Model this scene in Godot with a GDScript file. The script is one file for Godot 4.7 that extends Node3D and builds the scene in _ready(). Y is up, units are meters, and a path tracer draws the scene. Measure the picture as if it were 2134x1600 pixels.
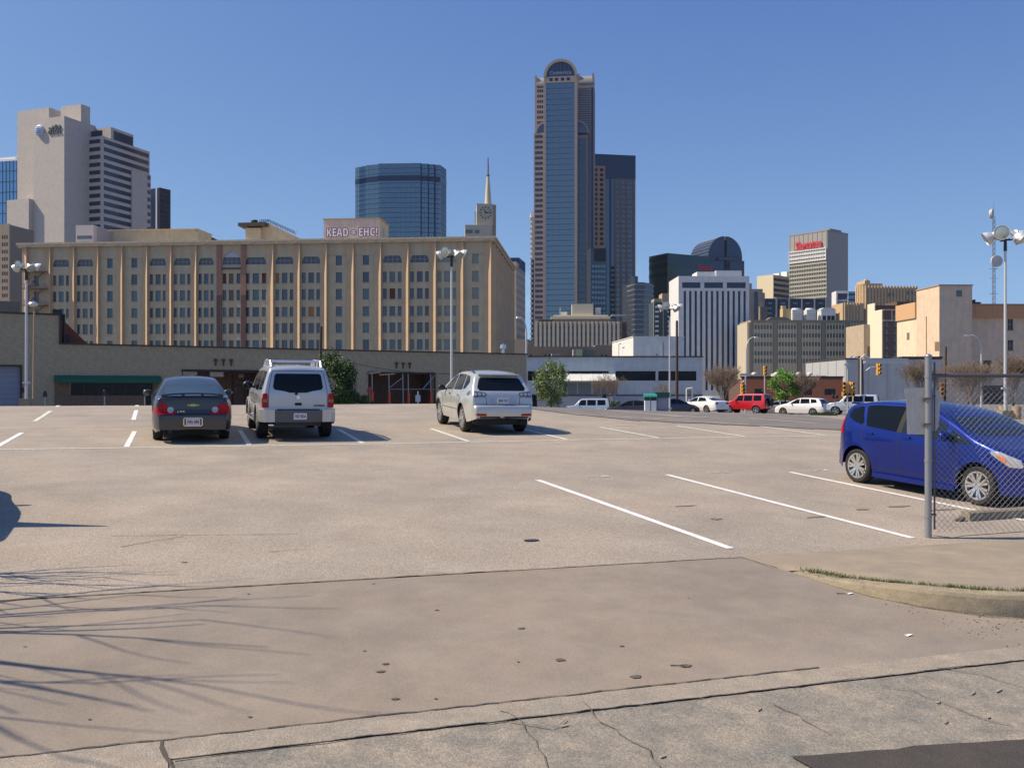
extends Node3D
# A car park on a gentle slope, seen from its street entrance, with a downtown skyline behind.
const F := 1950.0          # focal length in photo pixels
const CX := 1067.0
const CY := 812.0          # level line of sight
const EYE := 2.27
const SL := 0.046          # slope of the car park along its own v axis
const UC := 0.934
const US := 0.357
var mats := {}
var tx := {}
var txm := {}
var used := {}
var rng := RandomNumberGenerator.new()
var sky_noise := FastNoiseLite.new()


# ---------------------------------------------------------------- mesh accumulator
class M:
	var v := PackedVector3Array()
	var n := PackedVector3Array()
	var c := PackedColorArray()
	var col := Color.WHITE
	var tinted := false
	var xf := Transform3D()
	func tri(p: Vector3, q: Vector3, r: Vector3) -> void:
		p = xf * p; q = xf * q; r = xf * r
		var m := (q - p).cross(r - p).normalized()
		v.push_back(p); v.push_back(r); v.push_back(q)
		for i in 3:
			n.push_back(m)
			c.push_back(col)
	func quad(p: Vector3, q: Vector3, r: Vector3, s: Vector3) -> void:
		tri(p, q, r)
		tri(p, r, s)
	func nq(P: Array, N: Array) -> void:
		for i in [0, 2, 1, 0, 3, 2]:
			v.push_back(xf * P[i])
			n.push_back((xf.basis * N[i]).normalized())
			c.push_back(col)
	func bx(x0: float, x1: float, y0: float, y1: float, z0: float, z1: float) -> void:
		if x1 - x0 < 1e-4 or y1 - y0 < 1e-4 or z1 - z0 < 1e-4:
			return
		var a := Vector3(x0, y0, z1); var b := Vector3(x1, y0, z1); var d := Vector3(x1, y1, z1); var e := Vector3(x0, y1, z1)
		var f := Vector3(x0, y0, z0); var g := Vector3(x1, y0, z0); var h := Vector3(x1, y1, z0); var i := Vector3(x0, y1, z0)
		quad(a, b, d, e); quad(g, f, i, h); quad(b, g, h, d); quad(f, a, e, i); quad(e, d, h, i); quad(f, g, b, a)
	func tube(p: Vector3, q: Vector3, r0: float, r1: float, k := 8, caps := true) -> void:
		var w := (q - p).normalized()
		var a := w.cross(Vector3.UP if absf(w.y) < 0.9 else Vector3.RIGHT).normalized()
		var b := a.cross(w).normalized() * -1.0
		for i in k:
			var t0 := TAU * i / k
			var t1 := TAU * (i + 1) / k
			var u0 := a * cos(t0) + b * sin(t0)
			var u1 := a * cos(t1) + b * sin(t1)
			nq([p + u0 * r0, p + u1 * r0, q + u1 * r1, q + u0 * r1], [u0, u1, u1, u0])
			if caps:
				tri(q, q + u0 * r1, q + u1 * r1)
				tri(p, p + u1 * r0, p + u0 * r0)
	func path(pts: Array, r: float, k := 6) -> void:
		for i in pts.size() - 1:
			tube(pts[i], pts[i + 1], r, r, k, true)
	func lathe(prof: Array, k := 20) -> void:      # profile of Vector2(r, y), from bottom to top
		for j in prof.size() - 1:
			var p0: Vector2 = prof[j]
			var p1: Vector2 = prof[j + 1]
			var d := p1 - p0
			var nn := Vector2(d.y, -d.x).normalized()
			for i in k:
				var t0 := TAU * i / k
				var t1 := TAU * (i + 1) / k
				var a := Vector3(cos(t0), 0, -sin(t0))
				var b := Vector3(cos(t1), 0, -sin(t1))
				var na := a * nn.x + Vector3.UP * nn.y
				var nb := b * nn.x + Vector3.UP * nn.y
				nq([a * p0.x + Vector3.UP * p0.y, b * p0.x + Vector3.UP * p0.y, b * p1.x + Vector3.UP * p1.y, a * p1.x + Vector3.UP * p1.y], [na, nb, nb, na])
	func prism(poly: PackedVector2Array, z0: float, z1: float) -> void:   # polygon in x-y pushed along z
		if Geometry2D.is_polygon_clockwise(poly):
			poly.reverse()
		var ix := Geometry2D.triangulate_polygon(poly)
		for i in range(0, ix.size(), 3):
			var p := poly[ix[i]]; var q := poly[ix[i + 1]]; var r := poly[ix[i + 2]]
			if (q - p).cross(r - p) < 0:
				var w := q; q = r; r = w
			tri(Vector3(p.x, p.y, z1), Vector3(q.x, q.y, z1), Vector3(r.x, r.y, z1))
			tri(Vector3(p.x, p.y, z0), Vector3(r.x, r.y, z0), Vector3(q.x, q.y, z0))
		for i in poly.size():
			var p := poly[i]
			var q := poly[(i + 1) % poly.size()]
			quad(Vector3(q.x, q.y, z1), Vector3(p.x, p.y, z1), Vector3(p.x, p.y, z0), Vector3(q.x, q.y, z0))
	func plan(poly: PackedVector2Array, y0: float, y1: float) -> void:    # polygon in x-z pushed along y
		var keep := xf
		var q := PackedVector2Array()
		for p in poly:
			q.push_back(Vector2(p.x, -p.y))
		xf = xf * Transform3D(Basis(Vector3(1, 0, 0), Vector3(0, 0, -1), Vector3(0, 1, 0)), Vector3.ZERO)
		prism(q, y0, y1)
		xf = keep
	func ball(o: Vector3, r: Vector3, k := 10) -> void:
		var h := k / 2
		for j in h:
			for i in k:
				var P := []
				var N := []
				for e in [[i, j], [i + 1, j], [i + 1, j + 1], [i, j + 1]]:
					var t: float = TAU * e[0] / k
					var s: float = PI * (float(e[1]) / h - 0.5)
					var u := Vector3(cos(t) * cos(s), sin(s), -sin(t) * cos(s))
					P.push_back(o + u * r)
					N.push_back(u / r)
				nq(P, N)
	func mesh() -> ArrayMesh:
		var a := []
		a.resize(Mesh.ARRAY_MAX)
		a[Mesh.ARRAY_VERTEX] = v
		a[Mesh.ARRAY_NORMAL] = n
		if tinted:
			a[Mesh.ARRAY_COLOR] = c
		var m := ArrayMesh.new()
		if v.size():
			m.add_surface_from_arrays(Mesh.PRIMITIVE_TRIANGLES, a)
		return m


# ---------------------------------------------------------------- a building's own frame: x along its front, y up, z out of the front
class Bd:
	var n: Node3D
	var ox := 0.0
	var od := 0.0
	var c := 1.0
	var s := 0.0
	func X(px: float, z := 0.0) -> float:
		var k := (px - CX) / F
		return (k * (od - z * c) - ox - z * s) / (c - k * s)
	func Z(px: float, x: float) -> float:
		var k := (px - CX) / F
		return (k * (od + x * s) - ox - x * c) / (s + k * c)
	func Y(py: float, x: float, z := 0.0) -> float:
		return EYE - (py - CY) * (od + x * s - z * c) / F


func px_x(px: float, d: float) -> float:
	return (px - CX) * d / F

func px_y(py: float, d: float) -> float:
	return EYE - (py - CY) * d / F


# ---------------------------------------------------------------- nodes
func numbered(called: String) -> String:
	used[called] = used.get(called, 0) + 1
	return called if used[called] == 1 else "%s_%03d" % [called, used[called] - 1]

func tag(o: Node, label: String, category: String, group := "") -> void:
	o.set_meta("label", label)
	o.set_meta("category", category)
	if group:
		o.set_meta("group", group)

func thing(called: String, label: String, category: String, at := Vector3.ZERO, turn := 0.0, group := "") -> Node3D:
	var o := Node3D.new()
	o.name = numbered(called)
	add_child(o)
	o.position = at
	o.rotation.y = turn
	tag(o, label, category, group)
	return o

func part(called: String, mesh: Mesh, m: Material, parent: Node, at := Vector3.ZERO) -> MeshInstance3D:
	var o := MeshInstance3D.new()
	o.mesh = mesh
	o.material_override = m
	o.position = at
	if parent == self:
		o.name = numbered(called)
	else:
		var cnt: Dictionary = parent.get_meta("cnt") if parent.has_meta("cnt") else {}
		cnt[called] = cnt.get(called, 0) + 1
		parent.set_meta("cnt", cnt)
		o.name = called if cnt[called] == 1 else "%s_%03d" % [called, cnt[called] - 1]
	parent.add_child(o, true)
	return o

func struct(called: String, mesh: Mesh, m: Material, label := "") -> MeshInstance3D:
	var o := part(called, mesh, m, self)
	o.set_meta("kind", "structure")
	if label:
		o.set_meta("label", label)
	return o

func bxs(list: Array, xf := Transform3D()) -> ArrayMesh:
	var m := M.new()
	m.xf = xf
	for b in list:
		m.bx(b[0], b[1], b[2], b[3], b[4], b[5])
	return m.mesh()

func one(x0: float, x1: float, y0: float, y1: float, z0: float, z1: float) -> ArrayMesh:
	return bxs([[x0, x1, y0, y1, z0, z1]])

func bd(called: String, label: String, px: float, d: float, deg := 0.0, category := "building", group := "") -> Bd:
	var b := Bd.new()
	b.ox = px_x(px, d)
	b.od = d
	b.c = cos(deg_to_rad(deg))
	b.s = sin(deg_to_rad(deg))
	b.n = thing(called, label, category, Vector3(b.ox, 0, -d), deg_to_rad(deg), group)
	return b

func side_xf(x: float, right := true, z := 0.0) -> Transform3D:    # a frame whose z points out of the building's right (or left) side
	if right:
		return Transform3D(Basis(Vector3(0, 0, -1), Vector3(0, 1, 0), Vector3(1, 0, 0)), Vector3(x, 0, z))
	return Transform3D(Basis(Vector3(0, 0, 1), Vector3(0, 1, 0), Vector3(-1, 0, 0)), Vector3(x, 0, z))

# a wall between x0..x1, y0..y1 whose openings are cols x rows; panes set back in them
func facade(parent: Node3D, x0: float, x1: float, y0: float, y1: float, z: float, th: float, cols: Array, rows: Array, wall: Material, glass: Material, back := 0.2, each := false, xf := Transform3D(), sill: Material = null) -> void:
	var m := M.new()
	m.xf = xf
	var at := x0
	var g := M.new()
	g.xf = xf
	var sl := M.new()
	sl.xf = xf
	for c in cols:
		m.bx(at, c[0], y0, y1, z - th, z)
		var up := y0
		for r in rows:
			m.bx(c[0], c[1], up, r[0], z - th, z)
			up = r[1]
			if each:
				var e := M.new()
				e.xf = xf
				e.bx(c[0] - 0.01, c[1] + 0.01, r[0] - 0.01, r[1] + 0.01, z - back - 0.06, z - back)
				part("window", e.mesh(), glass, parent)
			else:
				g.bx(c[0] - 0.01, c[1] + 0.01, r[0] - 0.01, r[1] + 0.01, z - back - 0.06, z - back)
			if sill:
				sl.bx(c[0] - 0.05, c[1] + 0.05, r[0] - 0.12, r[0] + 0.01, z - 0.1, z + 0.08)
		m.bx(c[0], c[1], up, y1, z - th, z)
		at = c[1]
	m.bx(at, x1, y0, y1, z - th, z)
	part("wall", m.mesh(), wall, parent)
	if not each:
		part("window_panes", g.mesh(), glass, parent).set_meta("kind", "stuff")
	if sill:
		part("sills", sl.mesh(), sill, parent).set_meta("kind", "stuff")

func even(a: float, b: float, n: int, share: float, lead := 0.5) -> Array:   # n spans, each filled to a share
	var out := []
	var w := (b - a) / n
	for i in n:
		var s := a + w * (i + (1 - share) * lead)
		out.push_back([s, s + w * share])
	return out

func text(parent: Node3D, called: String, words: String, high: float, at: Vector3, turn: Basis, m: Material, bold := true, deep := 0.04, wide := 0.0) -> MeshInstance3D:
	var t := TextMesh.new()
	var f := SystemFont.new()
	f.font_names = PackedStringArray(["Droid Sans"])
	f.font_weight = 700 if bold else 400
	t.font = f
	t.text = words
	t.font_size = 64
	t.pixel_size = high / 46.0
	t.depth = deep
	t.curve_step = 3.0
	var sc := 1.0
	if wide > 0.0:
		sc = wide / maxf(t.get_aabb().size.x, 1e-3)
	var o := part(called, t, m, parent, at)
	o.basis = turn * Basis.from_scale(Vector3(sc, 1, 1))
	return o


# ---------------------------------------------------------------- materials and textures
func noise(size: int, freq: float, oct: int, sd: int, kind := FastNoiseLite.TYPE_SIMPLEX_SMOOTH, sx := 1) -> PackedByteArray:
	var f := FastNoiseLite.new()
	f.seed = sd
	f.noise_type = kind
	f.frequency = freq
	f.fractal_octaves = oct
	f.fractal_type = FastNoiseLite.FRACTAL_FBM if oct > 1 else FastNoiseLite.FRACTAL_NONE
	var im := f.get_seamless_image(size, size)
	im.convert(Image.FORMAT_L8)
	if sx > 1:      # stretched along y: streaks
		var h: int = size / sx
		var cut := im.get_region(Rect2i(0, 0, size, h))
		cut.resize(size, size, Image.INTERPOLATE_CUBIC)
		im = cut
	return im.get_data()

# layers: [bytes, amount, warm]; the result is an sRGB picture around base
func texture(called: String, size: int, base: float, layers: Array, spots := 0.0) -> void:
	var out := PackedByteArray()
	out.resize(size * size * 3)
	var sum := 0.0
	var k := layers.size()
	rng.seed = called.hash()
	for i in size * size:
		var l := base
		var w := 0.0
		for j in k:
			var e: Array = layers[j]
			var q: float = (e[0][i] / 255.0 - 0.5)
			l += q * e[1]
			w += q * e[2]
		if spots > 0.0:
			l += (rng.randf() - 0.5) * spots
		var r := clampf((l + w) * 255.0, 4, 255)
		var g := clampf(l * 255.0, 4, 255)
		var b := clampf((l - w) * 255.0, 4, 255)
		out[i * 3] = int(r)
		out[i * 3 + 1] = int(g)
		out[i * 3 + 2] = int(b)
		if i % 97 == 0:
			sum += pow(l, 2.2)
	tx[called] = ImageTexture.create_from_image(Image.create_from_data(size, size, false, Image.FORMAT_RGB8, out))
	txm[called] = sum / (size * size / 97.0)

func make_textures() -> void:
	var n1 := noise(1024, 0.006, 4, 11)
	var n2 := noise(1024, 0.03, 3, 12)
	var n3 := noise(1024, 0.12, 2, 13, FastNoiseLite.TYPE_SIMPLEX)
	var n4 := noise(1024, 0.45, 1, 14, FastNoiseLite.TYPE_VALUE)
	var n5 := noise(1024, 0.015, 4, 15)
	texture("mottle", 1024, 0.80, [[n1, 0.09, 0.018], [n5, 0.07, -0.014], [n2, 0.05, 0.0]])
	texture("aggregate", 1024, 0.78, [[n3, 0.20, 0.02], [n4, 0.27, 0.025], [n2, 0.05, 0.0]], 0.13)
	texture("concrete", 1024, 0.83, [[n1, 0.08, 0.022], [n5, 0.06, 0.012], [n3, 0.05, 0.0], [n4, 0.06, 0.0]], 0.06)
	texture("worn", 1024, 0.78, [[n1, 0.10, 0.03], [n5, 0.14, 0.035], [n2, 0.13, 0.015], [n3, 0.10, 0.0]], 0.08)
	texture("smooth", 1024, 0.83, [[n1, 0.05, 0.012], [n5, 0.035, 0.006], [n3, 0.05, 0.0], [n4, 0.09, 0.01]], 0.08)
	var s1 := noise(512, 0.02, 3, 21, FastNoiseLite.TYPE_SIMPLEX_SMOOTH, 8)
	var s2 := noise(512, 0.012, 4, 22)
	var s3 := noise(512, 0.2, 2, 23)
	texture("plaster", 512, 0.82, [[s1, 0.06, 0.008], [s2, 0.06, 0.015], [s3, 0.04, 0.0]])
	# brick courses too far away to tell apart: faint rows
	var size := 512
	var out := PackedByteArray()
	out.resize(size * size * 3)
	rng.seed = 5
	var tone := {}
	for y in size:
		var row := y / 16
		for x in size:
			var bxn := (x + (20 if row % 2 else 0)) / 40 % 13 + row * 50
			if not tone.has(bxn):
				tone[bxn] = [rng.randf_range(-0.03, 0.03), rng.randf_range(-0.012, 0.012)]
			var l: float = 0.80 + tone[bxn][0] + (s2[y * size + x] / 255.0 - 0.5) * 0.08
			var w: float = tone[bxn][1]
			if y % 16 < 2 or (x + (20 if row % 2 else 0)) % 40 < 2:
				l = 0.76
				w = 0.0
			out[(y * size + x) * 3] = int((l + w) * 255)
			out[(y * size + x) * 3 + 1] = int(l * 255)
			out[(y * size + x) * 3 + 2] = int((l - w) * 255)
	tx["brick"] = ImageTexture.create_from_image(Image.create_from_data(size, size, false, Image.FORMAT_RGB8, out))
	txm["brick"] = pow(0.795, 2.2)
	# slightly wavy glass
	var gl := Image.create_from_data(512, 512, false, Image.FORMAT_L8, noise(512, 0.008, 2, 31))
	gl.convert(Image.FORMAT_RGB8)
	tx["wave"] = ImageTexture.create_from_image(gl)

# colour is the real, linear base colour
func mat(called: String, r: float, g: float, b: float, rough := 0.85, o := {}) -> StandardMaterial3D:
	if mats.has(called):
		return mats[called]
	var m := StandardMaterial3D.new()
	m.resource_name = called
	var k := 1.0
	if o.has("tex"):
		m.albedo_texture = tx[o.tex]
		m.uv1_triplanar = true
		m.uv1_world_triplanar = o.get("world", false)
		var ts: float = o.get("ts", 0.25)
		m.uv1_scale = Vector3(ts, ts, ts)
		k = txm[o.tex]
	if o.has("fine"):
		m.detail_enabled = true
		m.detail_albedo = tx[o.fine]
		m.detail_blend_mode = BaseMaterial3D.BLEND_MODE_MUL
		m.detail_uv_layer = BaseMaterial3D.DETAIL_UV_2
		m.uv2_triplanar = true
		m.uv2_world_triplanar = o.get("world", false)
		var fs: float = o.get("fs", 0.25)
		m.uv2_scale = Vector3(fs, fs, fs)
		k *= txm[o.fine]
	if o.has("bump"):
		m.heightmap_enabled = true
		m.heightmap_texture = tx[o.get("bumptex", o.get("fine", o.get("tex", "")))]
		m.heightmap_scale = o.bump
	m.albedo_color = Color(minf(r / k, 1.0), minf(g / k, 1.0), minf(b / k, 1.0), o.get("alpha", 1.0)).linear_to_srgb()
	m.roughness = rough
	m.metallic = o.get("metal", 0.0)
	m.metallic_specular = o.get("spec", 0.5)
	if o.get("coat", 0.0) > 0.0:
		m.clearcoat_enabled = true
		m.clearcoat = o.coat
		m.clearcoat_roughness = 0.03
	if o.get("tint", false):
		m.vertex_color_use_as_albedo = true
	if o.get("back", 0.0) > 0.0:
		m.backlight_enabled = true
		m.backlight = Color(o.back, o.back * 1.1, o.back * 0.4)
	mats[called] = m
	return m


# ---------------------------------------------------------------- the car park's own axes
func plane_y(u: float, v: float) -> float:
	var y := SL * maxf(v, 2.5)
	var k := clampf((v - 10.0) / 8.0, 0, 1)
	return y + k * 0.018 * (sin(u * 0.31 + 1.0) * sin(v * 0.27) + 0.6 * sin(u * 0.13 - v * 0.19 + 2.0))

func at_uv(u: float, v: float, h := 0.0) -> Vector3:
	return Vector3(UC * u - US * v, plane_y(u, v) + h, -(US * u + UC * v))

func on_lot(px: float, py: float) -> Vector2:       # the (u, v) of a ground point seen there
	var k := (px - CX) / F
	var d := EYE / ((py - CY) / F + 0.04296 - 0.01642 * k)
	var x := k * d
	return Vector2(UC * x + US * d, -US * x + UC * d)

func crest(u: float) -> float:
	var P := [[-80, 37.0], [11.0, 36.7], [14, 34.5], [18.4, 31.1], [22.9, 28.4], [32, 24.5], [80, 20.0]]
	for i in P.size() - 1:
		if u <= P[i + 1][0]:
			return lerpf(P[i][1], P[i + 1][1], (u - P[i][0]) / float(P[i + 1][0] - P[i][0]))
	return 20.0

func lot_edge(u: float) -> float:
	return 9.17 - 0.056 * u

func gutter_edge(u: float) -> float:
	return 5.72 - 0.042 * u

# a sheet between two lines of (u, v, height) points
func ruled(front: Array, back: Array, rows: int, extra := 0.0) -> ArrayMesh:
	var st := SurfaceTool.new()
	st.begin(Mesh.PRIMITIVE_TRIANGLES)
	st.set_smooth_group(0)
	var cols := front.size()
	for i in cols:
		for j in rows + 1:
			var q: Vector3 = front[i].lerp(back[i], float(j) / rows)
			st.add_vertex(at_uv(q.x, q.y, q.z + extra))
	for i in cols - 1:
		for j in rows:
			var a := i * (rows + 1) + j
			for k in [a, a + 1, a + rows + 2, a, a + rows + 2, a + rows + 1]:
				st.add_index(k)
	st.generate_normals()
	return st.commit()


# ---------------------------------------------------------------- cars: a shell lofted along the car (front at -z), then glass, lamps, seams and trim laid on it
func smooth_line(p: Array, rounds := 2) -> Array:
	for k in rounds:
		var q := [p[0]]
		for i in p.size() - 1:
			q.append(p[i].lerp(p[i + 1], 0.25))
			q.append(p[i].lerp(p[i + 1], 0.75))
		q.append(p[-1])
		p = q
	return p

func along(p: Array, step: float) -> Array:
	var out := [p[0]]
	for i in p.size() - 1:
		var n := maxi(1, int(ceil(p[i].distance_to(p[i + 1]) / step)))
		for k in n:
			out.append(p[i].lerp(p[i + 1], float(k + 1) / n))
	return out

func table(t: Array, y: float) -> float:
	if y <= t[0].x:
		return t[0].y
	for i in t.size() - 1:
		if y <= t[i + 1].x:
			return lerpf(t[i].y, t[i + 1].y, (y - t[i].x) / (t[i + 1].x - t[i].x))
	return t[-1].y

func shell(P: Dictionary) -> ArrayMesh:
	var pts := along(smooth_line(P.top, 2), P.get("step", 0.045))
	var z0: float = pts[0].x
	var z1: float = pts[-1].x
	var NS := 16
	var NR := 4
	var NT := 6
	var rings := []
	for p in pts:
		var z: float = p.x
		var low: float = P.zb
		var rise: float = P.get("rise", 0.1)
		low += rise * pow(clampf((z - (z1 - 0.7)) / 0.7, 0, 1), 1.5) + rise * 0.5 * pow(clampf((z0 + 0.6 - z) / 0.6, 0, 1), 1.5)
		for a in P.axles:
			if absf(z - a) < P.arch:
				low = maxf(low, P.hub + sqrt(P.arch * P.arch - (z - a) * (z - a)))
		var T := maxf(p.y, low + 0.03)
		var tp := 1.0
		var tr := clampf((z - (z1 - P.get("rl", 0.5))) / P.get("rl", 0.5), 0, 1)
		tp -= P.get("rk", 0.13) * pow(tr, 2.6)
		var tf := clampf((z0 + P.get("fl", 0.8) - z) / P.get("fl", 0.8), 0, 1)
		tp -= P.get("fk", 0.25) * pow(tf, 2.2)
		var r: float = minf(P.get("r", 0.09), (T - low) * 0.45)
		var half := []
		for j in NS + 1:
			var y := lerpf(low, T - r, float(j) / NS)
			var w := table(P.side, y) * tp
			if P.has("flare"):
				for a in P.axles:
					var d: float = Vector2(z - a, y - P.hub).length() - P.arch
					w += P.flare * exp(-d * d / 0.010) * (1.0 if y > P.hub * 0.6 else 0.4)
			half.append(Vector2(w, y))
		var xe: float = half[-1].x
		for j in range(1, NR + 1):
			var t := PI / 2 * j / NR
			half.append(Vector2(xe - r * 1.2 * (1 - cos(t)), T - r + r * sin(t)))
		var xt: float = half[-1].x
		var cr: float = P.get("crown", 0.035) * clampf((T - low) / 0.8, 0, 1)
		for j in range(1, NT + 1):
			var q := float(j) / NT
			half.append(Vector2(xt * (1 - q), T + cr * (1 - (1 - q) * (1 - q))))
		var ring := []
		for h in half:
			ring.append(Vector3(h.x, h.y, z))
		for i in range(half.size() - 2, -1, -1):
			ring.append(Vector3(-half[i].x, half[i].y, z))
		rings.append(ring)
	var st := SurfaceTool.new()
	st.begin(Mesh.PRIMITIVE_TRIANGLES)
	st.set_smooth_group(0)
	var n: int = rings[0].size()
	for ring in rings:
		for q in ring:
			st.add_vertex(q)
	for i in rings.size() - 1:
		for j in n - 1:
			var a := i * n + j
			for k in [a, a + n + 1, a + 1, a, a + n, a + n + 1]:
				st.add_index(k)
	var base := rings.size() * n
	for e in [0, rings.size() - 1]:
		st.add_vertex(Vector3(0, (rings[e][0].y + rings[e][n / 2].y) / 2, rings[e][0].z))
		for j in n - 1:
			var a: int = e * n + j
			for k in ([base, a, a + 1] if e == 0 else [base, a + 1, a]):
				st.add_index(k)
		base += 1
	st.generate_normals()
	return st.commit()

func round_poly(p: Array, r: float) -> PackedVector2Array:
	var q := PackedVector2Array(p)
	if r <= 0.0:
		return q
	var inn := Geometry2D.offset_polygon(q, -r, Geometry2D.JOIN_ROUND)
	if inn.is_empty():
		return q
	var out := Geometry2D.offset_polygon(inn[0], r, Geometry2D.JOIN_ROUND)
	return out[0] if out.size() else q

# a shape drawn in the side (z, y), rear / front (x, y) or top (x, z) view, laid on the shell
func patch(parent: Node3D, called: String, tm: TriangleMesh, poly: PackedVector2Array, view: String, sg: float, off: float, m: Material, cell := 0.08) -> MeshInstance3D:
	var st := SurfaceTool.new()
	st.begin(Mesh.PRIMITIVE_TRIANGLES)
	var bb := Rect2(poly[0], Vector2.ZERO)
	for p in poly:
		bb = bb.expand(p)
	var seen := {}
	var hit := func(p: Vector2) -> Array:
		var key := Vector2i(roundi(p.x * 4000), roundi(p.y * 4000))
		if seen.has(key):
			return seen[key]
		var o := Vector3(sg * 3.0, p.y, p.x)
		var d := Vector3(-sg, 0, 0)
		if view == "rear":
			o = Vector3(p.x, p.y, 4.0); d = Vector3(0, 0, -1)
		elif view == "front":
			o = Vector3(p.x, p.y, -4.0); d = Vector3(0, 0, 1)
		elif view == "top":
			o = Vector3(p.x, 3.0, p.y); d = Vector3(0, -1, 0)
		var h := tm.intersect_ray(o, d)
		var r := []
		if not h.is_empty():
			r = [h.position - d * off, d]
		seen[key] = r
		return r
	# which way a counter-clockwise shape in that view faces the viewer
	var flip: bool = (view == "side" and sg > 0) or view == "front" or view == "top"
	st.set_smooth_group(0)
	var nx := int(ceil(bb.size.x / cell))
	var ny := int(ceil(bb.size.y / cell))
	for i in maxi(nx, 1):
		for j in maxi(ny, 1):
			var r := PackedVector2Array([bb.position + Vector2(i, j) * cell, bb.position + Vector2(i + 1, j) * cell, bb.position + Vector2(i + 1, j + 1) * cell, bb.position + Vector2(i, j + 1) * cell])
			for q in Geometry2D.intersect_polygons(poly, r):
				if Geometry2D.is_polygon_clockwise(q):
					continue
				var ix := Geometry2D.triangulate_polygon(q)
				for k in range(0, ix.size(), 3):
					var a: Vector2 = q[ix[k]]
					var b: Vector2 = q[ix[k + 1]]
					var c: Vector2 = q[ix[k + 2]]
					if (b - a).cross(c - a) < 0:
						var w := b; b = c; c = w
					var A: Array = hit.call(a)
					var B: Array = hit.call(b)
					var C: Array = hit.call(c)
					if A.is_empty() or B.is_empty() or C.is_empty():
						continue
					var ord := [A[0], B[0], C[0]] if flip else [A[0], C[0], B[0]]
					for p in ord:
						st.add_vertex(p)
	st.set_smooth_group(-1)
	if off > 0.003:
		for i in poly.size():
			var a := poly[i]
			var b := poly[(i + 1) % poly.size()]
			var n := maxi(1, int(ceil(a.distance_to(b) / cell)))
			for k in n:
				var A: Array = hit.call(a.lerp(b, float(k) / n))
				var B: Array = hit.call(a.lerp(b, float(k + 1) / n))
				if A.is_empty() or B.is_empty():
					continue
				var A2: Vector3 = A[0] + A[1] * (off + 0.01)
				var B2: Vector3 = B[0] + B[1] * (off + 0.01)
				var ord := [A[0], A2, B2, A[0], B2, B[0]] if not flip else [A[0], B2, A2, A[0], B[0], B2]
				if Geometry2D.is_polygon_clockwise(poly):
					ord.reverse()
				for p in ord:
					st.add_vertex(p)
	st.generate_normals()
	return part(called, st.commit(), m, parent)

func seam(parent: Node3D, tm: TriangleMesh, line: Array, view: String, sg: float, w := 0.012) -> void:
	for q in Geometry2D.offset_polyline(PackedVector2Array(line), w / 2, Geometry2D.JOIN_ROUND, Geometry2D.END_BUTT):
		patch(parent, "seam", tm, q, view, sg, 0.002, mats["rubber"], 0.1)
		break

func mirrored(p: Array) -> Array:
	var q := []
	for a in p:
		q.append(Vector2(-a.x, a.y))
	q.reverse()
	return q

func wheel_proto(R: float, w: float, rim: float, spokes: int, twin: bool, rim_mat: Material) -> Node3D:   # axis along x, outer face towards +x
	var o := Node3D.new()
	o.name = "wheel"
	var turn := Transform3D(Basis(Vector3(0, -1, 0), Vector3(1, 0, 0), Vector3(0, 0, 1)), Vector3.ZERO)
	var m := M.new()
	m.xf = turn
	var h := w / 2
	m.lathe([Vector2(rim * 0.97, -h), Vector2(R * 0.9, -h * 1.02), Vector2(R * 0.985, -h * 0.82), Vector2(R, -h * 0.4), Vector2(R, h * 0.4), Vector2(R * 0.985, h * 0.82), Vector2(R * 0.9, h * 1.02), Vector2(rim * 1.02, h * 0.92)], 28)
	part("tyre", m.mesh(), mats["tyre"], o)
	m = M.new()
	m.xf = turn
	m.lathe([Vector2(rim * 1.03, h * 0.90), Vector2(rim * 1.03, h * 0.97), Vector2(rim * 0.93, h * 0.97), Vector2(rim * 0.88, h * 0.3)], 28)
	m.lathe([Vector2(rim * 0.2, h * 0.4), Vector2(rim * 0.2, h * 0.86), Vector2(rim * 0.1, h * 0.93), Vector2(0.0, h * 0.93)], 14)
	for i in spokes:
		var offs := [-0.1, 0.1] if twin else [0.0]
		for e in offs:
			var t: float = TAU * i / spokes + e * (1.6 if twin else 0.0)
			var t2: float = TAU * i / spokes + e * 1.1
			var a := Vector3(h * 0.62, sin(t2) * rim * 0.15, cos(t2) * rim * 0.15)
			var b := Vector3(h * 0.82, sin(t) * rim * 0.95, cos(t) * rim * 0.95)
			var wd := rim * (0.075 if twin else 0.13)
			var s := (b - a).cross(Vector3(1, 0, 0)).normalized() * wd
			var f := Vector3(0.03, 0, 0)
			m.xf = Transform3D()
			m.quad(a - s + f, a + s + f, b + s * 1.2 + f, b - s * 1.2 + f)
			m.quad(a + s + f, a + s - f, b + s * 1.2 - f, b + s * 1.2 + f)
			m.quad(a - s - f, a - s + f, b - s * 1.2 + f, b - s * 1.2 - f)
	part("rim", m.mesh(), rim_mat, o)
	m = M.new()
	m.xf = turn
	m.lathe([Vector2(rim * 0.95, -h * 0.6), Vector2(rim * 0.95, -h * 0.1), Vector2(rim * 0.62, -h * 0.1), Vector2(rim * 0.62, h * 0.12), Vector2(0, h * 0.12)], 20)
	part("brake_disc", m.mesh(), mats["dark_metal"], o)
	return o

func set_wheels(car: Node3D, P: Dictionary, proto: Node3D, w: float) -> void:
	for a in P.axles:
		for sg in [1, -1]:
			var o: Node3D = proto.duplicate()
			o.name = "wheel"
			car.add_child(o, true)
			o.position = Vector3(sg * (P.half - w / 2 - P.get("tuck", 0.03)), P.R, a)
			if sg < 0:
				o.rotation.y = PI
	proto.free()

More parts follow.
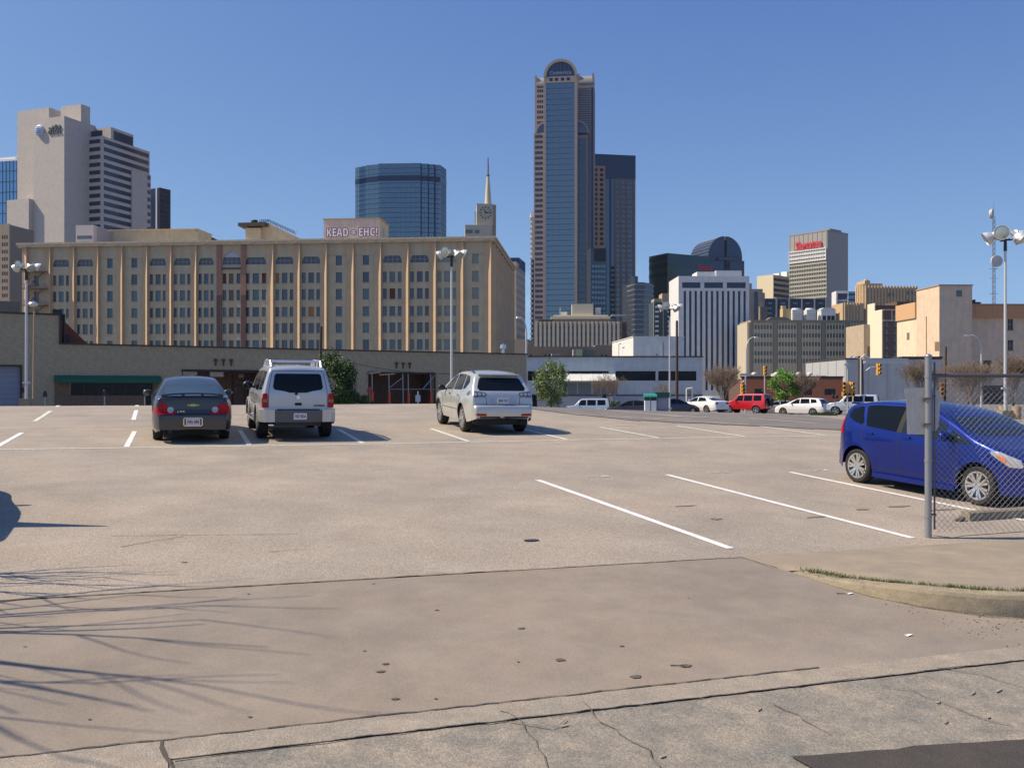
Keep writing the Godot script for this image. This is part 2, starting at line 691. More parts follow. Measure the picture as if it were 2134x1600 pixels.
# stands a car on the slope: centre of its wheelbase at (u, v); heading in degrees, turned left from straight ahead
func park(car: Node3D, u: float, v: float, heading: float) -> void:
	var f := Vector3(-sin(deg_to_rad(heading)), 0, -cos(deg_to_rad(heading)))
	var p := at_uv(u, v)
	var e := Vector3(UC, 0, -US)
	var g := (at_uv(u, v + 1) - at_uv(u, v - 1)).normalized()
	var h := (at_uv(u + 1, v) - at_uv(u - 1, v)).normalized()
	var up := h.cross(g).normalized()
	f = (f - up * f.dot(up)).normalized()
	car.basis = Basis(f.cross(up), up, -f)
	car.position = p

func car_base(called: String, label: String, P: Dictionary, paint: Material) -> Array:
	var car := thing(called, label, "car")
	var me := shell(P)
	part("body", me, paint, car)
	var tm := me.generate_triangle_mesh()
	var t: Array = P.top
	part("underbody", bxs([[-P.half + 0.27, P.half - 0.27, P.zb - 0.02, P.get("inner", 0.62), t[0].x + 0.25, t[-1].x - 0.22]]), mats["rubber"], car)
	var m := M.new()
	for a in P.axles:
		m.tube(Vector3(-P.half + 0.2, P.R, a), Vector3(P.half - 0.2, P.R, a), 0.05, 0.05, 8)
	part("axles", m.mesh(), mats["dark_metal"], car)
	return [car, tm]

func mirror_pair(car: Node3D, x: float, y: float, z: float, size: Vector3, m: Material) -> void:
	for sg in [-1, 1]:
		var b := M.new()
		b.ball(Vector3(sg * (x + size.x * 0.8), y, z), size, 12)
		b.tube(Vector3(sg * (x - 0.08), y - size.y * 0.6, z), Vector3(sg * (x + size.x * 0.6), y - size.y * 0.3, z), 0.03, 0.03, 6)
		part("door_mirror", b.mesh(), m, car)

func plate(car: Node3D, x: float, y: float, z: float, words: String, backing: Material, lean := 0.0) -> void:
	var b := Basis(Vector3(1, 0, 0), -lean)
	var p := part("number_plate", bxs([[-0.155, 0.155, -0.078, 0.078, -0.012, 0.0]]), backing, car, Vector3(x, y, z))
	p.basis = b
	text(p, "lettering", words, 0.075, Vector3(0, 0, 0.0015), Basis(), mats["ink"], true, 0.002, 0.25)

func V(a: float, b: float) -> Vector2:
	return Vector2(a, b)

func sedan_dark() -> Node3D:
	var P := {"half": 0.89, "zb": 0.2, "hub": 0.33, "R": 0.33, "arch": 0.385, "axles": [-1.425, 1.425], "rk": 0.17, "rl": 0.6, "r": 0.075,
		"side": [V(0.2, 0.80), V(0.32, 0.865), V(0.52, 0.888), V(0.72, 0.89), V(0.9, 0.872), V(0.99, 0.835), V(1.2, 0.715), V(1.45, 0.56)],
		"top": [V(-2.38, 0.42), V(-2.36, 0.62), V(-2.22, 0.74), V(-1.6, 0.89), V(-1.02, 0.985), V(-0.75, 1.12), V(-0.2, 1.36), V(0.2, 1.44), V(0.7, 1.45), V(1.1, 1.415), V(1.5, 1.3), V(1.92, 1.11), V(2.02, 1.075), V(2.36, 1.06), V(2.395, 1.03), V(2.42, 0.86), V(2.435, 0.72), V(2.485, 0.69), V(2.51, 0.58), V(2.50, 0.36)]}
	var a := car_base("sedan", "dark grey sedan with red rear lamps and low boot spoiler, parked beside silver off-roader", P, mats["paint_grey"])
	var car: Node3D = a[0]
	var tm: TriangleMesh = a[1]
	set_wheels(car, P, wheel_proto(0.33, 0.22, 0.225, 5, true, mats["alloy"]), 0.22)
	patch(car, "rear_window", tm, round_poly([V(-0.66, 1.10), V(0.66, 1.10), V(0.53, 1.375), V(-0.53, 1.375)], 0.05), "rear", 1, 0.004, mats["glass_rear"])
	patch(car, "windscreen", tm, round_poly([V(-0.66, 1.03), V(0.66, 1.03), V(0.5, 1.38), V(-0.5, 1.38)], 0.04), "front", 1, 0.004, mats["glass"])
	for sg in [-1, 1]:
		patch(car, "side_window", tm, round_poly([V(-0.92, 1.0), V(0.22, 1.0), V(0.2, 1.385), V(-0.18, 1.34)], 0.03), "side", sg, 0.004, mats["glass"])
		patch(car, "side_window", tm, round_poly([V(0.3, 1.0), V(1.25, 1.02), V(1.5, 1.13), V(1.1, 1.34), V(0.3, 1.39)], 0.03), "side", sg, 0.004, mats["glass"])
		seam(car, tm, [V(0.26, 1.0), V(0.26, 0.3)], "side", sg)
		seam(car, tm, [V(1.3, 0.98), V(1.18, 0.62), V(0.98, 0.4)], "side", sg)
		seam(car, tm, [V(-0.95, 0.95), V(-0.93, 0.3)], "side", sg)
		for z in [0.12, 1.12]:
			patch(car, "door_handle", tm, round_poly([V(z - 0.1, 0.88), V(z + 0.1, 0.885), V(z + 0.1, 0.915), V(z - 0.1, 0.91)], 0.012), "side", sg, 0.025, mats["paint_grey"], 0.05)
		var lamp := [V(-0.86, 0.68), V(-0.83, 0.83), V(-0.67, 0.96), V(-0.585, 0.885), V(-0.40, 0.775), V(-0.36, 0.66)]
		var l := patch(car, "rear_lamp", tm, round_poly(lamp if sg < 0 else mirrored(lamp), 0.035), "rear", 1, 0.014, mats["lamp_red"], 0.05)
		var circ := []
		for i in 16:
			circ.append(V(sg * 0.485 + 0.07 * cos(TAU * i / 16), 0.775 + 0.07 * sin(TAU * i / 16)))
		patch(l, "reversing_lamp", tm, PackedVector2Array(circ), "rear", 1, 0.02, mats["lamp_clear"], 0.05)
	seam(car, tm, [V(-0.8, 1.045), V(-0.60, 0.9), V(-0.37, 0.69), V(0.37, 0.69), V(0.60, 0.9), V(0.8, 1.045)], "rear", 1, 0.014)
	seam(car, tm, [V(-0.84, 0.665), V(0.84, 0.665)], "rear", 1, 0.02)
	patch(car, "emblem", tm, PackedVector2Array([V(-0.13, 0.865), V(-0.05, 0.865), V(-0.05, 0.85), V(0.06, 0.85), V(0.06, 0.865), V(0.13, 0.865), V(0.14, 0.895), V(0.06, 0.895), V(0.06, 0.91), V(-0.05, 0.91), V(-0.05, 0.895), V(-0.12, 0.895)]), "rear", 1, 0.012, mats["gold"], 0.05)
	text(car, "badge", "LTZ", 0.05, Vector3(-0.26, 0.725, 2.46), Basis(), mats["chrome"], true, 0.012, 0.15)
	patch(car, "plate_frame", tm, round_poly([V(-0.21, 0.40), V(0.21, 0.40), V(0.21, 0.60), V(-0.21, 0.60)], 0.03), "rear", 1, 0.016, mats["chrome"], 0.06)
	patch(car, "plate_recess", tm, round_poly([V(-0.19, 0.415), V(0.19, 0.415), V(0.19, 0.585), V(-0.19, 0.585)], 0.02), "rear", 1, 0.02, mats["navy"], 0.06)
	plate(car, 0.0, 0.50, 2.537, "FBG 698", mats["plate"])
	var m := M.new()
	var pp := []
	for i in 13:
		var t := -1.0 + i / 6.0
		pp.append(Vector3(t * 0.68, 1.145 - 0.05 * t * t, 2.36 - 0.14 * t * t))
	for i in 12:
		m.xf = Transform3D(Basis(), Vector3.ZERO)
		var p: Vector3 = pp[i]
		var q: Vector3 = pp[i + 1]
		var f := Vector3(0, 0.004, 0.09)
		var g := Vector3(0, 0.018, 0)
		m.quad(p - f + g, p + f + g, q + f + g, q - f + g)
		m.quad(q - f - g, q + f - g, p + f - g, p - f - g)
		m.quad(p + f - g, q + f - g, q + f + g, p + f + g)
		m.quad(q - f - g, p - f - g, p - f + g, q - f + g)
	for x in [-0.62, -0.21, 0.21, 0.62]:
		m.bx(x - 0.035, x + 0.035, 1.04, 1.135 - 0.08 * x * x, 2.24, 2.36)
	part("spoiler", m.mesh(), mats["paint_black"], car)
	mirror_pair(car, 0.90, 1.01, -0.62, Vector3(0.115, 0.08, 0.06), mats["paint_grey"])
	var ex := M.new()
	for x in [-0.5, 0.5]:
		ex.tube(Vector3(x, 0.27, 2.3), Vector3(x, 0.27, 2.48), 0.035, 0.035, 10)
	part("exhaust", ex.mesh(), mats["dark_metal"], car)
	patch(car, "bumper_valance", tm, round_poly([V(-0.6, 0.305), V(0.6, 0.305), V(0.5, 0.38), V(-0.5, 0.38)], 0.02), "rear", 1, 0.006, mats["rubber"])
	return car

func offroader() -> Node3D:
	var P := {"half": 0.895, "zb": 0.42, "hub": 0.37, "R": 0.37, "arch": 0.45, "axles": [-1.325, 1.325], "rk": 0.07, "rl": 0.4, "r": 0.07, "rise": 0.04, "fk": 0.16, "flare": 0.025, "inner": 0.8, "tuck": 0.0,
		"side": [V(0.42, 0.83), V(0.6, 0.86), V(0.85, 0.87), V(1.05, 0.865), V(1.13, 0.84), V(1.4, 0.765), V(1.72, 0.665), V(1.8, 0.63)],
		"top": [V(-2.12, 0.55), V(-2.11, 0.92), V(-2.0, 1.02), V(-1.3, 1.10), V(-0.98, 1.14), V(-0.75, 1.34), V(-0.4, 1.62), V(-0.15, 1.70), V(0.35, 1.71), V(0.48, 1.75), V(0.6, 1.765), V(1.85, 1.765), V(2.02, 1.73), V(2.08, 1.62), V(2.16, 1.25), V(2.19, 1.1), V(2.20, 0.80), V(2.205, 0.78)]}
	var a := car_base("offroader", "silver off-roader with roof rack and grey rear bumper, parked between two cars", P, mats["paint_silver"])
	var car: Node3D = a[0]
	var tm: TriangleMesh = a[1]
	set_wheels(car, P, wheel_proto(0.37, 0.25, 0.21, 6, false, mats["alloy"]), 0.25)
	patch(car, "rear_window", tm, round_poly([V(-0.60, 1.235), V(-0.34, 1.195), V(-0.2, 1.155), V(0.2, 1.155), V(0.34, 1.195), V(0.60, 1.235), V(0.545, 1.61), V(-0.545, 1.61)], 0.05), "rear", 1, 0.006, mats["glass_dark"])
	patch(car, "windscreen", tm, round_poly([V(-0.66, 1.2), V(0.66, 1.2), V(0.56, 1.62), V(-0.56, 1.62)], 0.04), "front", 1, 0.004, mats["glass_dark"])
	for sg in [-1, 1]:
		for w in [[V(-0.72, 1.15), V(0.08, 1.15), V(0.08, 1.62), V(-0.35, 1.60)], [V(0.2, 1.15), V(0.98, 1.15), V(0.9, 1.65), V(0.2, 1.63)], [V(1.12, 1.17), V(1.85, 1.22), V(1.78, 1.64), V(1.04, 1.66)]]:
			patch(car, "side_window", tm, round_poly(w, 0.05), "side", sg, 0.005, mats["glass_dark"])
		seam(car, tm, [V(0.14, 1.64), V(0.14, 0.5)], "side", sg)
		seam(car, tm, [V(1.02, 1.64), V(1.05, 1.0), V(0.85, 0.75)], "side", sg)
		seam(car, tm, [V(-0.82, 1.1), V(-0.82, 0.5)], "side", sg)
		patch(car, "side_moulding", tm, round_poly([V(-0.85, 0.80), V(0.86, 0.80), V(0.86, 0.86), V(-0.85, 0.86)], 0.02), "side", sg, 0.012, mats["cladding"])
		for z in [-0.02, 0.78]:
			patch(car, "door_handle", tm, round_poly([V(z - 0.09, 1.03), V(z + 0.09, 1.03), V(z + 0.09, 1.07), V(z - 0.09, 1.07)], 0.015), "side", sg, 0.025, mats["cladding"], 0.05)
		var l := M.new()
		l.xf = Transform3D(Basis(Vector3(0, 1, 0), 0.0), Vector3(sg * 0.775, 0.97, 2.13))
		var prof := PackedVector2Array([V(-0.07, -0.17), V(0.07, -0.17), V(0.075, 0.0), V(0.045, 0.17), V(-0.06, 0.17)])
		if sg < 0:
			prof = PackedVector2Array(mirrored(Array(prof)))
		l.prism(round_poly(Array(prof), 0.02), -0.1, 0.085)
		var lamp := part("rear_lamp", l.mesh(), mats["lamp_red"], car)
		var band := M.new()
		band.bx(sg * 0.775 - 0.055, sg * 0.775 + 0.055, 0.93, 1.0, 2.19, 2.219)
		part("indicator", band.mesh(), mats["lamp_smoke"], lamp)
		# running board and bumper corner
		var b := M.new()
		b.tube(Vector3(sg * 0.93, 0.44, -0.8), Vector3(sg * 0.93, 0.44, 0.75), 0.05, 0.05, 10)
		for z in [-0.6, 0.0, 0.6]:
			b.tube(Vector3(sg * 0.93, 0.44, z), Vector3(sg * 0.7, 0.45, z), 0.03, 0.03, 6)
		part("side_step", b.mesh(), mats["chrome"], car)
		var cn := M.new()
		var poly := PackedVector2Array([V(sg * 0.55, 2.335), V(sg * 0.78, 2.30), V(sg * 0.89, 2.18), V(sg * 0.915, 1.82), V(sg * 0.86, 1.82), V(sg * 0.84, 2.12), V(sg * 0.55, 2.16)])
		cn.plan(poly, 0.46, 0.755)
		part("bumper_corner", cn.mesh(), mats["paint_silver"], car)
		for z in P.axles:
			var fl := M.new()
			for k in 14:
				var t0 := PI * k / 14
				var t1 := PI * (k + 1) / 14
				fl.tube(Vector3(sg * 0.895, 0.37 + sin(t0) * 0.46, z + cos(t0) * 0.46), Vector3(sg * 0.895, 0.37 + sin(t1) * 0.46, z + cos(t1) * 0.46), 0.04, 0.04, 6, false)
			part("wheel_arch_flare", fl.mesh(), mats["cladding_grey"], car)
	var m := M.new()
	m.plan(PackedVector2Array([V(-0.56, 2.12), V(0.56, 2.12), V(0.56, 2.34), V(0.4, 2.36), V(-0.4, 2.36), V(-0.56, 2.34)]), 0.46, 0.745)
	part("rear_bumper", m.mesh(), mats["cladding"], car)
	part("bumper_step", one(-0.5, 0.5, 0.745, 0.765, 2.15, 2.31), mats["rubber"], car)
	plate(car, 0.03, 0.6, 2.375, "18Z NG4", mats["plate"])
	patch(car, "tailgate_handle", tm, round_poly([V(-0.085, 0.85), V(0.085, 0.85), V(0.085, 0.915), V(-0.085, 0.915)], 0.02), "rear", 1, 0.01, mats["rubber"], 0.05)
	seam(car, tm, [V(-0.70, 0.79), V(-0.69, 1.2), V(-0.60, 1.68), V(0.60, 1.68), V(0.69, 1.2), V(0.70, 0.79)], "rear", 1)
	var ring := []
	for i in 16:
		ring.append(V(0.045 * cos(TAU * i / 16), 1.045 + 0.04 * sin(TAU * i / 16)))
	patch(car, "emblem", tm, PackedVector2Array(ring), "rear", 1, 0.012, mats["chrome"], 0.05)
	text(car, "badge", "XTERRA", 0.045, Vector3(0.5, 0.845, 2.213), Basis(), mats["dark_metal"], true, 0.012, 0.27)
	var wp := M.new()
	wp.tube(Vector3(-0.06, 1.14, 2.23), Vector3(0.12, 1.22, 2.2), 0.012, 0.008, 6)
	wp.ball(Vector3(-0.05, 1.13, 2.21), Vector3(0.035, 0.03, 0.03), 8)
	part("wiper", wp.mesh(), mats["rubber"], car)
	mirror_pair(car, 0.87, 1.22, -0.55, Vector3(0.13, 0.105, 0.07), mats["paint_black"])
	# roof rack: two side rails, cross bars, and the tray's front hoop
	var rk := M.new()
	for sg in [-1, 1]:
		rk.path([Vector3(sg * 0.60, 1.72, -0.05), Vector3(sg * 0.60, 1.83, 0.2), Vector3(sg * 0.60, 1.90, 0.5), Vector3(sg * 0.60, 1.90, 1.65), Vector3(sg * 0.60, 1.76, 1.8)], 0.03, 8)
		for z in [0.5, 1.1, 1.65]:
			rk.tube(Vector3(sg * 0.60, 1.74, z), Vector3(sg * 0.60, 1.90, z), 0.03, 0.025, 8)
	for z in [0.5, 0.9, 1.3, 1.65]:
		rk.tube(Vector3(-0.60, 1.885, z), Vector3(0.60, 1.885, z), 0.018, 0.018, 8)
	part("roof_rack", rk.mesh(), mats["alloy"], car)
	var ex := M.new()
	ex.tube(Vector3(0.45, 0.36, 1.4), Vector3(0.5, 0.38, 2.25), 0.04, 0.04, 8)
	ex.bx(-0.55, 0.55, 0.36, 0.5, 1.5, 2.2)
	part("exhaust", ex.mesh(), mats["dark_metal"], car)
	return car

func crossover() -> Node3D:
	var P := {"half": 0.922, "zb": 0.3, "hub": 0.37, "R": 0.37, "arch": 0.435, "axles": [-1.357, 1.357], "rk": 0.15, "rl": 0.75, "r": 0.085, "rise": 0.13, "flare": 0.015, "inner": 0.7,
		"side": [V(0.3, 0.86), V(0.42, 0.895), V(0.62, 0.918), V(0.85, 0.922), V(1.0, 0.905), V(1.08, 0.87), V(1.3, 0.775), V(1.62, 0.635), V(1.7, 0.60)],
		"top": [V(-2.3, 0.5), V(-2.28, 0.75), V(-2.12, 0.88), V(-1.4, 1.04), V(-1.02, 1.11), V(-0.7, 1.32), V(-0.15, 1.56), V(0.3, 1.64), V(0.8, 1.66), V(1.4, 1.63), V(1.72, 1.585), V(1.82, 1.54), V(2.05, 1.28), V(2.2, 1.13), V(2.26, 1.02), V(2.30, 0.84), V(2.315, 0.80), V(2.38, 0.765), V(2.42, 0.66), V(2.41, 0.44)]}
	var a := car_base("crossover", "pale silver crossover with clear rear lamps, parked apart right of the off-roader", P, mats["paint_pale"])
	var car: Node3D = a[0]
	var tm: TriangleMesh = a[1]
	set_wheels(car, P, wheel_proto(0.37, 0.235, 0.245, 5, true, mats["alloy"]), 0.235)
	patch(car, "rear_window", tm, round_poly([V(-0.70, 1.17), V(0.70, 1.17), V(0.56, 1.505), V(-0.56, 1.505)], 0.05), "rear", 1, 0.006, mats["glass_dark"])
	patch(car, "windscreen", tm, round_poly([V(-0.72, 1.14), V(0.72, 1.14), V(0.55, 1.56), V(-0.55, 1.56)], 0.04), "front", 1, 0.004, mats["glass_dark"])
	for sg in [-1, 1]:
		patch(car, "side_window", tm, round_poly([V(-0.85, 1.09), V(0.15, 1.12), V(0.12, 1.56), V(-0.15, 1.52)], 0.03), "side", sg, 0.004, mats["glass"])
		patch(car, "side_window", tm, round_poly([V(0.21, 1.12), V(1.12, 1.15), V(1.0, 1.57), V(0.19, 1.57)], 0.03), "side", sg, 0.004, mats["glass"])
		patch(car, "side_window", tm, round_poly([V(1.2, 1.16), V(1.42, 1.2), V(1.62, 1.38), V(1.4, 1.53), V(1.07, 1.56)], 0.03), "side", sg, 0.004, mats["glass"])
		seam(car, tm, [V(0.18, 1.12), V(0.2, 0.4)], "side", sg)
		seam(car, tm, [V(1.16, 1.14), V(1.2, 0.95), V(0.92, 0.55)], "side", sg)
		seam(car, tm, [V(-0.88, 1.06), V(-0.85, 0.4)], "side", sg)
		seam(car, tm, [V(-0.88, 0.60), V(0.9, 0.60)], "side", sg, 0.018)
		for z in [0.0, 0.98]:
			patch(car, "door_handle", tm, round_poly([V(z - 0.1, 0.98), V(z + 0.1, 0.985), V(z + 0.1, 1.02), V(z - 0.1, 1.015)], 0.012), "side", sg, 0.028, mats["chrome"], 0.05)
		var lamp := [V(-0.845, 0.99), V(-0.835, 1.10), V(-0.77, 1.16), V(-0.45, 1.12), V(-0.46, 1.02)]
		var l := patch(car, "rear_lamp", tm, round_poly(lamp if sg < 0 else mirrored(lamp), 0.03), "rear", 1, 0.012, mats["lamp_smoke"], 0.05)
		for k in 3:
			var x: float = sg * (0.53 + 0.115 * k)
			var circ := []
			for i in 12:
				circ.append(V(x + 0.043 * cos(TAU * i / 12), 1.075 + 0.04 * sin(TAU * i / 12)))
			patch(l, "bulb_cup", tm, PackedVector2Array(circ), "rear", 1, 0.017, mats["lamp_clear"], 0.05)
		var wr := [V(1.72, 1.06), V(1.98, 1.02), V(2.06, 1.1), V(1.95, 1.17)]
		patch(car, "side_lamp", tm, round_poly(wr, 0.02), "side", sg, 0.008, mats["lamp_smoke"], 0.05)
		var rf := [V(-0.78, 0.505), V(-0.48, 0.505), V(-0.48, 0.56), V(-0.80, 0.57)]
		patch(car, "reflector", tm, round_poly(rf if sg < 0 else mirrored(rf), 0.015), "rear", 1, 0.01, mats["lamp_red"], 0.05)
		var rl := M.new()
		rl.path([Vector3(sg * 0.60, 1.62, -0.1), Vector3(sg * 0.60, 1.70, 0.1), Vector3(sg * 0.60, 1.735, 0.6), Vector3(sg * 0.60, 1.715, 1.2), Vector3(sg * 0.60, 1.64, 1.5)], 0.022, 8)
		part("roof_rail", rl.mesh(), mats["dark_metal"], car)
	seam(car, tm, [V(-0.83, 0.80), V(0.83, 0.80)], "rear", 1, 0.022)
	seam(car, tm, [V(-0.82, 1.14), V(-0.47, 0.98), V(-0.46, 0.8)], "rear", 1)
	seam(car, tm, [V(0.82, 1.14), V(0.47, 0.98), V(0.46, 0.8)], "rear", 1)
	patch(car, "plate_recess", tm, round_poly([V(-0.43, 0.83), V(0.43, 0.83), V(0.36, 0.99), V(-0.36, 0.99)], 0.05), "rear", 1, 0.005, mats["paint_pale_shade"], 0.06)
	plate(car, 0.0, 0.905, 2.318, "BK4 T61", mats["plate"], 0.15)
	patch(car, "bumper_valance", tm, round_poly([V(-0.72, 0.445), V(0.72, 0.445), V(0.66, 0.49), V(-0.66, 0.49)], 0.02), "rear", 1, 0.008, mats["rubber"])
	text(car, "badge", "L", 0.08, Vector3(0.0, 1.03, 2.262), Basis(), mats["chrome"], true, 0.012)
	var m := M.new()
	m.plan(PackedVector2Array([V(-0.60, 1.62), V(0.60, 1.62), V(0.57, 1.86), V(0.3, 1.93), V(-0.3, 1.93), V(-0.57, 1.86)]), 1.575, 1.61)
	part("spoiler", m.mesh(), mats["paint_pale"], car)
	part("brake_lamp", one(-0.2, 0.2, 1.565, 1.578, 1.9, 1.934), mats["lamp_smoke"], car)
	mirror_pair(car, 0.91, 1.14, -0.62, Vector3(0.12, 0.09, 0.065), mats["paint_black"])
	var ub := M.new()
	ub.bx(-0.7, 0.7, 0.26, 0.46, 1.5, 2.3)
	ub.tube(Vector3(0.5, 0.33, 2.1), Vector3(0.5, 0.33, 2.4), 0.04, 0.04, 8)
	part("exhaust", ub.mesh(), mats["rubber"], car)
	return car

func hatchback() -> Node3D:
	var P := {"half": 0.848, "zb": 0.2, "hub": 0.305, "R": 0.305, "arch": 0.36, "axles": [-1.25, 1.25], "rk": 0.24, "rl": 0.55, "fk": 0.26, "fl": 0.95, "r": 0.08, "rise": 0.08, "flare": 0.018, "inner": 0.6,
		"side": [V(0.2, 0.80), V(0.3, 0.83), V(0.36, 0.825), V(0.55, 0.842), V(0.8, 0.848), V(0.95, 0.835), V(1.02, 0.81), V(1.2, 0.735), V(1.42, 0.61), V(1.5, 0.56)],
		"top": [V(-2.08, 0.38), V(-2.07, 0.62), V(-1.97, 0.74), V(-1.7, 0.85), V(-1.4, 0.95), V(-1.15, 1.03), V(-0.85, 1.17), V(-0.4, 1.36), V(0.0, 1.44), V(0.4, 1.465), V(0.9, 1.46), V(1.25, 1.43), V(1.52, 1.38), V(1.64, 1.34), V(1.71, 1.16), V(1.76, 1.0), V(1.79, 0.86), V(1.82, 0.74), V(1.87, 0.62), V(1.88, 0.5), V(1.86, 0.3)]}
	var a := car_base("hatchback", "blue hatchback with silver alloy wheels, nose towards the fence on the right", P, mats["paint_blue"])
	var car: Node3D = a[0]
	var tm: TriangleMesh = a[1]
	set_wheels(car, P, wheel_proto(0.305, 0.195, 0.215, 7, true, mats["alloy"]), 0.195)
	patch(car, "rear_window", tm, round_poly([V(-0.62, 1.06), V(0.62, 1.06), V(0.5, 1.36), V(-0.5, 1.36)], 0.05), "rear", 1, 0.005, mats["glass_dark"])
	patch(car, "windscreen", tm, round_poly([V(-0.69, 1.09), V(-0.35, 1.05), V(0.35, 1.05), V(0.69, 1.09), V(0.54, 1.455), V(-0.54, 1.455)], 0.04), "front", 1, 0.004, mats["glass"])
	for sg in [-1, 1]:
		patch(car, "side_window", tm, round_poly([V(1.12, 1.04), V(1.35, 1.08), V(1.58, 1.17), V(1.52, 1.30), V(1.28, 1.365)], 0.03), "side", sg, 0.005, mats["glass_dark"])
		patch(car, "side_window", tm, round_poly([V(0.36, 0.985), V(1.05, 1.03), V(1.20, 1.37), V(0.98, 1.395), V(0.35, 1.41)], 0.025), "side", sg, 0.005, mats["glass_dark"])
		patch(car, "side_window", tm, round_poly([V(-0.62, 0.945), V(0.26, 0.98), V(0.25, 1.41), V(-0.06, 1.38), V(-0.62, 1.17)], 0.025), "side", sg, 0.005, mats["glass"])
		patch(car, "side_window", tm, round_poly([V(-1.22, 0.925), V(-0.7, 0.94), V(-0.7, 1.12)], 0.02), "side", sg, 0.005, mats["glass"])
		patch(car, "door_pillar", tm, round_poly([V(0.25, 0.98), V(0.37, 0.985), V(0.36, 1.41), V(0.24, 1.41)], 0.01), "side", sg, 0.0035, mats["rubber"])
		seam(car, tm, [V(0.30, 1.0), V(0.30, 0.6), V(0.28, 0.33)], "side", sg)
		seam(car, tm, [V(1.08, 1.06), V(1.16, 0.92), V(1.1, 0.75), V(0.86, 0.45), V(0.84, 0.33)], "side", sg)
		seam(car, tm, [V(-0.92, 0.93), V(-0.86, 0.6), V(-0.86, 0.33)], "side", sg)
		seam(car, tm, [V(-0.9, 0.33), V(0.86, 0.33)], "side", sg, 0.014)
		for z in [0.95, 0.13]:
			patch(car, "door_handle", tm, round_poly([V(z - 0.09, 0.90), V(z + 0.09, 0.905), V(z + 0.09, 0.94), V(z - 0.09, 0.935)], 0.012), "side", sg, 0.03, mats["paint_blue"], 0.05)
		patch(car, "rear_lamp", tm, round_poly([V(1.60, 0.86), V(1.72, 0.84), V(1.78, 0.93), V(1.70, 1.12), V(1.66, 1.13), V(1.65, 0.97)], 0.02), "side", sg, 0.008, mats["lamp_red"], 0.05)
		var rl := [V(-0.70, 0.86), V(-0.56, 0.86), V(-0.56, 1.08), V(-0.63, 1.12), V(-0.70, 1.03)]
		patch(car, "rear_lamp", tm, round_poly(rl if sg < 0 else mirrored(rl), 0.02), "rear", 1, 0.008, mats["lamp_red"], 0.05)
		var hl := patch(car, "headlamp", tm, round_poly([V(-1.96, 0.65), V(-1.76, 0.645), V(-1.52, 0.79), V(-1.42, 0.87), V(-1.6, 0.86), V(-1.88, 0.76)], 0.02), "side", sg, 0.01, mats["lamp_clear"], 0.05)
		patch(hl, "indicator", tm, round_poly([V(-1.70, 0.70), V(-1.57, 0.79), V(-1.61, 0.81), V(-1.72, 0.75)], 0.01), "side", sg, 0.014, mats["lamp_amber"], 0.05)
		patch(car, "fuel_flap" if sg > 0 else "side_marker", tm, round_poly([V(1.42, 0.84), V(1.56, 0.84), V(1.56, 0.98), V(1.42, 0.98)] if sg > 0 else [V(-1.36, 0.66), V(-1.28, 0.66), V(-1.28, 0.69), V(-1.36, 0.69)], 0.015), "side", sg, 0.002, mats["paint_blue"], 0.06)
		var sk := M.new()
		sk.plan(PackedVector2Array([V(sg * 0.70, -0.86), V(sg * 0.845, -0.86), V(sg * 0.865, 0.0), V(sg * 0.845, 0.86), V(sg * 0.70, 0.86)]), 0.165, 0.245)
		part("side_skirt", sk.mesh(), mats["paint_blue"], car)
	patch(car, "grille", tm, round_poly([V(-0.55, 0.36), V(0.55, 0.36), V(0.45, 0.58), V(-0.45, 0.58)], 0.04), "front", 1, 0.006, mats["rubber"])
	seam(car, tm, [V(-0.62, 0.70), V(0.62, 0.70)], "front", 1, 0.02)
	plate(car, 0, 0.62, 2.02, "TX7 B09", mats["plate"])
	var m := M.new()
	m.plan(PackedVector2Array([V(-0.54, 1.42), V(0.54, 1.42), V(0.52, 1.73), V(-0.52, 1.73)]), 1.375, 1.405)
	part("spoiler", m.mesh(), mats["paint_blue"], car)
	mirror_pair(car, 0.85, 1.02, -0.72, Vector3(0.115, 0.085, 0.07), mats["paint_blue"])
	return car

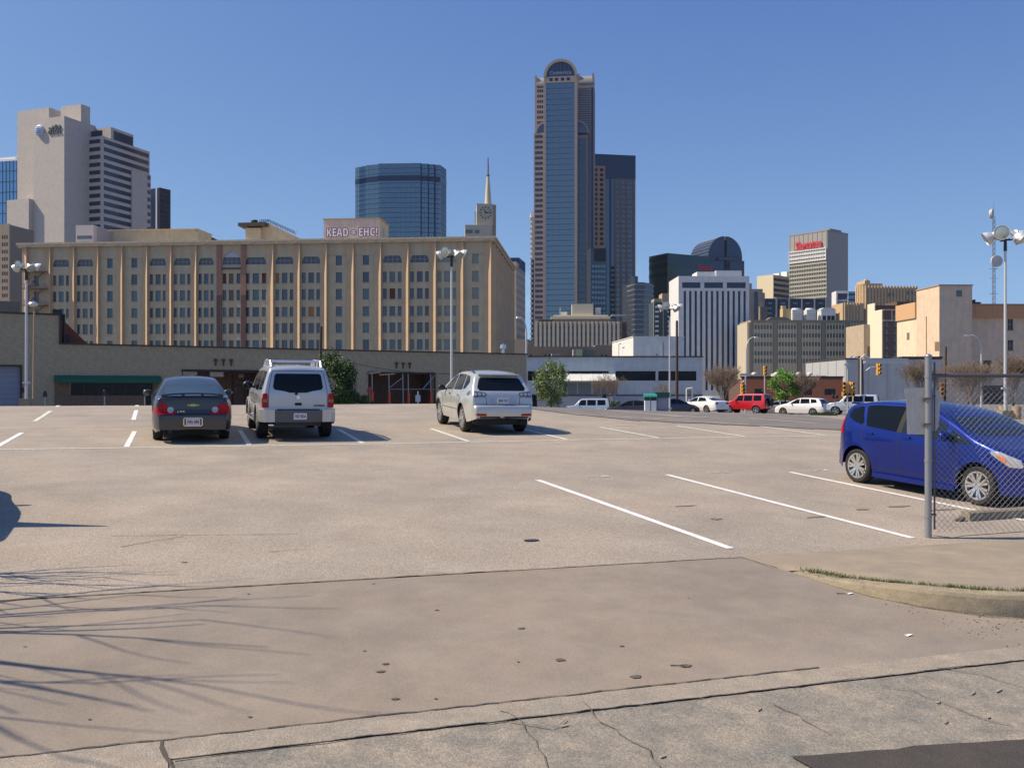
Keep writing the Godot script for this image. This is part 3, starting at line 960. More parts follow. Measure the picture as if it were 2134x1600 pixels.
# cars farther off: the same shell and trim with fewer pieces
func far_car(called: String, label: String, kind: String, paint: Material, x: float, d: float, y: float, heading: float, spare := false) -> Node3D:
	var P: Dictionary
	var wins := []
	var rear := []
	var lamp := []
	if kind == "sedan":
		P = {"half": 0.9, "zb": 0.22, "hub": 0.33, "R": 0.33, "arch": 0.385, "axles": [-1.4, 1.4], "rk": 0.13,
			"side": [V(0.2, 0.82), V(0.5, 0.89), V(0.75, 0.89), V(0.95, 0.85), V(1.2, 0.72), V(1.45, 0.56)],
			"top": [V(-2.35, 0.45), V(-2.33, 0.65), V(-1.6, 0.88), V(-1.0, 0.97), V(-0.25, 1.36), V(0.3, 1.44), V(0.9, 1.43), V(1.85, 1.09), V(2.35, 1.04), V(2.42, 0.8), V(2.46, 0.6), V(2.45, 0.35)]}
		wins = [[V(-0.9, 0.98), V(0.2, 1.0), V(0.2, 1.37), V(-0.2, 1.32)], [V(0.3, 1.0), V(1.4, 1.04), V(1.05, 1.33), V(0.3, 1.38)]]
		rear = [V(-0.64, 1.1), V(0.64, 1.1), V(0.52, 1.36), V(-0.52, 1.36)]
		lamp = [V(-0.83, 0.78), V(-0.45, 0.78), V(-0.5, 0.95), V(-0.8, 0.95)]
	elif kind == "wagon":
		P = {"half": 0.92, "zb": 0.25, "hub": 0.34, "R": 0.34, "arch": 0.4, "axles": [-1.4, 1.4], "rk": 0.1,
			"side": [V(0.25, 0.84), V(0.6, 0.915), V(0.9, 0.915), V(1.02, 0.87), V(1.3, 0.77), V(1.62, 0.64)],
			"top": [V(-2.3, 0.5), V(-2.26, 0.78), V(-1.5, 1.0), V(-1.05, 1.08), V(-0.2, 1.53), V(0.3, 1.6), V(1.7, 1.56), V(1.9, 1.45), V(2.2, 1.05), V(2.3, 0.75), V(2.38, 0.65), V(2.38, 0.4)]}
		wins = [[V(-0.85, 1.06), V(0.15, 1.09), V(0.12, 1.52), V(-0.18, 1.47)], [V(0.22, 1.09), V(1.1, 1.12), V(1.0, 1.53), V(0.2, 1.53)], [V(1.2, 1.13), V(1.75, 1.18), V(1.65, 1.46), V(1.12, 1.52)]]
		rear = [V(-0.68, 1.12), V(0.68, 1.12), V(0.56, 1.47), V(-0.56, 1.47)]
		lamp = [V(-0.84, 0.85), V(-0.6, 0.85), V(-0.62, 1.12), V(-0.8, 1.12)]
	else:
		P = {"half": 0.88, "zb": 0.42, "hub": 0.36, "R": 0.36, "arch": 0.43, "axles": [-1.3, 1.3], "rk": 0.06, "rl": 0.3, "fk": 0.14, "flare": 0.03, "r": 0.06, "inner": 0.75,
			"side": [V(0.42, 0.83), V(0.8, 0.86), V(1.1, 0.85), V(1.4, 0.77), V(1.75, 0.67)],
			"top": [V(-2.05, 0.6), V(-2.03, 1.0), V(-1.2, 1.12), V(-0.95, 1.16), V(-0.5, 1.66), V(-0.3, 1.74), V(1.85, 1.76), V(2.0, 1.7), V(2.1, 1.2), V(2.14, 0.85), V(2.18, 0.7), V(2.18, 0.48)]}
		wins = [[V(-0.7, 1.15), V(0.05, 1.15), V(0.05, 1.62), V(-0.38, 1.6)], [V(0.15, 1.15), V(0.92, 1.15), V(0.92, 1.63), V(0.15, 1.63)], [V(1.05, 1.16), V(1.8, 1.18), V(1.75, 1.63), V(1.05, 1.63)]]
		rear = [V(-0.62, 1.18), V(0.62, 1.18), V(0.56, 1.63), V(-0.56, 1.63)]
		lamp = [V(-0.82, 0.85), V(-0.7, 0.85), V(-0.7, 1.1), V(-0.8, 1.1)]
	P.step = 0.09
	var a := car_base(called, label, P, paint)
	var car: Node3D = a[0]
	var tm: TriangleMesh = a[1]
	set_wheels(car, P, wheel_proto(P.R, 0.22, P.R * 0.66, 5, false, mats["alloy"]), 0.22)
	patch(car, "rear_window", tm, PackedVector2Array(rear), "rear", 1, 0.006, mats["glass_dark"], 0.15)
	var wy: float = rear[0].y
	patch(car, "windscreen", tm, PackedVector2Array([V(-0.64, wy - 0.05), V(0.64, wy - 0.05), V(0.54, rear[2].y - 0.02), V(-0.54, rear[2].y - 0.02)]), "front", 1, 0.006, mats["glass"], 0.15)
	for sg in [-1, 1]:
		for w in wins:
			patch(car, "side_window", tm, PackedVector2Array(w), "side", sg, 0.006, mats["glass_dark"], 0.15)
		patch(car, "rear_lamp", tm, PackedVector2Array(lamp if sg < 0 else mirrored(lamp)), "rear", 1, 0.01, mats["lamp_red"], 0.15)
		var hl := [V(-0.72, 0.68), V(-0.42, 0.66), V(-0.42, 0.78), V(-0.68, 0.82)]
		patch(car, "headlamp", tm, PackedVector2Array(hl if sg < 0 else mirrored(hl)), "front", 1, 0.01, mats["lamp_clear"], 0.15)
	mirror_pair(car, 0.88, wy, -0.6, Vector3(0.11, 0.08, 0.06), paint)
	part("number_plate", one(-0.15, 0.15, 0.6, 0.75, 2.1, 2.46 if kind == "sedan" else 2.3), mats["plate"], car)
	if spare:
		var w := wheel_proto(0.36, 0.22, 0.24, 5, false, mats["dark_metal"])
		w.name = "spare_wheel"
		car.add_child(w, true)
		w.position = Vector3(0.1, 1.05, 2.27)
		w.rotation.y = -PI / 2
		part("tailgate_trim", one(-0.7, 0.7, 0.62, 1.15, 2.1, 2.2), mats["paint_black"], car)
	car.position = Vector3(x, y, -d)
	car.rotation.y = deg_to_rad(heading)
	return car


# ---------------------------------------------------------------- plants
func grow(m: M, p: Vector3, dir: Vector3, length: float, r: float, level: int, levels: int, spread: float, up: float, kids: int, k := 5, thin := 0.004) -> void:
	var q := p
	var n := 3 if level < levels - 1 else 2
	var d := dir
	for i in n:
		d = (d + Vector3(rng.randf_range(-1, 1), rng.randf_range(-0.6, 0.8), rng.randf_range(-1, 1)) * 0.13 + Vector3.UP * up * 0.1).normalized()
		var e := q + d * length / n
		m.tube(q, e, maxf(r * (1.0 - 0.3 * i / n), thin), maxf(r * (1.0 - 0.3 * (i + 1.0) / n), thin), k if level < 2 else 3, false)
		q = e
		if level < levels and (i > 0 or level == 0):
			for c in kids:
				if rng.randf() < 0.8:
					var s := Vector3(rng.randf_range(-1, 1), rng.randf_range(-0.2, 0.7), rng.randf_range(-1, 1)).normalized()
					grow(m, q, (d + s * spread).normalized(), length * rng.randf_range(0.55, 0.78), r * 0.58, level + 1, levels, spread, up, kids, k, thin)

func bare_tree(called: String, label: String, at: Vector3, high: float, sd: int, levels := 4, spread := 0.75, bark: Material = null, stems := 1, twig: Material = null, thin := 0.011) -> Node3D:
	rng.seed = sd
	var o := thing(called, label, "tree", at)
	var t := M.new()
	var m := M.new()
	for s in stems:
		var lean := Vector3(rng.randf_range(-0.3, 0.3), 1, rng.randf_range(-0.3, 0.3)).normalized() if stems > 1 else Vector3.UP
		var top := lean * high * 0.28
		t.tube(Vector3(0, -0.2, 0), top, high * 0.032 / sqrt(stems), high * 0.022 / sqrt(stems), 8, false)
		for i in (3 if stems > 1 else 5):
			var a := TAU * (i + rng.randf() * 0.5) / 5.0
			grow(m, top, (lean + Vector3(cos(a), 0.3, sin(a)) * 0.55).normalized(), high * 0.34, high * 0.013 / sqrt(stems), 1, levels, spread, 0.5, 3 if thin > 0.005 else 2, 5, thin)
	part("trunk", t.mesh(), bark if bark else mats["bark"], o)
	part("branches", m.mesh(), twig if twig else (bark if bark else mats["bark"]), o)
	return o

func upright_tree(label: String, x: float, d: float, high: float, sd: int, stems: int, fan: float) -> void:
	rng.seed = sd
	var q := Vector2(UC * x + US * d, -US * x + UC * d)
	var o := thing("bare_tree", label, "tree", at_uv(q.x, q.y))
	for s in stems:
		var m := M.new()
		var lean := lerpf(-fan, fan, (s + rng.randf_range(0.2, 0.8)) / stems)
		var p := Vector3(0, -0.1, 0)
		var dir := Vector3(rng.randf_range(-0.08, 0.03), 1, lean).normalized()
		var n := 9
		var len := high * rng.randf_range(0.75, 1.0) / n
		for i in n:
			dir = (dir + Vector3(rng.randf_range(-0.05, 0.02), 0, rng.randf_range(-0.10, 0.10))).normalized()
			var e := p + dir * len
			m.tube(p, e, lerpf(0.034, 0.008, i / float(n)), lerpf(0.034, 0.008, (i + 1.0) / n), 6, false)
			if i > 1 and rng.randf() < 0.6:
				var b := (dir + Vector3(rng.randf_range(-0.3, 0.05), 0.1, rng.randf_range(-0.5, 0.5))).normalized()
				var w := e
				for k in 4:
					b = (b + Vector3(rng.randf_range(-0.08, 0.04), 0.06, rng.randf_range(-0.1, 0.1))).normalized()
					m.tube(w, w + b * len * 0.75, lerpf(0.011, 0.005, k / 4.0), lerpf(0.011, 0.005, (k + 1) / 4.0), 4, false)
					w += b * len * 0.75
			p = e
		part("stem", m.mesh(), mats["bark"], o)

# crown of leaf-sized faces gathered in clumps through an uneven volume
func leaves(count: int, size: Vector3, centre: Vector3, leaf: float, sd: int, clumps := 40) -> ArrayMesh:
	rng.seed = sd
	var m := M.new()
	m.tinted = true
	var cl := []
	for i in clumps:
		var u := Vector3(rng.randf_range(-1, 1), rng.randf_range(-1, 1), rng.randf_range(-1, 1))
		while u.length() > 1.0:
			u = Vector3(rng.randf_range(-1, 1), rng.randf_range(-1, 1), rng.randf_range(-1, 1))
		u = u.normalized() * pow(u.length(), 0.5)
		cl.append([centre + u * size, rng.randf_range(0.16, 0.34), rng.randf_range(0.7, 1.3)])
	for i in count:
		var c: Array = cl[rng.randi() % clumps]
		var o: Vector3 = Vector3(rng.randfn(), rng.randfn(), rng.randfn()) * c[1] * 0.55
		var p: Vector3 = c[0] + o * size
		var a := Vector3(rng.randf_range(-1, 1), rng.randf_range(-1, 1), rng.randf_range(-1, 1)).normalized()
		var b := a.cross(Vector3(rng.randf_range(-1, 1), rng.randf_range(-1, 1), rng.randf_range(-1, 1))).normalized()
		var s := leaf * rng.randf_range(0.6, 1.25)
		var g: float = c[2] * rng.randf_range(0.8, 1.2)
		m.col = Color(g * rng.randf_range(0.9, 1.15), g, g * rng.randf_range(0.7, 1.1)).clamp()
		m.tri(p - a * s * 0.6, p + b * s * 0.45, p + a * s * 0.6)
		m.tri(p - a * s * 0.6, p + a * s * 0.6, p - b * s * 0.45)
	return m.mesh()

func leafy_tree(called: String, label: String, at: Vector3, crown: Vector3, mid: float, count: int, leaf: float, sd: int, m: Material, category := "tree", clumps := 40) -> Node3D:
	var o := thing(called, label, category, at)
	rng.seed = sd + 1
	var t := M.new()
	t.tube(Vector3(0, -0.2, 0), Vector3(0, mid - crown.y * 0.4, 0), crown.x * 0.08, crown.x * 0.055, 8, false)
	part("trunk", t.mesh(), mats["bark"], o)
	var l := M.new()
	for i in 7:
		var a := TAU * i / 7.0
		grow(l, Vector3(0, mid - crown.y * 0.5, 0), Vector3(cos(a), 0.9, sin(a)).normalized(), crown.y * 0.9, crown.x * 0.035, 2, 3, 0.7, 0.4, 2)
	part("limbs", l.mesh(), mats["bark"], o)
	part("crown", leaves(count, crown, Vector3(0, mid, 0), leaf, sd, clumps), m, o)
	return o


# ---------------------------------------------------------------- ground
func G(px: float, py: float, h := 0.0) -> Vector3:
	var q := on_lot(px, py)
	return Vector3(q.x, q.y, h)

func stripe(parent: Node3D, a: Vector2, b: Vector2, w: float, m: Material, called := "painted_line", h := 0.006) -> void:
	var st := SurfaceTool.new()
	st.begin(Mesh.PRIMITIVE_TRIANGLES)
	st.set_smooth_group(0)
	var n := maxi(2, int(a.distance_to(b) / 0.5))
	var s := (b - a).normalized().orthogonal() * w / 2
	for i in n + 1:
		var c := a.lerp(b, float(i) / n)
		var j := rng.randf_range(0.93, 1.05)
		var p := c + s * j
		var q := c - s * j
		st.add_vertex(at_uv(p.x, p.y, h))
		st.add_vertex(at_uv(q.x, q.y, h))
	for i in n:
		for k in [0, 1, 2, 1, 3, 2]:
			st.add_index(i * 2 + k)
	st.generate_normals()
	part(called, st.commit(), m, parent)

func crack(parent: Node3D, pts: Array, w: float, m: Material, sd: int, called := "crack", jag := 0.05, hh := 0.006) -> void:
	rng.seed = sd
	var line := []
	for i in pts.size() - 1:
		var n := maxi(2, int(pts[i].distance_to(pts[i + 1]) / 0.09))
		for k in n:
			var c: Vector2 = pts[i].lerp(pts[i + 1], float(k) / n)
			line.append(c + Vector2(rng.randf_range(-1, 1), rng.randf_range(-1, 1)) * jag)
	line.append(pts[-1])
	var mm := M.new()
	for i in line.size() - 1:
		var a: Vector2 = line[i]
		var b: Vector2 = line[i + 1]
		var s := (b - a).normalized().orthogonal() * w * rng.randf_range(0.16, 0.36)
		var P := [at_uv(a.x - s.x, a.y - s.y, hh), at_uv(b.x - s.x, b.y - s.y, hh), at_uv(b.x + s.x, b.y + s.y, hh), at_uv(a.x + s.x, a.y + s.y, hh)]
		if (P[1] - P[0]).cross(P[2] - P[0]).y < 0:
			P.reverse()
		mm.quad(P[0], P[1], P[2], P[3])
	part(called, mm.mesh(), m, parent)

func blot(parent: Node3D, c: Vector2, rx: float, ry: float, m: Material, called := "stain", h := 0.008, rough := 0.2, turn := 0.0) -> void:
	var mm := M.new()
	var ring := []
	var k := 14 if rx < 0.3 else 40
	for i in k:
		var t := TAU * i / k
		var r := 1.0 + rng.randf_range(-rough, rough)
		var q := Vector2(cos(t) * rx * r, sin(t) * ry * r).rotated(turn)
		ring.append(at_uv(c.x + q.x, c.y + q.y, h))
	var mid := at_uv(c.x, c.y, h)
	for i in k:
		mm.tri(mid, ring[i], ring[(i + 1) % k])
	part(called, mm.mesh(), m, parent)

func make_ground() -> void:
	# the level city floor
	var m := M.new()
	m.quad(Vector3(-2500, -0.06, 600), Vector3(2500, -0.06, 600), Vector3(2500, -0.06, -2600), Vector3(-2500, -0.06, -2600))
	struct("ground", m.mesh(), mats["street"], "grey city streets beyond the car park")
	# car park
	var f := []
	var b := []
	var e := []
	var e2 := []
	var e3 := []
	var u := -80.0
	while u <= 80.0:
		f.append(Vector3(u, lot_edge(u), 0))
		b.append(Vector3(u, crest(u), 0))
		e.append(Vector3(u, crest(u) + 1.0, -0.09))
		e2.append(Vector3(u, crest(u) + 2.6, -0.5))
		e3.append(Vector3(u, crest(u) + 6.5, -2.4))
		u += 1.0
	var lot := struct("parking_lot", ruled(f, b, 28), mats["lot"], "worn beige asphalt car park with white stall lines")
	part("far_edge", ruled(b, e, 2), mats["lot"], lot)
	part("bank", ruled(e, e3, 5), mats["street"], lot)
	# the darker asphalt at the far right, with an uneven boundary
	f = []
	b = []
	rng.seed = 8
	var low := [on_lot(1085, 849), on_lot(1200, 863), on_lot(1310, 874), on_lot(1500, 884), on_lot(1760, 897), on_lot(2134, 915)]
	var wob := FastNoiseLite.new()
	wob.seed = 4
	wob.frequency = 0.25
	for i in low.size() - 1:
		for k in 14:
			var q: Vector2 = low[i].lerp(low[i + 1], k / 14.0)
			var w := wob.get_noise_1d(q.x * 4.0) * 0.9
			f.append(Vector3(q.x, minf(q.y + w, crest(q.x) - 0.02), 0.012))
			b.append(Vector3(q.x, crest(q.x) + 0.3, 0.0 if k % 2 else 0.0))
	var dark := struct("dark_asphalt", ruled(f, b, 12, 0.006), mats["lot_dark"], "darker grey asphalt at the far right of the car park")
	rng.seed = 3
	# stall lines: the near row, the front line of the far row, and its stalls
	for uu in [6.25, 8.83, 11.35, 14.0, 16.6]:
		stripe(lot, V(uu, lot_edge(uu) + 0.42), V(uu, 15.1 if uu < 11 else 14.8), 0.115, mats["line"])
	stripe(lot, V(-30, 23.3), V(18.4, 21.25), 0.10, mats["line_worn"])
	for k in range(-6, 9):
		var uu := -0.58 + 2.6 * k
		var v0 := 22.15 - 0.045 * uu
		stripe(lot, V(uu, v0 + 0.05), V(uu + 0.1, v0 + 3.75), 0.12, mats["line_worn"] if k > 0 else mats["line"])
		if k < 3:
			stripe(lot, V(uu, 29.6), V(uu, 34.0), 0.13, mats["line_worn"] if k != 0 else mats["line"])
	for k in range(-5, 3):
		stripe(lot, V(-0.6 + 2.6 * k, 36.1), V(-0.6 + 2.6 * k, 36.9), 0.13, mats["line_worn"])
	for q in [[1278, 857, 1420, 868], [1265, 868, 1440, 874], [1190, 862, 1246, 866], [1340, 872, 1560, 886], [1370, 866, 1500, 872], [1280, 885, 1330, 888], [1560, 873, 1700, 884]]:
		var a := on_lot(q[0], q[1])
		var c := on_lot(q[2], q[3])
		stripe(dark, a, c, 0.11, mats["line_faded"], "painted_line", 0.026)
	# pale ravelled strip along the edge of the asphalt
	f = []
	b = []
	for i in 40:
		var wu := lerpf(-1.4, 3.4, i / 39.0)
		var wl := lot_edge(wu) + 0.01
		f.append(Vector3(wu, wl, 0.004))
		b.append(Vector3(wu, wl + 0.16 * sin(PI * clampf(i / 39.0, 0, 1)) + wob.get_noise_1d(wu * 30.0) * 0.07 + 0.02, 0.004))
	part("ravelled_edge", ruled(f, b, 1), mats["gutter"], lot)
	# long dark tyre streaks and cracks across the far rows
	crack(lot, [V(-3.5, 31.8), V(2.0, 31.3), V(9.0, 31.0)], 0.06, mats["joint"], 41, "crack", 0.03)
	crack(lot, [V(-14, 27.6), V(-4, 27.2), V(3, 27.4)], 0.05, mats["joint"], 42, "crack", 0.03)
	for q in [[640, 1145, 560, 1150], [380, 1118, 250, 1140]]:
		crack(lot, [on_lot(q[0], q[1]), on_lot(q[2], q[3])], 0.02, mats["joint"], int(q[0]), "crack", 0.02)
	crack(lot, [on_lot(230, 1117), on_lot(420, 1115), on_lot(620, 1113)], 0.018, mats["joint"], 7, "crack", 0.015)
	for q in [[1870, 1056, 0.22, 0.05], [1960, 1063, 0.3, 0.04], [1490, 1082, 0.09, 0.07], [1700, 1078, 0.16, 0.03], [1800, 1062, 0.12, 0.04], [1425, 1055, 0.2, 0.03], [385, 1172, 0.035, 0.02]]:
		blot(lot, on_lot(q[0], q[1]), q[2], q[3], mats["stain_soft"], "stain", 0.007, 0.3)
	# stencilled bay numbers, rubbed almost away
	rng.seed = 77
	for q in [[1245, 993], [1500, 985], [1715, 981], [745, 891], [790, 890], [120, 895], [1185, 925]]:
		var c := on_lot(q[0], q[1])
		for k in 5:
			blot(lot, c + V(rng.randf_range(-0.3, 0.3), rng.randf_range(-0.12, 0.12)), rng.randf_range(0.03, 0.10), rng.randf_range(0.02, 0.05), mats["line_faded"], "worn_stencil", 0.007, 0.5)

	# driveway apron with its right flare running up to the kerb
	var base := [V(6.12, lot_edge(6.12)), V(6.2, 8.1), V(6.22, 7.5), V(6.29, 6.98), V(6.48, 6.55), V(6.8, 6.15), V(7.4, 5.85), V(8.4, 5.60), V(9.6, 5.40)]
	f = []
	b = []
	u = -30.0
	while u < 6.0:
		f.append(Vector3(u, gutter_edge(u), 0))
		b.append(Vector3(u, lot_edge(u) - 0.02, 0))
		u += 1.0 if u > -6 else 4.0
	for i in base.size():
		var fu: float = lerpf(6.0, 9.6, i / float(base.size() - 1))
		f.append(Vector3(fu, gutter_edge(fu), 0))
		b.append(Vector3(base[i].x, maxf(base[i].y, gutter_edge(base[i].x) + 0.005), 0))
	var apron := struct("driveway_apron", ruled(f, b, 10), mats["apron"], "smooth stained concrete driveway apron between street and car park")
	crack(apron, [V(-30, lot_edge(-30)), V(-8, lot_edge(-8)), V(0, lot_edge(0) - 0.01), V(3, lot_edge(3)), V(6.1, lot_edge(6.1) - 0.02)], 0.022, mats["joint"], 5, "joint", 0.012)
	crack(apron, [V(6.1, lot_edge(6.1)), V(6.12, 8.6), V(6.16, 8.25)], 0.02, mats["joint"], 15, "joint", 0.02)
	crack(apron, [V(-30, gutter_edge(-30)), V(0, gutter_edge(0)), V(4.5, gutter_edge(4.5) + 0.01)], 0.03, mats["joint"], 6, "joint", 0.012)
	rng.seed = 21
	for q in [[910, 1272, 2.0], [1087, 1310, 3.4], [1168, 1376, 4.4], [1296, 1347, 2.2], [1428, 1388, 5.0], [1325, 1411, 5.0], [803, 1384, 3.2], [793, 1400, 3.4], [824, 1457, 3.2], [759, 1357, 1.6], [908, 1457, 1.4], [1080, 1380, 1.4], [517, 1238, 1.6], [50, 1348, 1.6], [778, 1217, 1.6], [1435, 1247, 1.2], [186, 1500, 1.4], [520, 1495, 1.6]]:
		var s: float = q[2] * 0.0068
		blot(apron, on_lot(q[0], q[1]), s * 1.3, s * 0.9, mats["stain"], "stain", 0.006, 0.3)
	blot(lot, on_lot(1107, 1127), 0.10, 0.055, mats["iron"], "drain_cap", 0.012, 0.06)
	# sidewalk to the right, rising to the kerb
	var kb := [V(6.18, 8.05), V(6.22, 7.5), V(6.31, 7.0), V(6.52, 6.58), V(6.86, 6.22), V(7.45, 5.92), V(8.4, 5.68), V(9.6, 5.48), V(30, 4.62)]
	var kh := [0.0, 0.05, 0.11, 0.15, 0.165, 0.17, 0.17, 0.17, 0.17]
	var kt := []
	var kk := []
	for i in kb.size():
		var d: Vector2 = (kb[mini(i + 1, kb.size() - 1)] - kb[maxi(i - 1, 0)]).normalized()
		var nrm := Vector2(-d.y, d.x)
		if nrm.y < 0:
			nrm = -nrm
		kt.append(kb[i] + nrm * 0.04)
		kk.append(kb[i] + nrm * 0.20)
	var row0 := []
	var row1 := []
	var row2 := []
	var row3 := []
	var row4 := []
	for i in kb.size():
		row0.append(Vector3(kb[i].x, kb[i].y, -0.05))
		row1.append(Vector3(lerpf(kb[i].x, kt[i].x, 0.6), lerpf(kb[i].y, kt[i].y, 0.6), kh[i] * 0.8))
		row2.append(Vector3(kt[i].x, kt[i].y, kh[i] * 0.97 + 0.004))
		row3.append(Vector3(lerpf(kt[i].x, kk[i].x, 0.3), lerpf(kt[i].y, kk[i].y, 0.3), kh[i] + 0.006))
		row4.append(Vector3(kk[i].x, kk[i].y, kh[i] + 0.006))
	var kerb := struct("kerb", ruled(row0, row1, 2), mats["kerb"], "weathered concrete kerb curving into the driveway")
	part("kerb_top", ruled(row1, row2, 1), mats["kerb"], kerb)
	part("kerb_top", ruled(row2, row3, 1), mats["kerb"], kerb)
	part("kerb_top", ruled(row3, row4, 1), mats["kerb"], kerb)
	f = []
	b = []
	for i in kk.size():
		f.append(Vector3(kk[i].x + 0.02, kk[i].y + 0.02, kh[i]))
		var bu := lerpf(6.2, 12.0, i / 7.0) if i < 8 else 30.0
		b.append(Vector3(bu, lot_edge(bu), 0.012))
	f.push_front(Vector3(6.12, 8.25, 0.003))
	b.push_front(Vector3(6.10, lot_edge(6.1) - 0.02, 0.004))
	f.insert(1, Vector3(6.17, 8.12, 0.0))
	b.insert(1, Vector3(6.16, lot_edge(6.16), 0.006))
	var walk := struct("sidewalk", ruled(f, b, 8), mats["walk"], "pale concrete sidewalk right of the driveway")
	crack(walk, [V(6.16, lot_edge(6.16)), V(9, lot_edge(9)), V(13, lot_edge(13)), V(30, lot_edge(30))], 0.03, mats["joint"], 9, "joint", 0.012)
	# grass in the joint behind the kerb
	rng.seed = 31
	m = M.new()
	m.tinted = true
	for i in 4200:
		var t := pow(rng.randf(), 0.85) * 6.0
		var j := mini(int(t), kk.size() - 2)
		var q: Vector2 = kk[j].lerp(kk[j + 1], t - j)
		var h0 := lerpf(kh[j], kh[j + 1], t - j)
		var wd := 0.035 if t > 1.4 else 0.10
		var clump := wob.get_noise_1d(t * 55.0)
		if clump < 0.02 and t > 1.2:
			continue
		q += V(rng.randfn() * wd * 0.5, rng.randfn() * wd * 0.5)
		var p := at_uv(q.x, q.y, h0)
		var g := rng.randf_range(0.02, 0.055)
		var lean := Vector3(rng.randf_range(-0.6, 0.6), 1, rng.randf_range(-0.6, 0.6)).normalized() * g
		var s := Vector3(rng.randf_range(-1, 1), 0, rng.randf_range(-1, 1)).normalized() * 0.0035
		var c := rng.randf_range(0.6, 1.2)
		m.col = Color(c * rng.randf_range(0.8, 1.3), c, c * 0.8).clamp()
		m.tri(p - s, p + s, p + lean)
	var gr := part("grass", m.mesh(), mats["grass"], self)
	gr.set_meta("kind", "stuff")
	gr.set_meta("label", "thin line of green grass in the joint behind the kerb")
	# gravel and crumbs in front of the kerb
	rng.seed = 33
	m = M.new()
	for i in 420:
		var q := V(rng.randf_range(6.2, 9.0), 0)
		q.y = lerpf(gutter_edge(q.x), 5.9 + maxf(0, (7.4 - q.x)) * 0.8, pow(rng.randf(), 0.8)) - 0.02
		var s := rng.randf_range(0.003, 0.011)
		m.ball(at_uv(q.x, q.y, s * 0.4), Vector3(s * rng.randf_range(0.7, 1.6), s * 0.7, s), 5)
	var gv := part("gravel", m.mesh(), mats["gravel"], self)
	gv.set_meta("kind", "stuff")
	gv.set_meta("label", "loose gravel crumbs on the driveway in front of the kerb")
	# gutter strip and street
	f = []
	b = []
	var g1 := []
	for gu in [-40.0, -20.0, -10.0, -6.0, -4.0, -2.0, -1.0, 0.05, 0.07, 1.0, 2.0, 3.0, 4.0, 5.0, 6.0, 7.0, 8.0, 9.0, 10.0, 14.0, 20.0, 40.0]:
		u = gu
		b.append(Vector3(u, gutter_edge(u) - 0.004, 0.0))
		f.append(Vector3(u, gutter_edge(u) - (0.27 if u > 0.06 else 0.9), 0.0))
	struct("gutter", ruled(f, b, 2, 0.002), mats["gutter"], "rough pale concrete gutter strip along the street edge")
	f = []
	b = []
	u = -40.0
	while u <= 40.0:
		b.append(Vector3(u, gutter_edge(u) - 0.1, -0.006))
		f.append(Vector3(u, -12.0, -0.006))
		u += 2.0
	var road := struct("road", ruled(f, b, 24), mats["road"], "cracked patched asphalt street in the foreground")
	crack(road, [V(0.03, gutter_edge(0.0)), V(0.08, 5.4), V(0.10, 5.1), V(0.12, 4.3)], 0.04, mats["joint"], 51, "joint", 0.02)
	crack(road, [V(0.09, gutter_edge(0.1) - 0.28), V(3, gutter_edge(3) - 0.27), V(8, gutter_edge(8) - 0.27)], 0.016, mats["joint"], 52, "joint", 0.012)
	var cr := [[[1050, 1480], [1075, 1500], [1110, 1540], [1125, 1575], [1140, 1600]], [[1215, 1466], [1240, 1490], [1290, 1530], [1340, 1560], [1375, 1598]], [[1840, 1430], [1900, 1438], [1960, 1460], [2020, 1490], [2110, 1512]], [[1060, 1500], [1140, 1520], [1180, 1500]], [[1600, 1466], [1680, 1500], [1730, 1530]], [[1950, 1390], [2050, 1405], [2134, 1432]]]
	for i in cr.size():
		var L := []
		for q in cr[i]:
			L.append(on_lot(q[0], q[1]))
		crack(road, L, 0.013, mats["crack_soft"], 60 + i, "crack", 0.03)
	rng.seed = 90
	for i in 16:
		var q := V(rng.randf_range(0.3, 6.5), rng.randf_range(3.2, 5.2))
		blot(road, q, rng.randf_range(0.015, 0.05), rng.randf_range(0.008, 0.016), mats["road_chip"], "worn_spot", 0.003 + 0.00002 * i, 0.3, rng.randf_range(0.2, 0.9))
	# fresh dark asphalt patch at the lower right
	f = []
	b = []
	for i in 16:
		var k := i / 15.0
		var q := on_lot(lerpf(1648, 2300, k), lerpf(1577, 1528, k))
		b.append(Vector3(q.x, q.y + rng.randf_range(-0.015, 0.015), 0.006))
		f.append(Vector3(q.x + 0.25, q.y - 2.4, 0.006))
	part("asphalt_patch", ruled(f, b, 6), mats["road_patch"], road)
	tag_part_label(road.get_child(road.get_child_count() - 1), "fresh dark asphalt patch at the street edge")
	# litter on the apron
	rng.seed = 17
	var lit := [[1893, 1325, 0.05, "white"], [1755, 1238, 0.04, "twig"], [1770, 1238, 0.05, "white"], [1412, 1388, 0.03, "twig"]]
	for q in lit:
		var p := on_lot(q[0], q[1])
		var mm := M.new()
		if q[3] == "white":
			mm.xf = Transform3D(Basis(Vector3.UP, rng.randf() * 3.0), Vector3.ZERO)
			mm.quad(Vector3(-0.04, 0.004, 0.012), Vector3(0.04, 0.012, 0.02), Vector3(0.045, 0.006, -0.02), Vector3(-0.035, 0.015, -0.015))
		else:
			mm.tube(Vector3(-0.05, 0.008, 0), Vector3(0.05, 0.012, 0.02), 0.005, 0.003, 5)
		var o := part("litter", mm.mesh(), mats["white_paint"] if q[3] == "white" else mats["bark"], self, at_uv(p.x, p.y))
		var lb := {1893: "small white paper scrap lying alone on the right of the apron", 1755: "dark twig lying at the start of the curved kerb", 1770: "pale paper scrap beside the twig near the kerb", 1412: "short dark twig on the middle of the apron"}
		tag(o, lb[int(q[0])], "litter", "litter on the driveway apron")

func tag_part_label(o: Node, label: String) -> void:
	o.set_meta("label", label)


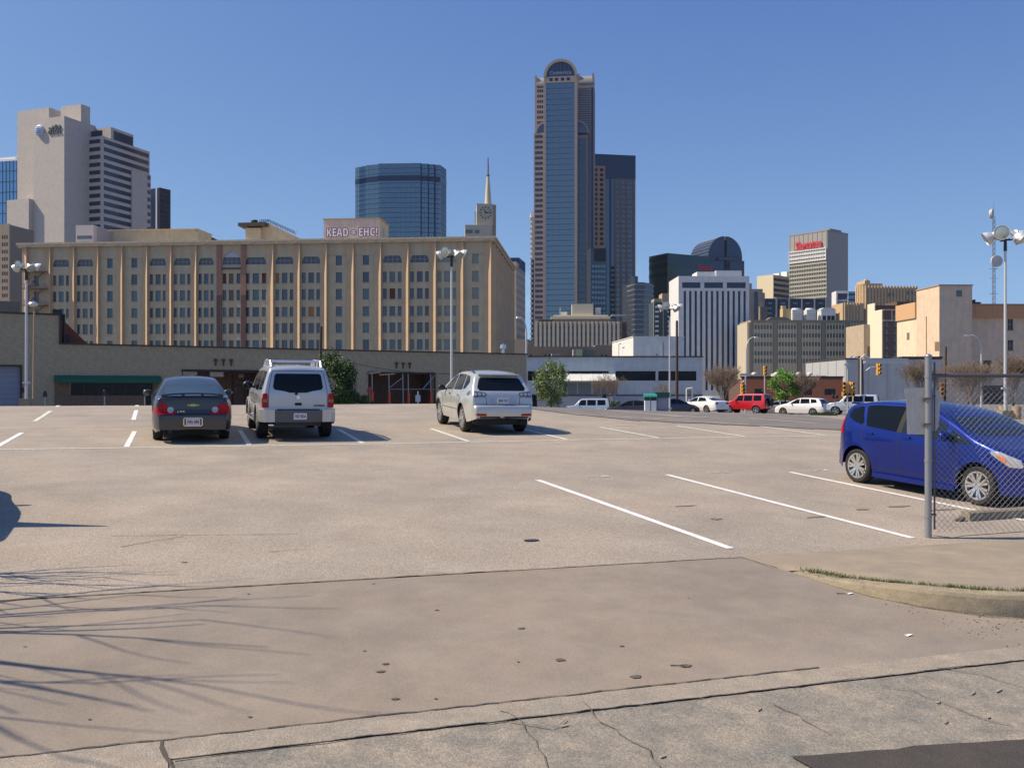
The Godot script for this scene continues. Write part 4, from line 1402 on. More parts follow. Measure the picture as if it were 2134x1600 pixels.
# ---------------------------------------------------------------- fence at the right
func make_fence() -> void:
	var u0 := 9.06
	var v0 := on_lot(1937, 1120).y
	var fe := on_lot(2134, 1119)
	var dirv := (at_uv(fe.x, fe.y) - at_uv(u0, v0))
	dirv.y = 0
	var turn := atan2(-dirv.z, dirv.x)
	var o := thing("chain_link_fence", "grey chain-link fence with tall pipe post at the sidewalk edge", "fence", at_uv(u0, v0), turn)
	var m := M.new()
	m.tube(Vector3(0, -0.1, 0), Vector3(0, 2.26, 0), 0.042, 0.042, 16)
	m.ball(Vector3(0, 2.27, 0), Vector3(0.047, 0.035, 0.047), 12)
	for y in [0.25, 0.95, 1.75, 2.0]:
		m.tube(Vector3(0, y, 0), Vector3(0, y + 0.03, 0), 0.047, 0.047, 16)
	part("post", m.mesh(), mats["galv"], o)
	m = M.new()
	m.tube(Vector3(5.0, -0.1, 0), Vector3(5.0, 2.1, 0), 0.035, 0.035, 12)
	part("post", m.mesh(), mats["galv"], o)
	m = M.new()
	m.tube(Vector3(0.03, 2.03, 0.0), Vector3(5.0, 2.03, 0.0), 0.024, 0.024, 10)
	part("top_rail", m.mesh(), mats["galv_dark"], o)
	m = M.new()
	m.bx(0.075, 0.09, 0.1, 2.2, -0.01, 0.01)
	part("tension_bar", m.mesh(), mats["galv_dark"], o)
	m = M.new()
	for y in [0.28, 0.62, 0.97, 1.3, 1.76, 2.0]:
		part("tension_band", one(0.0, 0.1, y, y + 0.022, -0.014, 0.014), mats["galv_dark"], o)
	# woven wires: two families of zigzags that cross in front of and behind each other
	m = M.new()
	var w := 4.9
	var h := 1.98
	var pitch := 0.0775
	var n := int((w + h) / pitch) + 1
	for i in n:
		for fam in 2:
			var s := i * pitch - h
			var x0 := maxf(s, 0.0)
			var x1 := minf(s + h, w)
			if x1 - x0 < 0.02:
				continue
			var ya := 0.06 + (x0 - s)
			var yb := 0.06 + (x1 - s)
			if fam == 1:
				ya = 0.06 + h - (x0 - s)
				yb = 0.06 + h - (x1 - s)
			var z := 0.004 if fam else -0.004
			var cut := minf(x1, 1.9) if true else x1
			if x0 >= 1.9:
				m.tube(Vector3(0.085 + x0, ya, z), Vector3(0.085 + x1, yb, z), 0.0021, 0.0021, 3, false)
			else:
				m.tube(Vector3(0.085 + x0, ya, z), Vector3(0.085 + x1, yb, z), 0.0022, 0.0022, 4, false)
	part("chain_link_mesh", m.mesh(), mats["galv"], o).set_meta("kind", "stuff")
	m = M.new()
	m.path([Vector3(0.05, 0.03, 0.02), Vector3(0.3, 0.0, 0.05), Vector3(0.45, 0.02, 0.03), Vector3(2.0, 0.09, 0.0), Vector3(5.0, 0.04, 0.0)], 0.004, 5)
	part("bottom_wire", m.mesh(), mats["rubber"], o)
	# plain back of a bent metal sign on the post
	var sg := thing("metal_sign", "blank grey back of a bent metal sign fixed to the fence post", "sign", at_uv(u0, v0) + Vector3(0, 1.27, -0.06), turn - 0.35)
	m = M.new()
	m.prism(PackedVector2Array([V(-0.27, 0.60), V(0.0, 0.61), V(0.0, 0.02), V(-0.23, 0.02), V(-0.235, 0.38)]), -0.002, 0.002)
	part("left_panel", m.mesh(), mats["sign_back"], sg).rotation.y = 0.12
	m = M.new()
	m.prism(PackedVector2Array([V(0.0, 0.61), V(0.17, 0.57), V(0.145, 0.12), V(0.09, 0.03), V(0.0, 0.02)]), -0.002, 0.002)
	part("right_panel", m.mesh(), mats["sign_back"], sg).rotation.y = -0.35
	m = M.new()
	m.bx(-0.05, 0.05, 0.14, 0.165, -0.006, 0.11)
	m.bx(-0.05, 0.05, 0.46, 0.485, -0.006, 0.11)
	part("bracket", m.mesh(), mats["galv_dark"], sg)
	# concrete wheel stop
	var p := on_lot(2012, 1084)
	var q := thing("wheel_stop", "worn concrete wheel stop lying behind the fence", "wheel stop", at_uv(p.x, p.y), atan2(-(at_uv(p.x + 1, p.y) - at_uv(p.x, p.y)).z, (at_uv(p.x + 1, p.y) - at_uv(p.x, p.y)).x))
	m = M.new()
	m.xf = Transform3D(Basis(Vector3(0, 0, -1), Vector3(0, 1, 0), Vector3(1, 0, 0)), Vector3.ZERO)
	m.prism(PackedVector2Array([V(-0.09, -0.02), V(0.09, -0.02), V(0.075, 0.105), V(0.045, 0.13), V(-0.045, 0.13), V(-0.075, 0.105)]), 0.0, 1.85)
	part("block", m.mesh(), mats["kerb"], q)
	m = M.new()
	m.ball(Vector3(-0.12, 0.03, 0.02), Vector3(0.1, 0.05, 0.06), 8)
	part("broken_chunk", m.mesh(), mats["gravel"], q)


# ---------------------------------------------------------------- lamps, poles and signals
func flood_pole(label: String, px: float, d: float, y0: float, top: float, sd: int, sc := 1.0, tag_group := "four-headed floodlight poles") -> void:
	rng.seed = sd
	var o := thing("floodlight_pole", label, "light pole", Vector3(px_x(px, d), y0, -d), 0.0, tag_group)
	var h := top - y0
	var m := M.new()
	m.tube(Vector3(0, -0.3, 0), Vector3(0, h - 0.45, 0), 0.058, 0.042, 12)
	m.bx(-0.12, 0.12, h * 0.16, h * 0.16 + 0.07, -0.07, 0.07)
	part("pole", m.mesh(), mats["galv_light"], o)
	m = M.new()
	m.tube(Vector3(0, h - 0.5, 0), Vector3(0, h - 0.05, 0), 0.06, 0.05, 10)
	m.path([Vector3(-0.42 * sc, h + 0.02, 0), Vector3(-0.2 * sc, h - 0.1, 0), Vector3(0.2 * sc, h - 0.1, 0), Vector3(0.42 * sc, h + 0.02, 0)], 0.028, 8)
	m.path([Vector3(0, h - 0.1, -0.3), Vector3(0, h - 0.12, 0.3)], 0.028, 8)
	part("cross_arm", m.mesh(), mats["dark_metal"], o)
	part("base", one(-0.2, 0.2, -0.4, 0.28, -0.2, 0.2), mats["kerb"], o)
	var heads := [[-0.5, 0.02, 0.0, -1.9, 0.5], [-0.22, 0.1, 0.25, -0.5, 0.1], [0.30, 0.0, 0.2, 0.9, 0.75], [0.52, 0.08, -0.1, 1.9, 0.35]]
	for q in heads:
		var b := Basis(Vector3.UP, q[3] + rng.randf_range(-0.25, 0.25)) * Basis(Vector3.RIGHT, q[4] + rng.randf_range(-0.1, 0.1))
		var k := M.new()
		k.xf = Transform3D(b * Basis(Vector3(1, 0, 0), Vector3(0, 0, 1), Vector3(0, -1, 0)), Vector3(q[0], q[1], q[2]) * sc + Vector3(0, h, 0))
		k.xf.basis = k.xf.basis.scaled_local(Vector3.ONE * sc)
		k.lathe([V(0.0, -0.26), V(0.085, -0.25), V(0.095, -0.08), V(0.15, -0.04), V(0.215, 0.06), V(0.245, 0.17), V(0.25, 0.185), V(0.235, 0.185)], 18)
		var head := part("flood_lamp", k.mesh(), mats["lamp_alloy"], o)
		k = M.new()
		k.xf = Transform3D(b * Basis(Vector3(1, 0, 0), Vector3(0, 0, 1), Vector3(0, -1, 0)), Vector3(q[0], q[1], q[2]) * sc + Vector3(0, h, 0))
		k.xf.basis = k.xf.basis.scaled_local(Vector3.ONE * sc)
		k.lathe([V(0.236, 0.165), V(0.12, 0.19), V(0.0, 0.195)], 18)
		part("lens", k.mesh(), mats["lens"], head)

func cobra_lamp(label: String, px: float, d: float, top: float, reach: float, y0 := 0.0) -> void:
	var o := thing("street_lamp", label, "street lamp", Vector3(px_x(px, d), y0, -d), 0.0, "curved-arm street lamps")
	var m := M.new()
	m.tube(Vector3(0, -0.2, 0), Vector3(0, top - 1.3, 0), 0.11, 0.08, 10)
	m.path([Vector3(0, top - 1.3, 0), Vector3(reach * 0.08, top - 0.7, 0), Vector3(reach * 0.25, top - 0.2, 0), Vector3(reach * 0.5, top, 0), Vector3(reach * 0.7, top, 0)], 0.06, 8)
	part("pole", m.mesh(), mats["galv_light"], o)
	m = M.new()
	m.ball(Vector3(reach * 0.85, top - 0.02, 0), Vector3(absf(reach) * 0.22, 0.11, 0.16), 12)
	part("lamp_head", m.mesh(), mats["alloy"], o)

func signal_head(parent: Node3D, at: Vector3, turn: float, flat := false) -> void:
	var b := Basis(Vector3.UP, turn)
	if flat:
		b = b * Basis(Vector3(0, 0, 1), PI / 2)
	var h := part("signal_head", one(-0.17, 0.17, -0.53, 0.53, -0.12, 0.1), mats["signal_yellow"], parent, at)
	h.basis = b
	for i in 3:
		var m := M.new()
		m.xf = Transform3D(Basis(Vector3(1, 0, 0), Vector3(0, 0, 1), Vector3(0, -1, 0)), Vector3(0, -0.35 + 0.35 * i, 0.1))
		m.lathe([V(0.13, 0.0), V(0.14, 0.16), V(0.125, 0.16), V(0.12, 0.01), V(0, 0.01)], 12)
		part("visor", m.mesh(), mats["signal_yellow"], h)
		var ln := M.new()
		ln.xf = m.xf
		ln.lathe([V(0.118, 0.02), V(0.0, 0.03)], 12)
		part("lens", ln.mesh(), mats["signal_dark"], h)

func parking_meter(label: String, at: Vector3, twin := false) -> void:
	var o := thing("parking_meter", label, "parking meter", at, 0.0, "parking meters beyond the car park")
	var m := M.new()
	m.tube(Vector3(0, -0.1, 0), Vector3(0, 1.1, 0), 0.03, 0.03, 8)
	part("post", m.mesh(), mats["galv"], o)
	for x in ([-0.14, 0.14] if twin else [0.0]):
		m = M.new()
		m.bx(x - 0.075, x + 0.075, 1.08, 1.28, -0.06, 0.06)
		m.ball(Vector3(x, 1.28, 0), Vector3(0.078, 0.11, 0.065), 10)
		if twin:
			m.bx(minf(x, 0), maxf(x, 0), 1.06, 1.1, -0.03, 0.03)
		part("meter_head", m.mesh(), mats["dark_metal"], o)

func make_street_things() -> void:
	flood_pole("four-headed floodlight pole at far left before the garage door", 54, 36.5, at_uv(on_lot(54, 845).x, 36.6).y - 0.05, px_y(557, 36.5), 1, 0.68)
	flood_pole("four-headed floodlight pole rising behind the pale crossover", 941, 38.0, 1.35, px_y(530, 38.0), 2, 0.8)
	flood_pole("four-headed floodlight pole behind the chain-link fence at right", 2096, 33.5, 1.25, px_y(494, 33.5), 3, 1.05)
	flood_pole("four-headed floodlight pole beside the green-topped pay boxes", 1396, 55.0, 0.0, px_y(641, 55.0), 4, 0.95)
	var o := thing("yard_lamp", "slim single-headed lamp pole just right of the left floodlight pole", "light pole", Vector3(px_x(68, 44), 0.0, -44))
	var m := M.new()
	var top := px_y(634, 44)
	m.tube(Vector3(0, -0.1, 0), Vector3(0.06, top - 0.1, 0), 0.06, 0.04, 10)
	part("pole", m.mesh(), mats["wood_pale"], o)
	m = M.new()
	m.ball(Vector3(0.0, top, 0), Vector3(0.24, 0.13, 0.2), 12)
	part("lamp_head", m.mesh(), mats["alloy"], o)
	# two short timber guard posts at the foot of the pole on the right
	for q in [[2092, 36.0, "left"], [2120, 36.0, "right"]]:
		m = M.new()
		m.tube(Vector3(0, -0.3, 0), Vector3(0, 0.62, 0), 0.16, 0.155, 12)
		var g := part("guard_post", m.mesh(), mats["wood_pale"], self, Vector3(px_x(q[0], q[1]), 1.02, -q[1]))
		tag(g, "short round timber guard post, the %s of two behind the fence" % q[2], "bollard", "timber guard posts")
	cobra_lamp("curved-arm street lamp at the right end of the low brick wall", 1097, 84.0, px_y(662, 84.0), -0.9)
	cobra_lamp("curved-arm street lamp in front of the large beige building", 2046, 98.0, px_y(699, 98.0), -1.7)
	cobra_lamp("curved-arm street lamp between the striped tower and the finned office", 1556, 110.0, px_y(703, 110.0), 1.4)
	# leaning brown pole by the bush
	o = thing("utility_pole", "brown timber pole behind the large bush by the low wall", "utility pole", Vector3(px_x(666, 64), 0, -64))
	m = M.new()
	m.tube(Vector3(-0.05, -0.2, 0), Vector3(0.1, px_y(680, 64), 0), 0.12, 0.09, 10)
	part("pole", m.mesh(), mats["wood_dark"], o)
	m = M.new()
	var ca := Vector3(px_x(667, 64) + 0.05, px_y(741, 64), -64)
	var cb := Vector3(px_x(941, 79), px_y(779, 79), -79)
	var lastp := ca
	for i in range(1, 13):
		var t := i / 12.0
		var pn := ca.lerp(cb, t) - Vector3(0, 0.35 * sin(PI * t), 0)
		m.tube(lastp, pn, 0.018, 0.018, 4, false)
		lastp = pn
	tag(part("overhead_cable", m.mesh(), mats["rubber"], self), "thin dark cable sagging from the leaning timber pole across the brick wall", "cable")
	o = thing("utility_pole", "tall brown timber pole in front of the white building's windows", "utility pole", Vector3(px_x(1411, 92), 0, -92))
	m = M.new()
	m.tube(Vector3(0, -0.2, 0), Vector3(0, px_y(668, 92), 0), 0.16, 0.12, 10)
	part("pole", m.mesh(), mats["wood_dark"], o)
	part("crossbar", one(-0.7, 0.7, px_y(842, 92), px_y(842, 92) + 0.25, -0.2, -0.1), mats["wood_dark"], o)
	o = thing("utility_pole", "pair of dark timber poles under the grey sign gantry", "utility pole", Vector3(px_x(1791, 84), 0, -84))
	m = M.new()
	m.tube(Vector3(0, -0.2, 0), Vector3(0, px_y(742, 84), 0), 0.14, 0.12, 10)
	m.tube(Vector3(0.32, -0.2, 0.1), Vector3(0.28, px_y(746, 84), 0), 0.10, 0.09, 10)
	part("pole", m.mesh(), mats["wood_dark"], o)
	m = M.new()
	m.path([Vector3(0.3, px_y(778, 84), 0), Vector3(0.9, px_y(766, 84), 0.2), Vector3(1.55, px_y(764, 84), 0.3)], 0.04, 6)
	part("bracket_arm", m.mesh(), mats["galv_light"], o)
	signal_head(o, Vector3(1.62, px_y(769, 84), 0.3), 0.5)
	# horizontal sign gantry
	o = thing("sign_gantry", "grey horizontal sign gantry with triangular bracket above the traffic signal", "gantry", Vector3(px_x(1797, 83), 0, -83))
	m = M.new()
	m.bx(0.2, 3.95, px_y(757, 83), px_y(749, 83), -0.25, 0.25)
	m.bx(0.1, 4.0, px_y(749, 83), px_y(747, 83), -0.3, 0.3)
	part("beam", m.mesh(), mats["galv_light"], o)
	m = M.new()
	m.path([Vector3(-0.2, px_y(748, 83), 0), Vector3(0.25, px_y(739, 83), 0), Vector3(0.75, px_y(748, 83), 0)], 0.06, 6)
	m.tube(Vector3(-0.1, 0, 0), Vector3(-0.1, px_y(748, 83), 0), 0.09, 0.08, 8)
	part("bracket", m.mesh(), mats["galv_light"], o)
	# signal clusters
	o = thing("traffic_signal", "cluster of yellow traffic signals before the grey warehouse corner", "traffic light", Vector3(px_x(1767, 79), 0, -79))
	m = M.new()
	m.tube(Vector3(0, -0.1, 0), Vector3(0, px_y(757, 79), 0), 0.07, 0.05, 8)
	part("pole", m.mesh(), mats["galv_light"], o)
	m = M.new()
	m.bx(-0.28, 0.28, px_y(762, 79), px_y(758, 79), -0.06, 0.06)
	part("cross_arm", m.mesh(), mats["galv_light"], o)
	for x in [-0.27, 0.27]:
		signal_head(o, Vector3(x, px_y(808, 79), 0.15), x * 1.8)
	signal_head(o, Vector3(0.0, px_y(821, 79), 0.2), 0.0, true)
	o = thing("traffic_signal", "yellow traffic signal on a dark pole behind the fence", "traffic light", Vector3(px_x(1969, 76), 0, -76))
	m = M.new()
	m.tube(Vector3(0, -0.1, 0), Vector3(0.12, px_y(722, 76), 0), 0.11, 0.09, 8)
	part("pole", m.mesh(), mats["wood_dark"], o)
	signal_head(o, Vector3(-0.25, px_y(811, 76), 0.15), -0.3)
	o = thing("traffic_signal", "yellow traffic signal hanging left of the red brick building", "traffic light", Vector3(px_x(1554, 86), 0, -86))
	m = M.new()
	m.tube(Vector3(0, -0.1, 0), Vector3(0, px_y(784, 86), 0), 0.09, 0.07, 8)
	m.path([Vector3(0, px_y(790, 86), 0), Vector3(-0.3, px_y(797, 86), 0)], 0.04, 6)
	part("pole", m.mesh(), mats["galv_light"], o)
	signal_head(o, Vector3(-0.28, px_y(812, 86), 0.1), 0.2)
	part("street_sign", one(-0.5, 0.55, px_y(783, 86), px_y(778, 86), -0.03, 0.03), mats["galv_light"], o)
	o = thing("traffic_signal", "orange-yellow traffic signal above the red brick building's roof edge", "traffic light", Vector3(px_x(1594, 103), 0, -103))
	m = M.new()
	m.tube(Vector3(0.0, -0.1, 0), Vector3(0.0, px_y(766, 103), 0), 0.08, 0.06, 8)
	part("pole", m.mesh(), mats["galv_light"], o)
	signal_head(o, Vector3(0.0, px_y(772, 103), 0.2), 0.2)
	# meters along the far kerb
	parking_meter("single parking meter left of the green awning window", Vector3(px_x(93, 44), 0.85, -44))
	parking_meter("single parking meter in front of the green awning window", Vector3(px_x(217, 44), 0.9, -44))
	parking_meter("single parking meter just left of the dark sedan", Vector3(px_x(301, 44), 0.9, -44))
	parking_meter("double-headed parking meter between white wagon and pale off-roader", Vector3(px_x(1741, 70), 0.55, -70), true)
	# pay boxes and kiosk
	var pd := 36.6
	for q in [[1349, "left"], [1362, "right"]]:
		o = thing("pay_box", "white parking pay box with green hood, the %s of two" % q[1], "pay box", Vector3(px_x(q[0], pd), px_y(856, pd) - 0.03, -pd), 0.0, "white parking pay boxes")
		part("cabinet", one(-0.1, 0.1, 0, 0.43, -0.1, 0.1), mats["white_paint"], o)
		part("dark_panel", one(-0.1, 0.1, 0.43, 0.58, -0.1, 0.08), mats["green_dark"], o)
		m = M.new()
		m.xf = side_xf(0.0)
		m.prism(PackedVector2Array([V(-0.16, 0.58), V(0.12, 0.58), V(0.12, 0.70), V(-0.12, 0.66)]), -0.125, 0.125)
		part("hood", m.mesh(), mats["green_teal"], o)
	o = thing("kiosk", "grey kiosk with dark green top beside the white pay boxes", "kiosk", Vector3(px_x(1379, pd + 0.3), px_y(856, pd + 0.3) - 0.04, -(pd + 0.3)))
	part("body", one(-0.25, 0.25, 0, 0.56, -0.2, 0.2), mats["kiosk_grey"], o)
	part("roof", one(-0.28, 0.28, 0.56, 0.77, -0.23, 0.23), mats["green_deep"], o)
	part("panel", one(-0.17, 0.17, 0.12, 0.48, 0.2, 0.212), mats["kiosk_panel"], o)
	# white notice on a stand before the scaffolded opening
	o = thing("notice_board", "small pale notice board on a post before the scaffolded opening", "sign", Vector3(px_x(871, 60), 0.0, -60))
	m = M.new()
	m.tube(Vector3(0, -0.1, 0), Vector3(0, px_y(815, 60), 0), 0.035, 0.035, 6)
	part("post", m.mesh(), mats["galv_light"], o)
	part("board", one(-0.16, 0.16, px_y(837, 60), px_y(823, 60), 0.03, 0.06), mats["notice_white"], o)
	o = thing("stop_sign", "red road sign at the left edge of the scaffolded opening", "sign", Vector3(px_x(770.5, 60), 0.0, -60))
	m = M.new()
	m.tube(Vector3(0, -0.1, 0), Vector3(0, px_y(806, 60), 0), 0.04, 0.04, 6)
	part("post", m.mesh(), mats["wood_pale"], o)
	m = M.new()
	var oct := PackedVector2Array()
	for i in 8:
		oct.push_back(V(cos(TAU * (i + 0.5) / 8) * 0.2, px_y(814, 60) + sin(TAU * (i + 0.5) / 8) * 0.2))
	m.prism(oct, 0.04, 0.06)
	part("plate", m.mesh(), mats["sign_red"], o)
	# small bill-stand seen beside the tall brown pole
	o = thing("crossing_sign", "pale arched sign frame in front of the white building's right end", "sign", Vector3(px_x(1437, 98), 0, -98))
	m = M.new()
	m.path([Vector3(-0.3, 0, 0), Vector3(-0.3, px_y(810, 98), 0), Vector3(0.3, px_y(808, 98), 0), Vector3(0.3, 0, 0)], 0.07, 6)
	part("frame", m.mesh(), mats["white_paint"], o)
	part("board", one(-0.2, 0.2, px_y(822, 98), px_y(813, 98), -0.03, 0.03), mats["wood_pale"], o)


func make_plants() -> void:
	leafy_tree("bush", "large dense dark green bush against the low brick wall", Vector3(px_x(697, 60), 0.0, -60), Vector3(1.3, 1.75, 1.2), px_y(794, 60) - 0.2, 15000, 0.105, 101, mats["leaf_dark"], "bush", 46)
	leafy_tree("shrub", "low rounded dark shrub right of the large bush", Vector3(px_x(744, 60), 0.3, -60), Vector3(1.05, 0.75, 0.8), 1.0, 6500, 0.09, 102, mats["leaf_dark"], "bush", 24)
	leafy_tree("leafy_tree", "small spring-green tree in front of the white building's awning", Vector3(px_x(1149, 92), 0.0, -92), Vector3(1.5, 2.05, 1.5), px_y(798, 92), 7500, 0.13, 103, mats["leaf_olive"], "tree", 60)
	leafy_tree("leafy_tree", "bright green young tree in front of the red brick building", Vector3(px_x(1637, 90), 0.0, -90), Vector3(1.45, 1.35, 1.3), px_y(802, 90), 6000, 0.14, 104, mats["leaf_bright"], "tree", 34)
	leafy_tree("shrub", "small dark green shrub beside the white off-roader", Vector3(px_x(1282, 90), 0.0, -90), Vector3(0.55, 0.4, 0.5), 0.75, 700, 0.14, 105, mats["leaf_dark"], "bush", 16)
	leafy_tree("shrub", "dark green shrub between white sedan and red off-roader", Vector3(px_x(1506, 84), 0.0, -84), Vector3(0.5, 0.55, 0.5), 0.5, 800, 0.14, 106, mats["leaf_dark"], "bush", 16)
	bare_tree("bare_tree", "dense leafless brown tree between white sedan and brick building", Vector3(px_x(1508, 90), 0, -90), px_y(772, 90), 201, 5, 0.85, null, 3, mats["twig"])
	bare_tree("bare_tree", "rounded leafless tree covering the brick building's middle window", Vector3(px_x(1668, 89), 0, -89), px_y(786, 89), 202, 5, 0.85, null, 2, mats["twig"])
	bare_tree("bare_tree", "thin leafless tree in front of the awning's right end", Vector3(px_x(1268, 93), 0, -93), px_y(788, 93), 203, 5, 0.8, null, 2, mats["twig"], 0.006)
	bare_tree("bare_tree", "leafless sapling by the tall brown utility pole", Vector3(px_x(1380, 94), 0, -94), px_y(798, 94), 204, 4, 0.8, null, 2, mats["twig"], 0.006)
	bare_tree("bare_tree", "spreading leafless tree before the grey warehouse, left of the fence post", Vector3(px_x(1908, 74), 0, -74), px_y(762, 74), 205, 5, 0.85, null, 2, mats["twig"], 0.008)
	bare_tree("bare_tree", "spreading leafless tree with pale trunk behind the fence mesh", Vector3(px_x(2028, 66), 0, -66), px_y(762, 66), 206, 5, 0.9, null, 3, mats["twig"], 0.008)
	bare_tree("bare_tree", "leafless brownish tree at the right edge behind the floodlight pole", Vector3(px_x(2118, 78), 0, -78), px_y(755, 78), 207, 5, 0.85, null, 2, mats["twig"])
	# two upright leafless trees outside the frame on the left, whose shadows reach over the driveway
	upright_tree("slender multi-stemmed leafless tree left of the driveway apron", -6.5, 7.05, 5.9, 211, 13, 0.40)
	upright_tree("slender leafless tree left of the driveway, nearer the car park", -6.6, 8.9, 3.6, 215, 9, 0.20)
	rng.seed = 55
	var m := M.new()
	m.tinted = true
	for i in 5000:
		var px := rng.randf_range(1690, 1745)
		var d := rng.randf_range(60, 84)
		var p := Vector3(px_x(px, d), -0.06 if d > 60 else 0.2, -d)
		var g := rng.randf_range(0.15, 0.5)
		var s := Vector3(0.03, 0, 0)
		var c := rng.randf_range(0.7, 1.2)
		m.col = Color(c, c, c * 0.8).clamp()
		m.tri(p - s, p + s, p + Vector3(rng.randf_range(-0.1, 0.1), g, rng.randf_range(-0.1, 0.1)))
	var gr := part("grass", m.mesh(), mats["grass"], self)
	gr.set_meta("kind", "stuff")
	gr.set_meta("label", "rough green verge behind the white wagon")


# ---------------------------------------------------------------- the long low brick wall building at the left
func low_wall() -> void:
	var b := bd("brick_hall", "long low beige brick building with garage door and green awning", 0, 62.0, 30.35)
	var th := 0.35
	var xe := b.X(1097)
	var yt: float = b.Y(728, b.X(600))
	var x0 := b.X(122)
	var tall := b.Y(655, b.X(60))
	var m := M.new()
	# openings: [x0, x1, y0, y1]
	var ops := [[-3.0, b.X(42), -0.2, b.Y(763, b.X(20))],
		[b.X(145), b.X(318), b.Y(824, b.X(230)), b.Y(794, b.X(230))],
		[b.X(379), b.X(541), -0.2, b.Y(772, b.X(460))],
		[b.X(767), b.X(904), -0.2, b.Y(777, b.X(840))]]
	var at := -16.0
	for o in ops:
		m.bx(at, o[0], -0.2, yt, -th, 0)
		m.bx(o[0], o[1], o[3], yt, -th, 0)
		if o[2] > 0:
			m.bx(o[0], o[1], -0.2, o[2], -th, 0)
		at = o[1]
	m.bx(at, xe, -0.2, yt, -th, 0)
	m.bx(-16, x0, yt, tall, -th, 0)
	m.bx(x0 - th, x0, yt - 0.2, tall, -12, -th)
	m.bx(xe - th, xe, -0.2, yt, -14, -th)
	part("wall", m.mesh(), mats["wall_brick"], b.n)
	m = M.new()
	m.bx(x0 + 0.02, xe + 0.1, yt, yt + 0.1, -th - 0.08, 0.08)
	m.bx(-16, x0 + 0.1, tall, tall + 0.12, -th - 0.08, 0.08)
	m.bx(x0 + 0.002, x0 + 0.1, yt + 0.1, tall, -th - 0.08, 0.08)
	part("coping", m.mesh(), mats["coping"], b.n)
	part("roof", bxs([[x0, xe - th, yt - 0.5, yt - 0.3, -14, -th], [-16, x0 - th, tall - 0.6, tall - 0.3, -12, -th]]), mats["roof_grey"], b.n)
	# upper grey-brown block at far left
	part("upper_block", one(-16, b.X(41, -14), tall - 1, b.Y(628, b.X(20, -14), -14), -24, -14), mats["upper_brown"], b.n)
	# garage door of horizontal slats
	var g := part("garage_door", one(-3.0, b.X(42), -0.2, ops[0][3], -0.34, -0.26), mats["door_grey"], b.n)
	var dh: float = (ops[0][3] + 0.2) / 11.0
	for i in 11:
		part("slat", one(-3.0, b.X(42) - 0.04, -0.2 + dh * i + 0.02, -0.2 + dh * (i + 1) - 0.02, -0.26, -0.225), mats["door_grey"], g)
	part("door_frame", bxs([[b.X(42) - 0.02, b.X(42) + 0.09, -0.2, ops[0][3] + 0.1, -0.02, 0.04], [-3.0, b.X(42), ops[0][3] - 0.02, ops[0][3] + 0.1, -0.02, 0.04]]), mats["coping"], b.n)
	part("guard_rail", one(b.X(42) + 0.1, b.X(53), b.Y(818, b.X(48)), b.Y(808, b.X(48)), 0.1, 0.2), mats["navy"], b.n)
	# strip window with panes and mullions
	var w: Array = ops[1]
	var wn := part("window_frame", bxs([[w[0], w[1], w[2], w[2] + 0.07, -0.3, -0.16], [w[0], w[1], w[3] - 0.07, w[3], -0.3, -0.16]]), mats["dark_metal"], b.n)
	for i in 6:
		var xa: float = lerpf(w[0], w[1], i / 6.0)
		var xb: float = lerpf(w[0], w[1], (i + 1) / 6.0)
		part("pane", one(xa + 0.04, xb - 0.04, w[2] + 0.07, w[3] - 0.07, -0.29, -0.25), mats["glass_black"], wn)
		part("mullion", one(xb - 0.04, xb + 0.04, w[2] + 0.07, w[3] - 0.07, -0.29, -0.2), mats["dark_metal"], wn)
	part("door", one(b.X(300), b.X(314), -0.2, w[2], -0.02, 0.03), mats["glass_black"], b.n)
	# brick base beneath the awning, redder than the wall
	part("base_brick", bxs([[b.X(113), w[0], -0.2, w[3] + 0.1, 0.001, 0.06], [w[1], b.X(334), -0.2, w[3] + 0.1, 0.001, 0.06], [w[0], b.X(300), -0.2, w[2], 0.001, 0.06]]), mats["base_brick"], b.n)
	# green awning
	m = M.new()
	m.xf = side_xf(0.0)
	var ay: float = b.Y(796, b.X(220))
	var ah: float = b.Y(786, b.X(220))
	m.prism(PackedVector2Array([V(-0.05, ah + 0.12), V(-0.0, ay - 0.02), V(-0.62, ay - 0.06), V(-0.62, ay + 0.14)]), b.X(112), b.X(334))
	part("awning", m.mesh(), mats["awning_green"], b.n)
	# scaffolded openings
	for k in 2:
		var o: Array = ops[2 + k]
		part("recess", bxs([[o[0] - 0.3, o[1] + 0.3, -0.2, o[3] + 0.4, -2.8, -2.6], [o[0] - 0.3, o[0], -0.2, o[3] + 0.3, -2.6, -th], [o[1], o[1] + 0.3, -0.2, o[3] + 0.3, -2.6, -th], [o[0], o[1], o[3] + 0.002, o[3] + 0.2, -2.6, -th]]), mats["recess_a"] if k == 0 else mats["recess_b"], b.n)
		m = M.new()
		m.bx(o[0] - 0.05, o[1] + 0.05, o[3] - 0.1, o[3] + 0.05, 0.003, 0.1)
		m.bx(o[1] + 0.002, o[1] + 0.13, -0.2, o[3], 0.003, 0.08)
		part("opening_frame", m.mesh(), mats["rust_frame"], b.n)
		for j in 3:
			var xm: float = lerpf(o[0], o[1], 0.42 + 0.1 * j)
			part("lamp_bracket", bxs([[xm - 0.05, xm + 0.05, o[3] + 0.35, o[3] + 0.85, 0.003, 0.09], [xm - 0.11, xm + 0.11, o[3] + 0.68, o[3] + 0.86, 0.003, 0.14]]), mats["rust"], b.n)
	# the left opening still shows sunlit remains of brick behind, under torn cladding
	var lo: Array = ops[2]
	m = M.new()
	m.bx(b.X(381), b.X(410), b.Y(782, b.X(390)), b.Y(774, b.X(390)), -0.2, 0.05)
	part("loose_board", m.mesh(), mats["board_pale"], b.n)
	m = M.new()
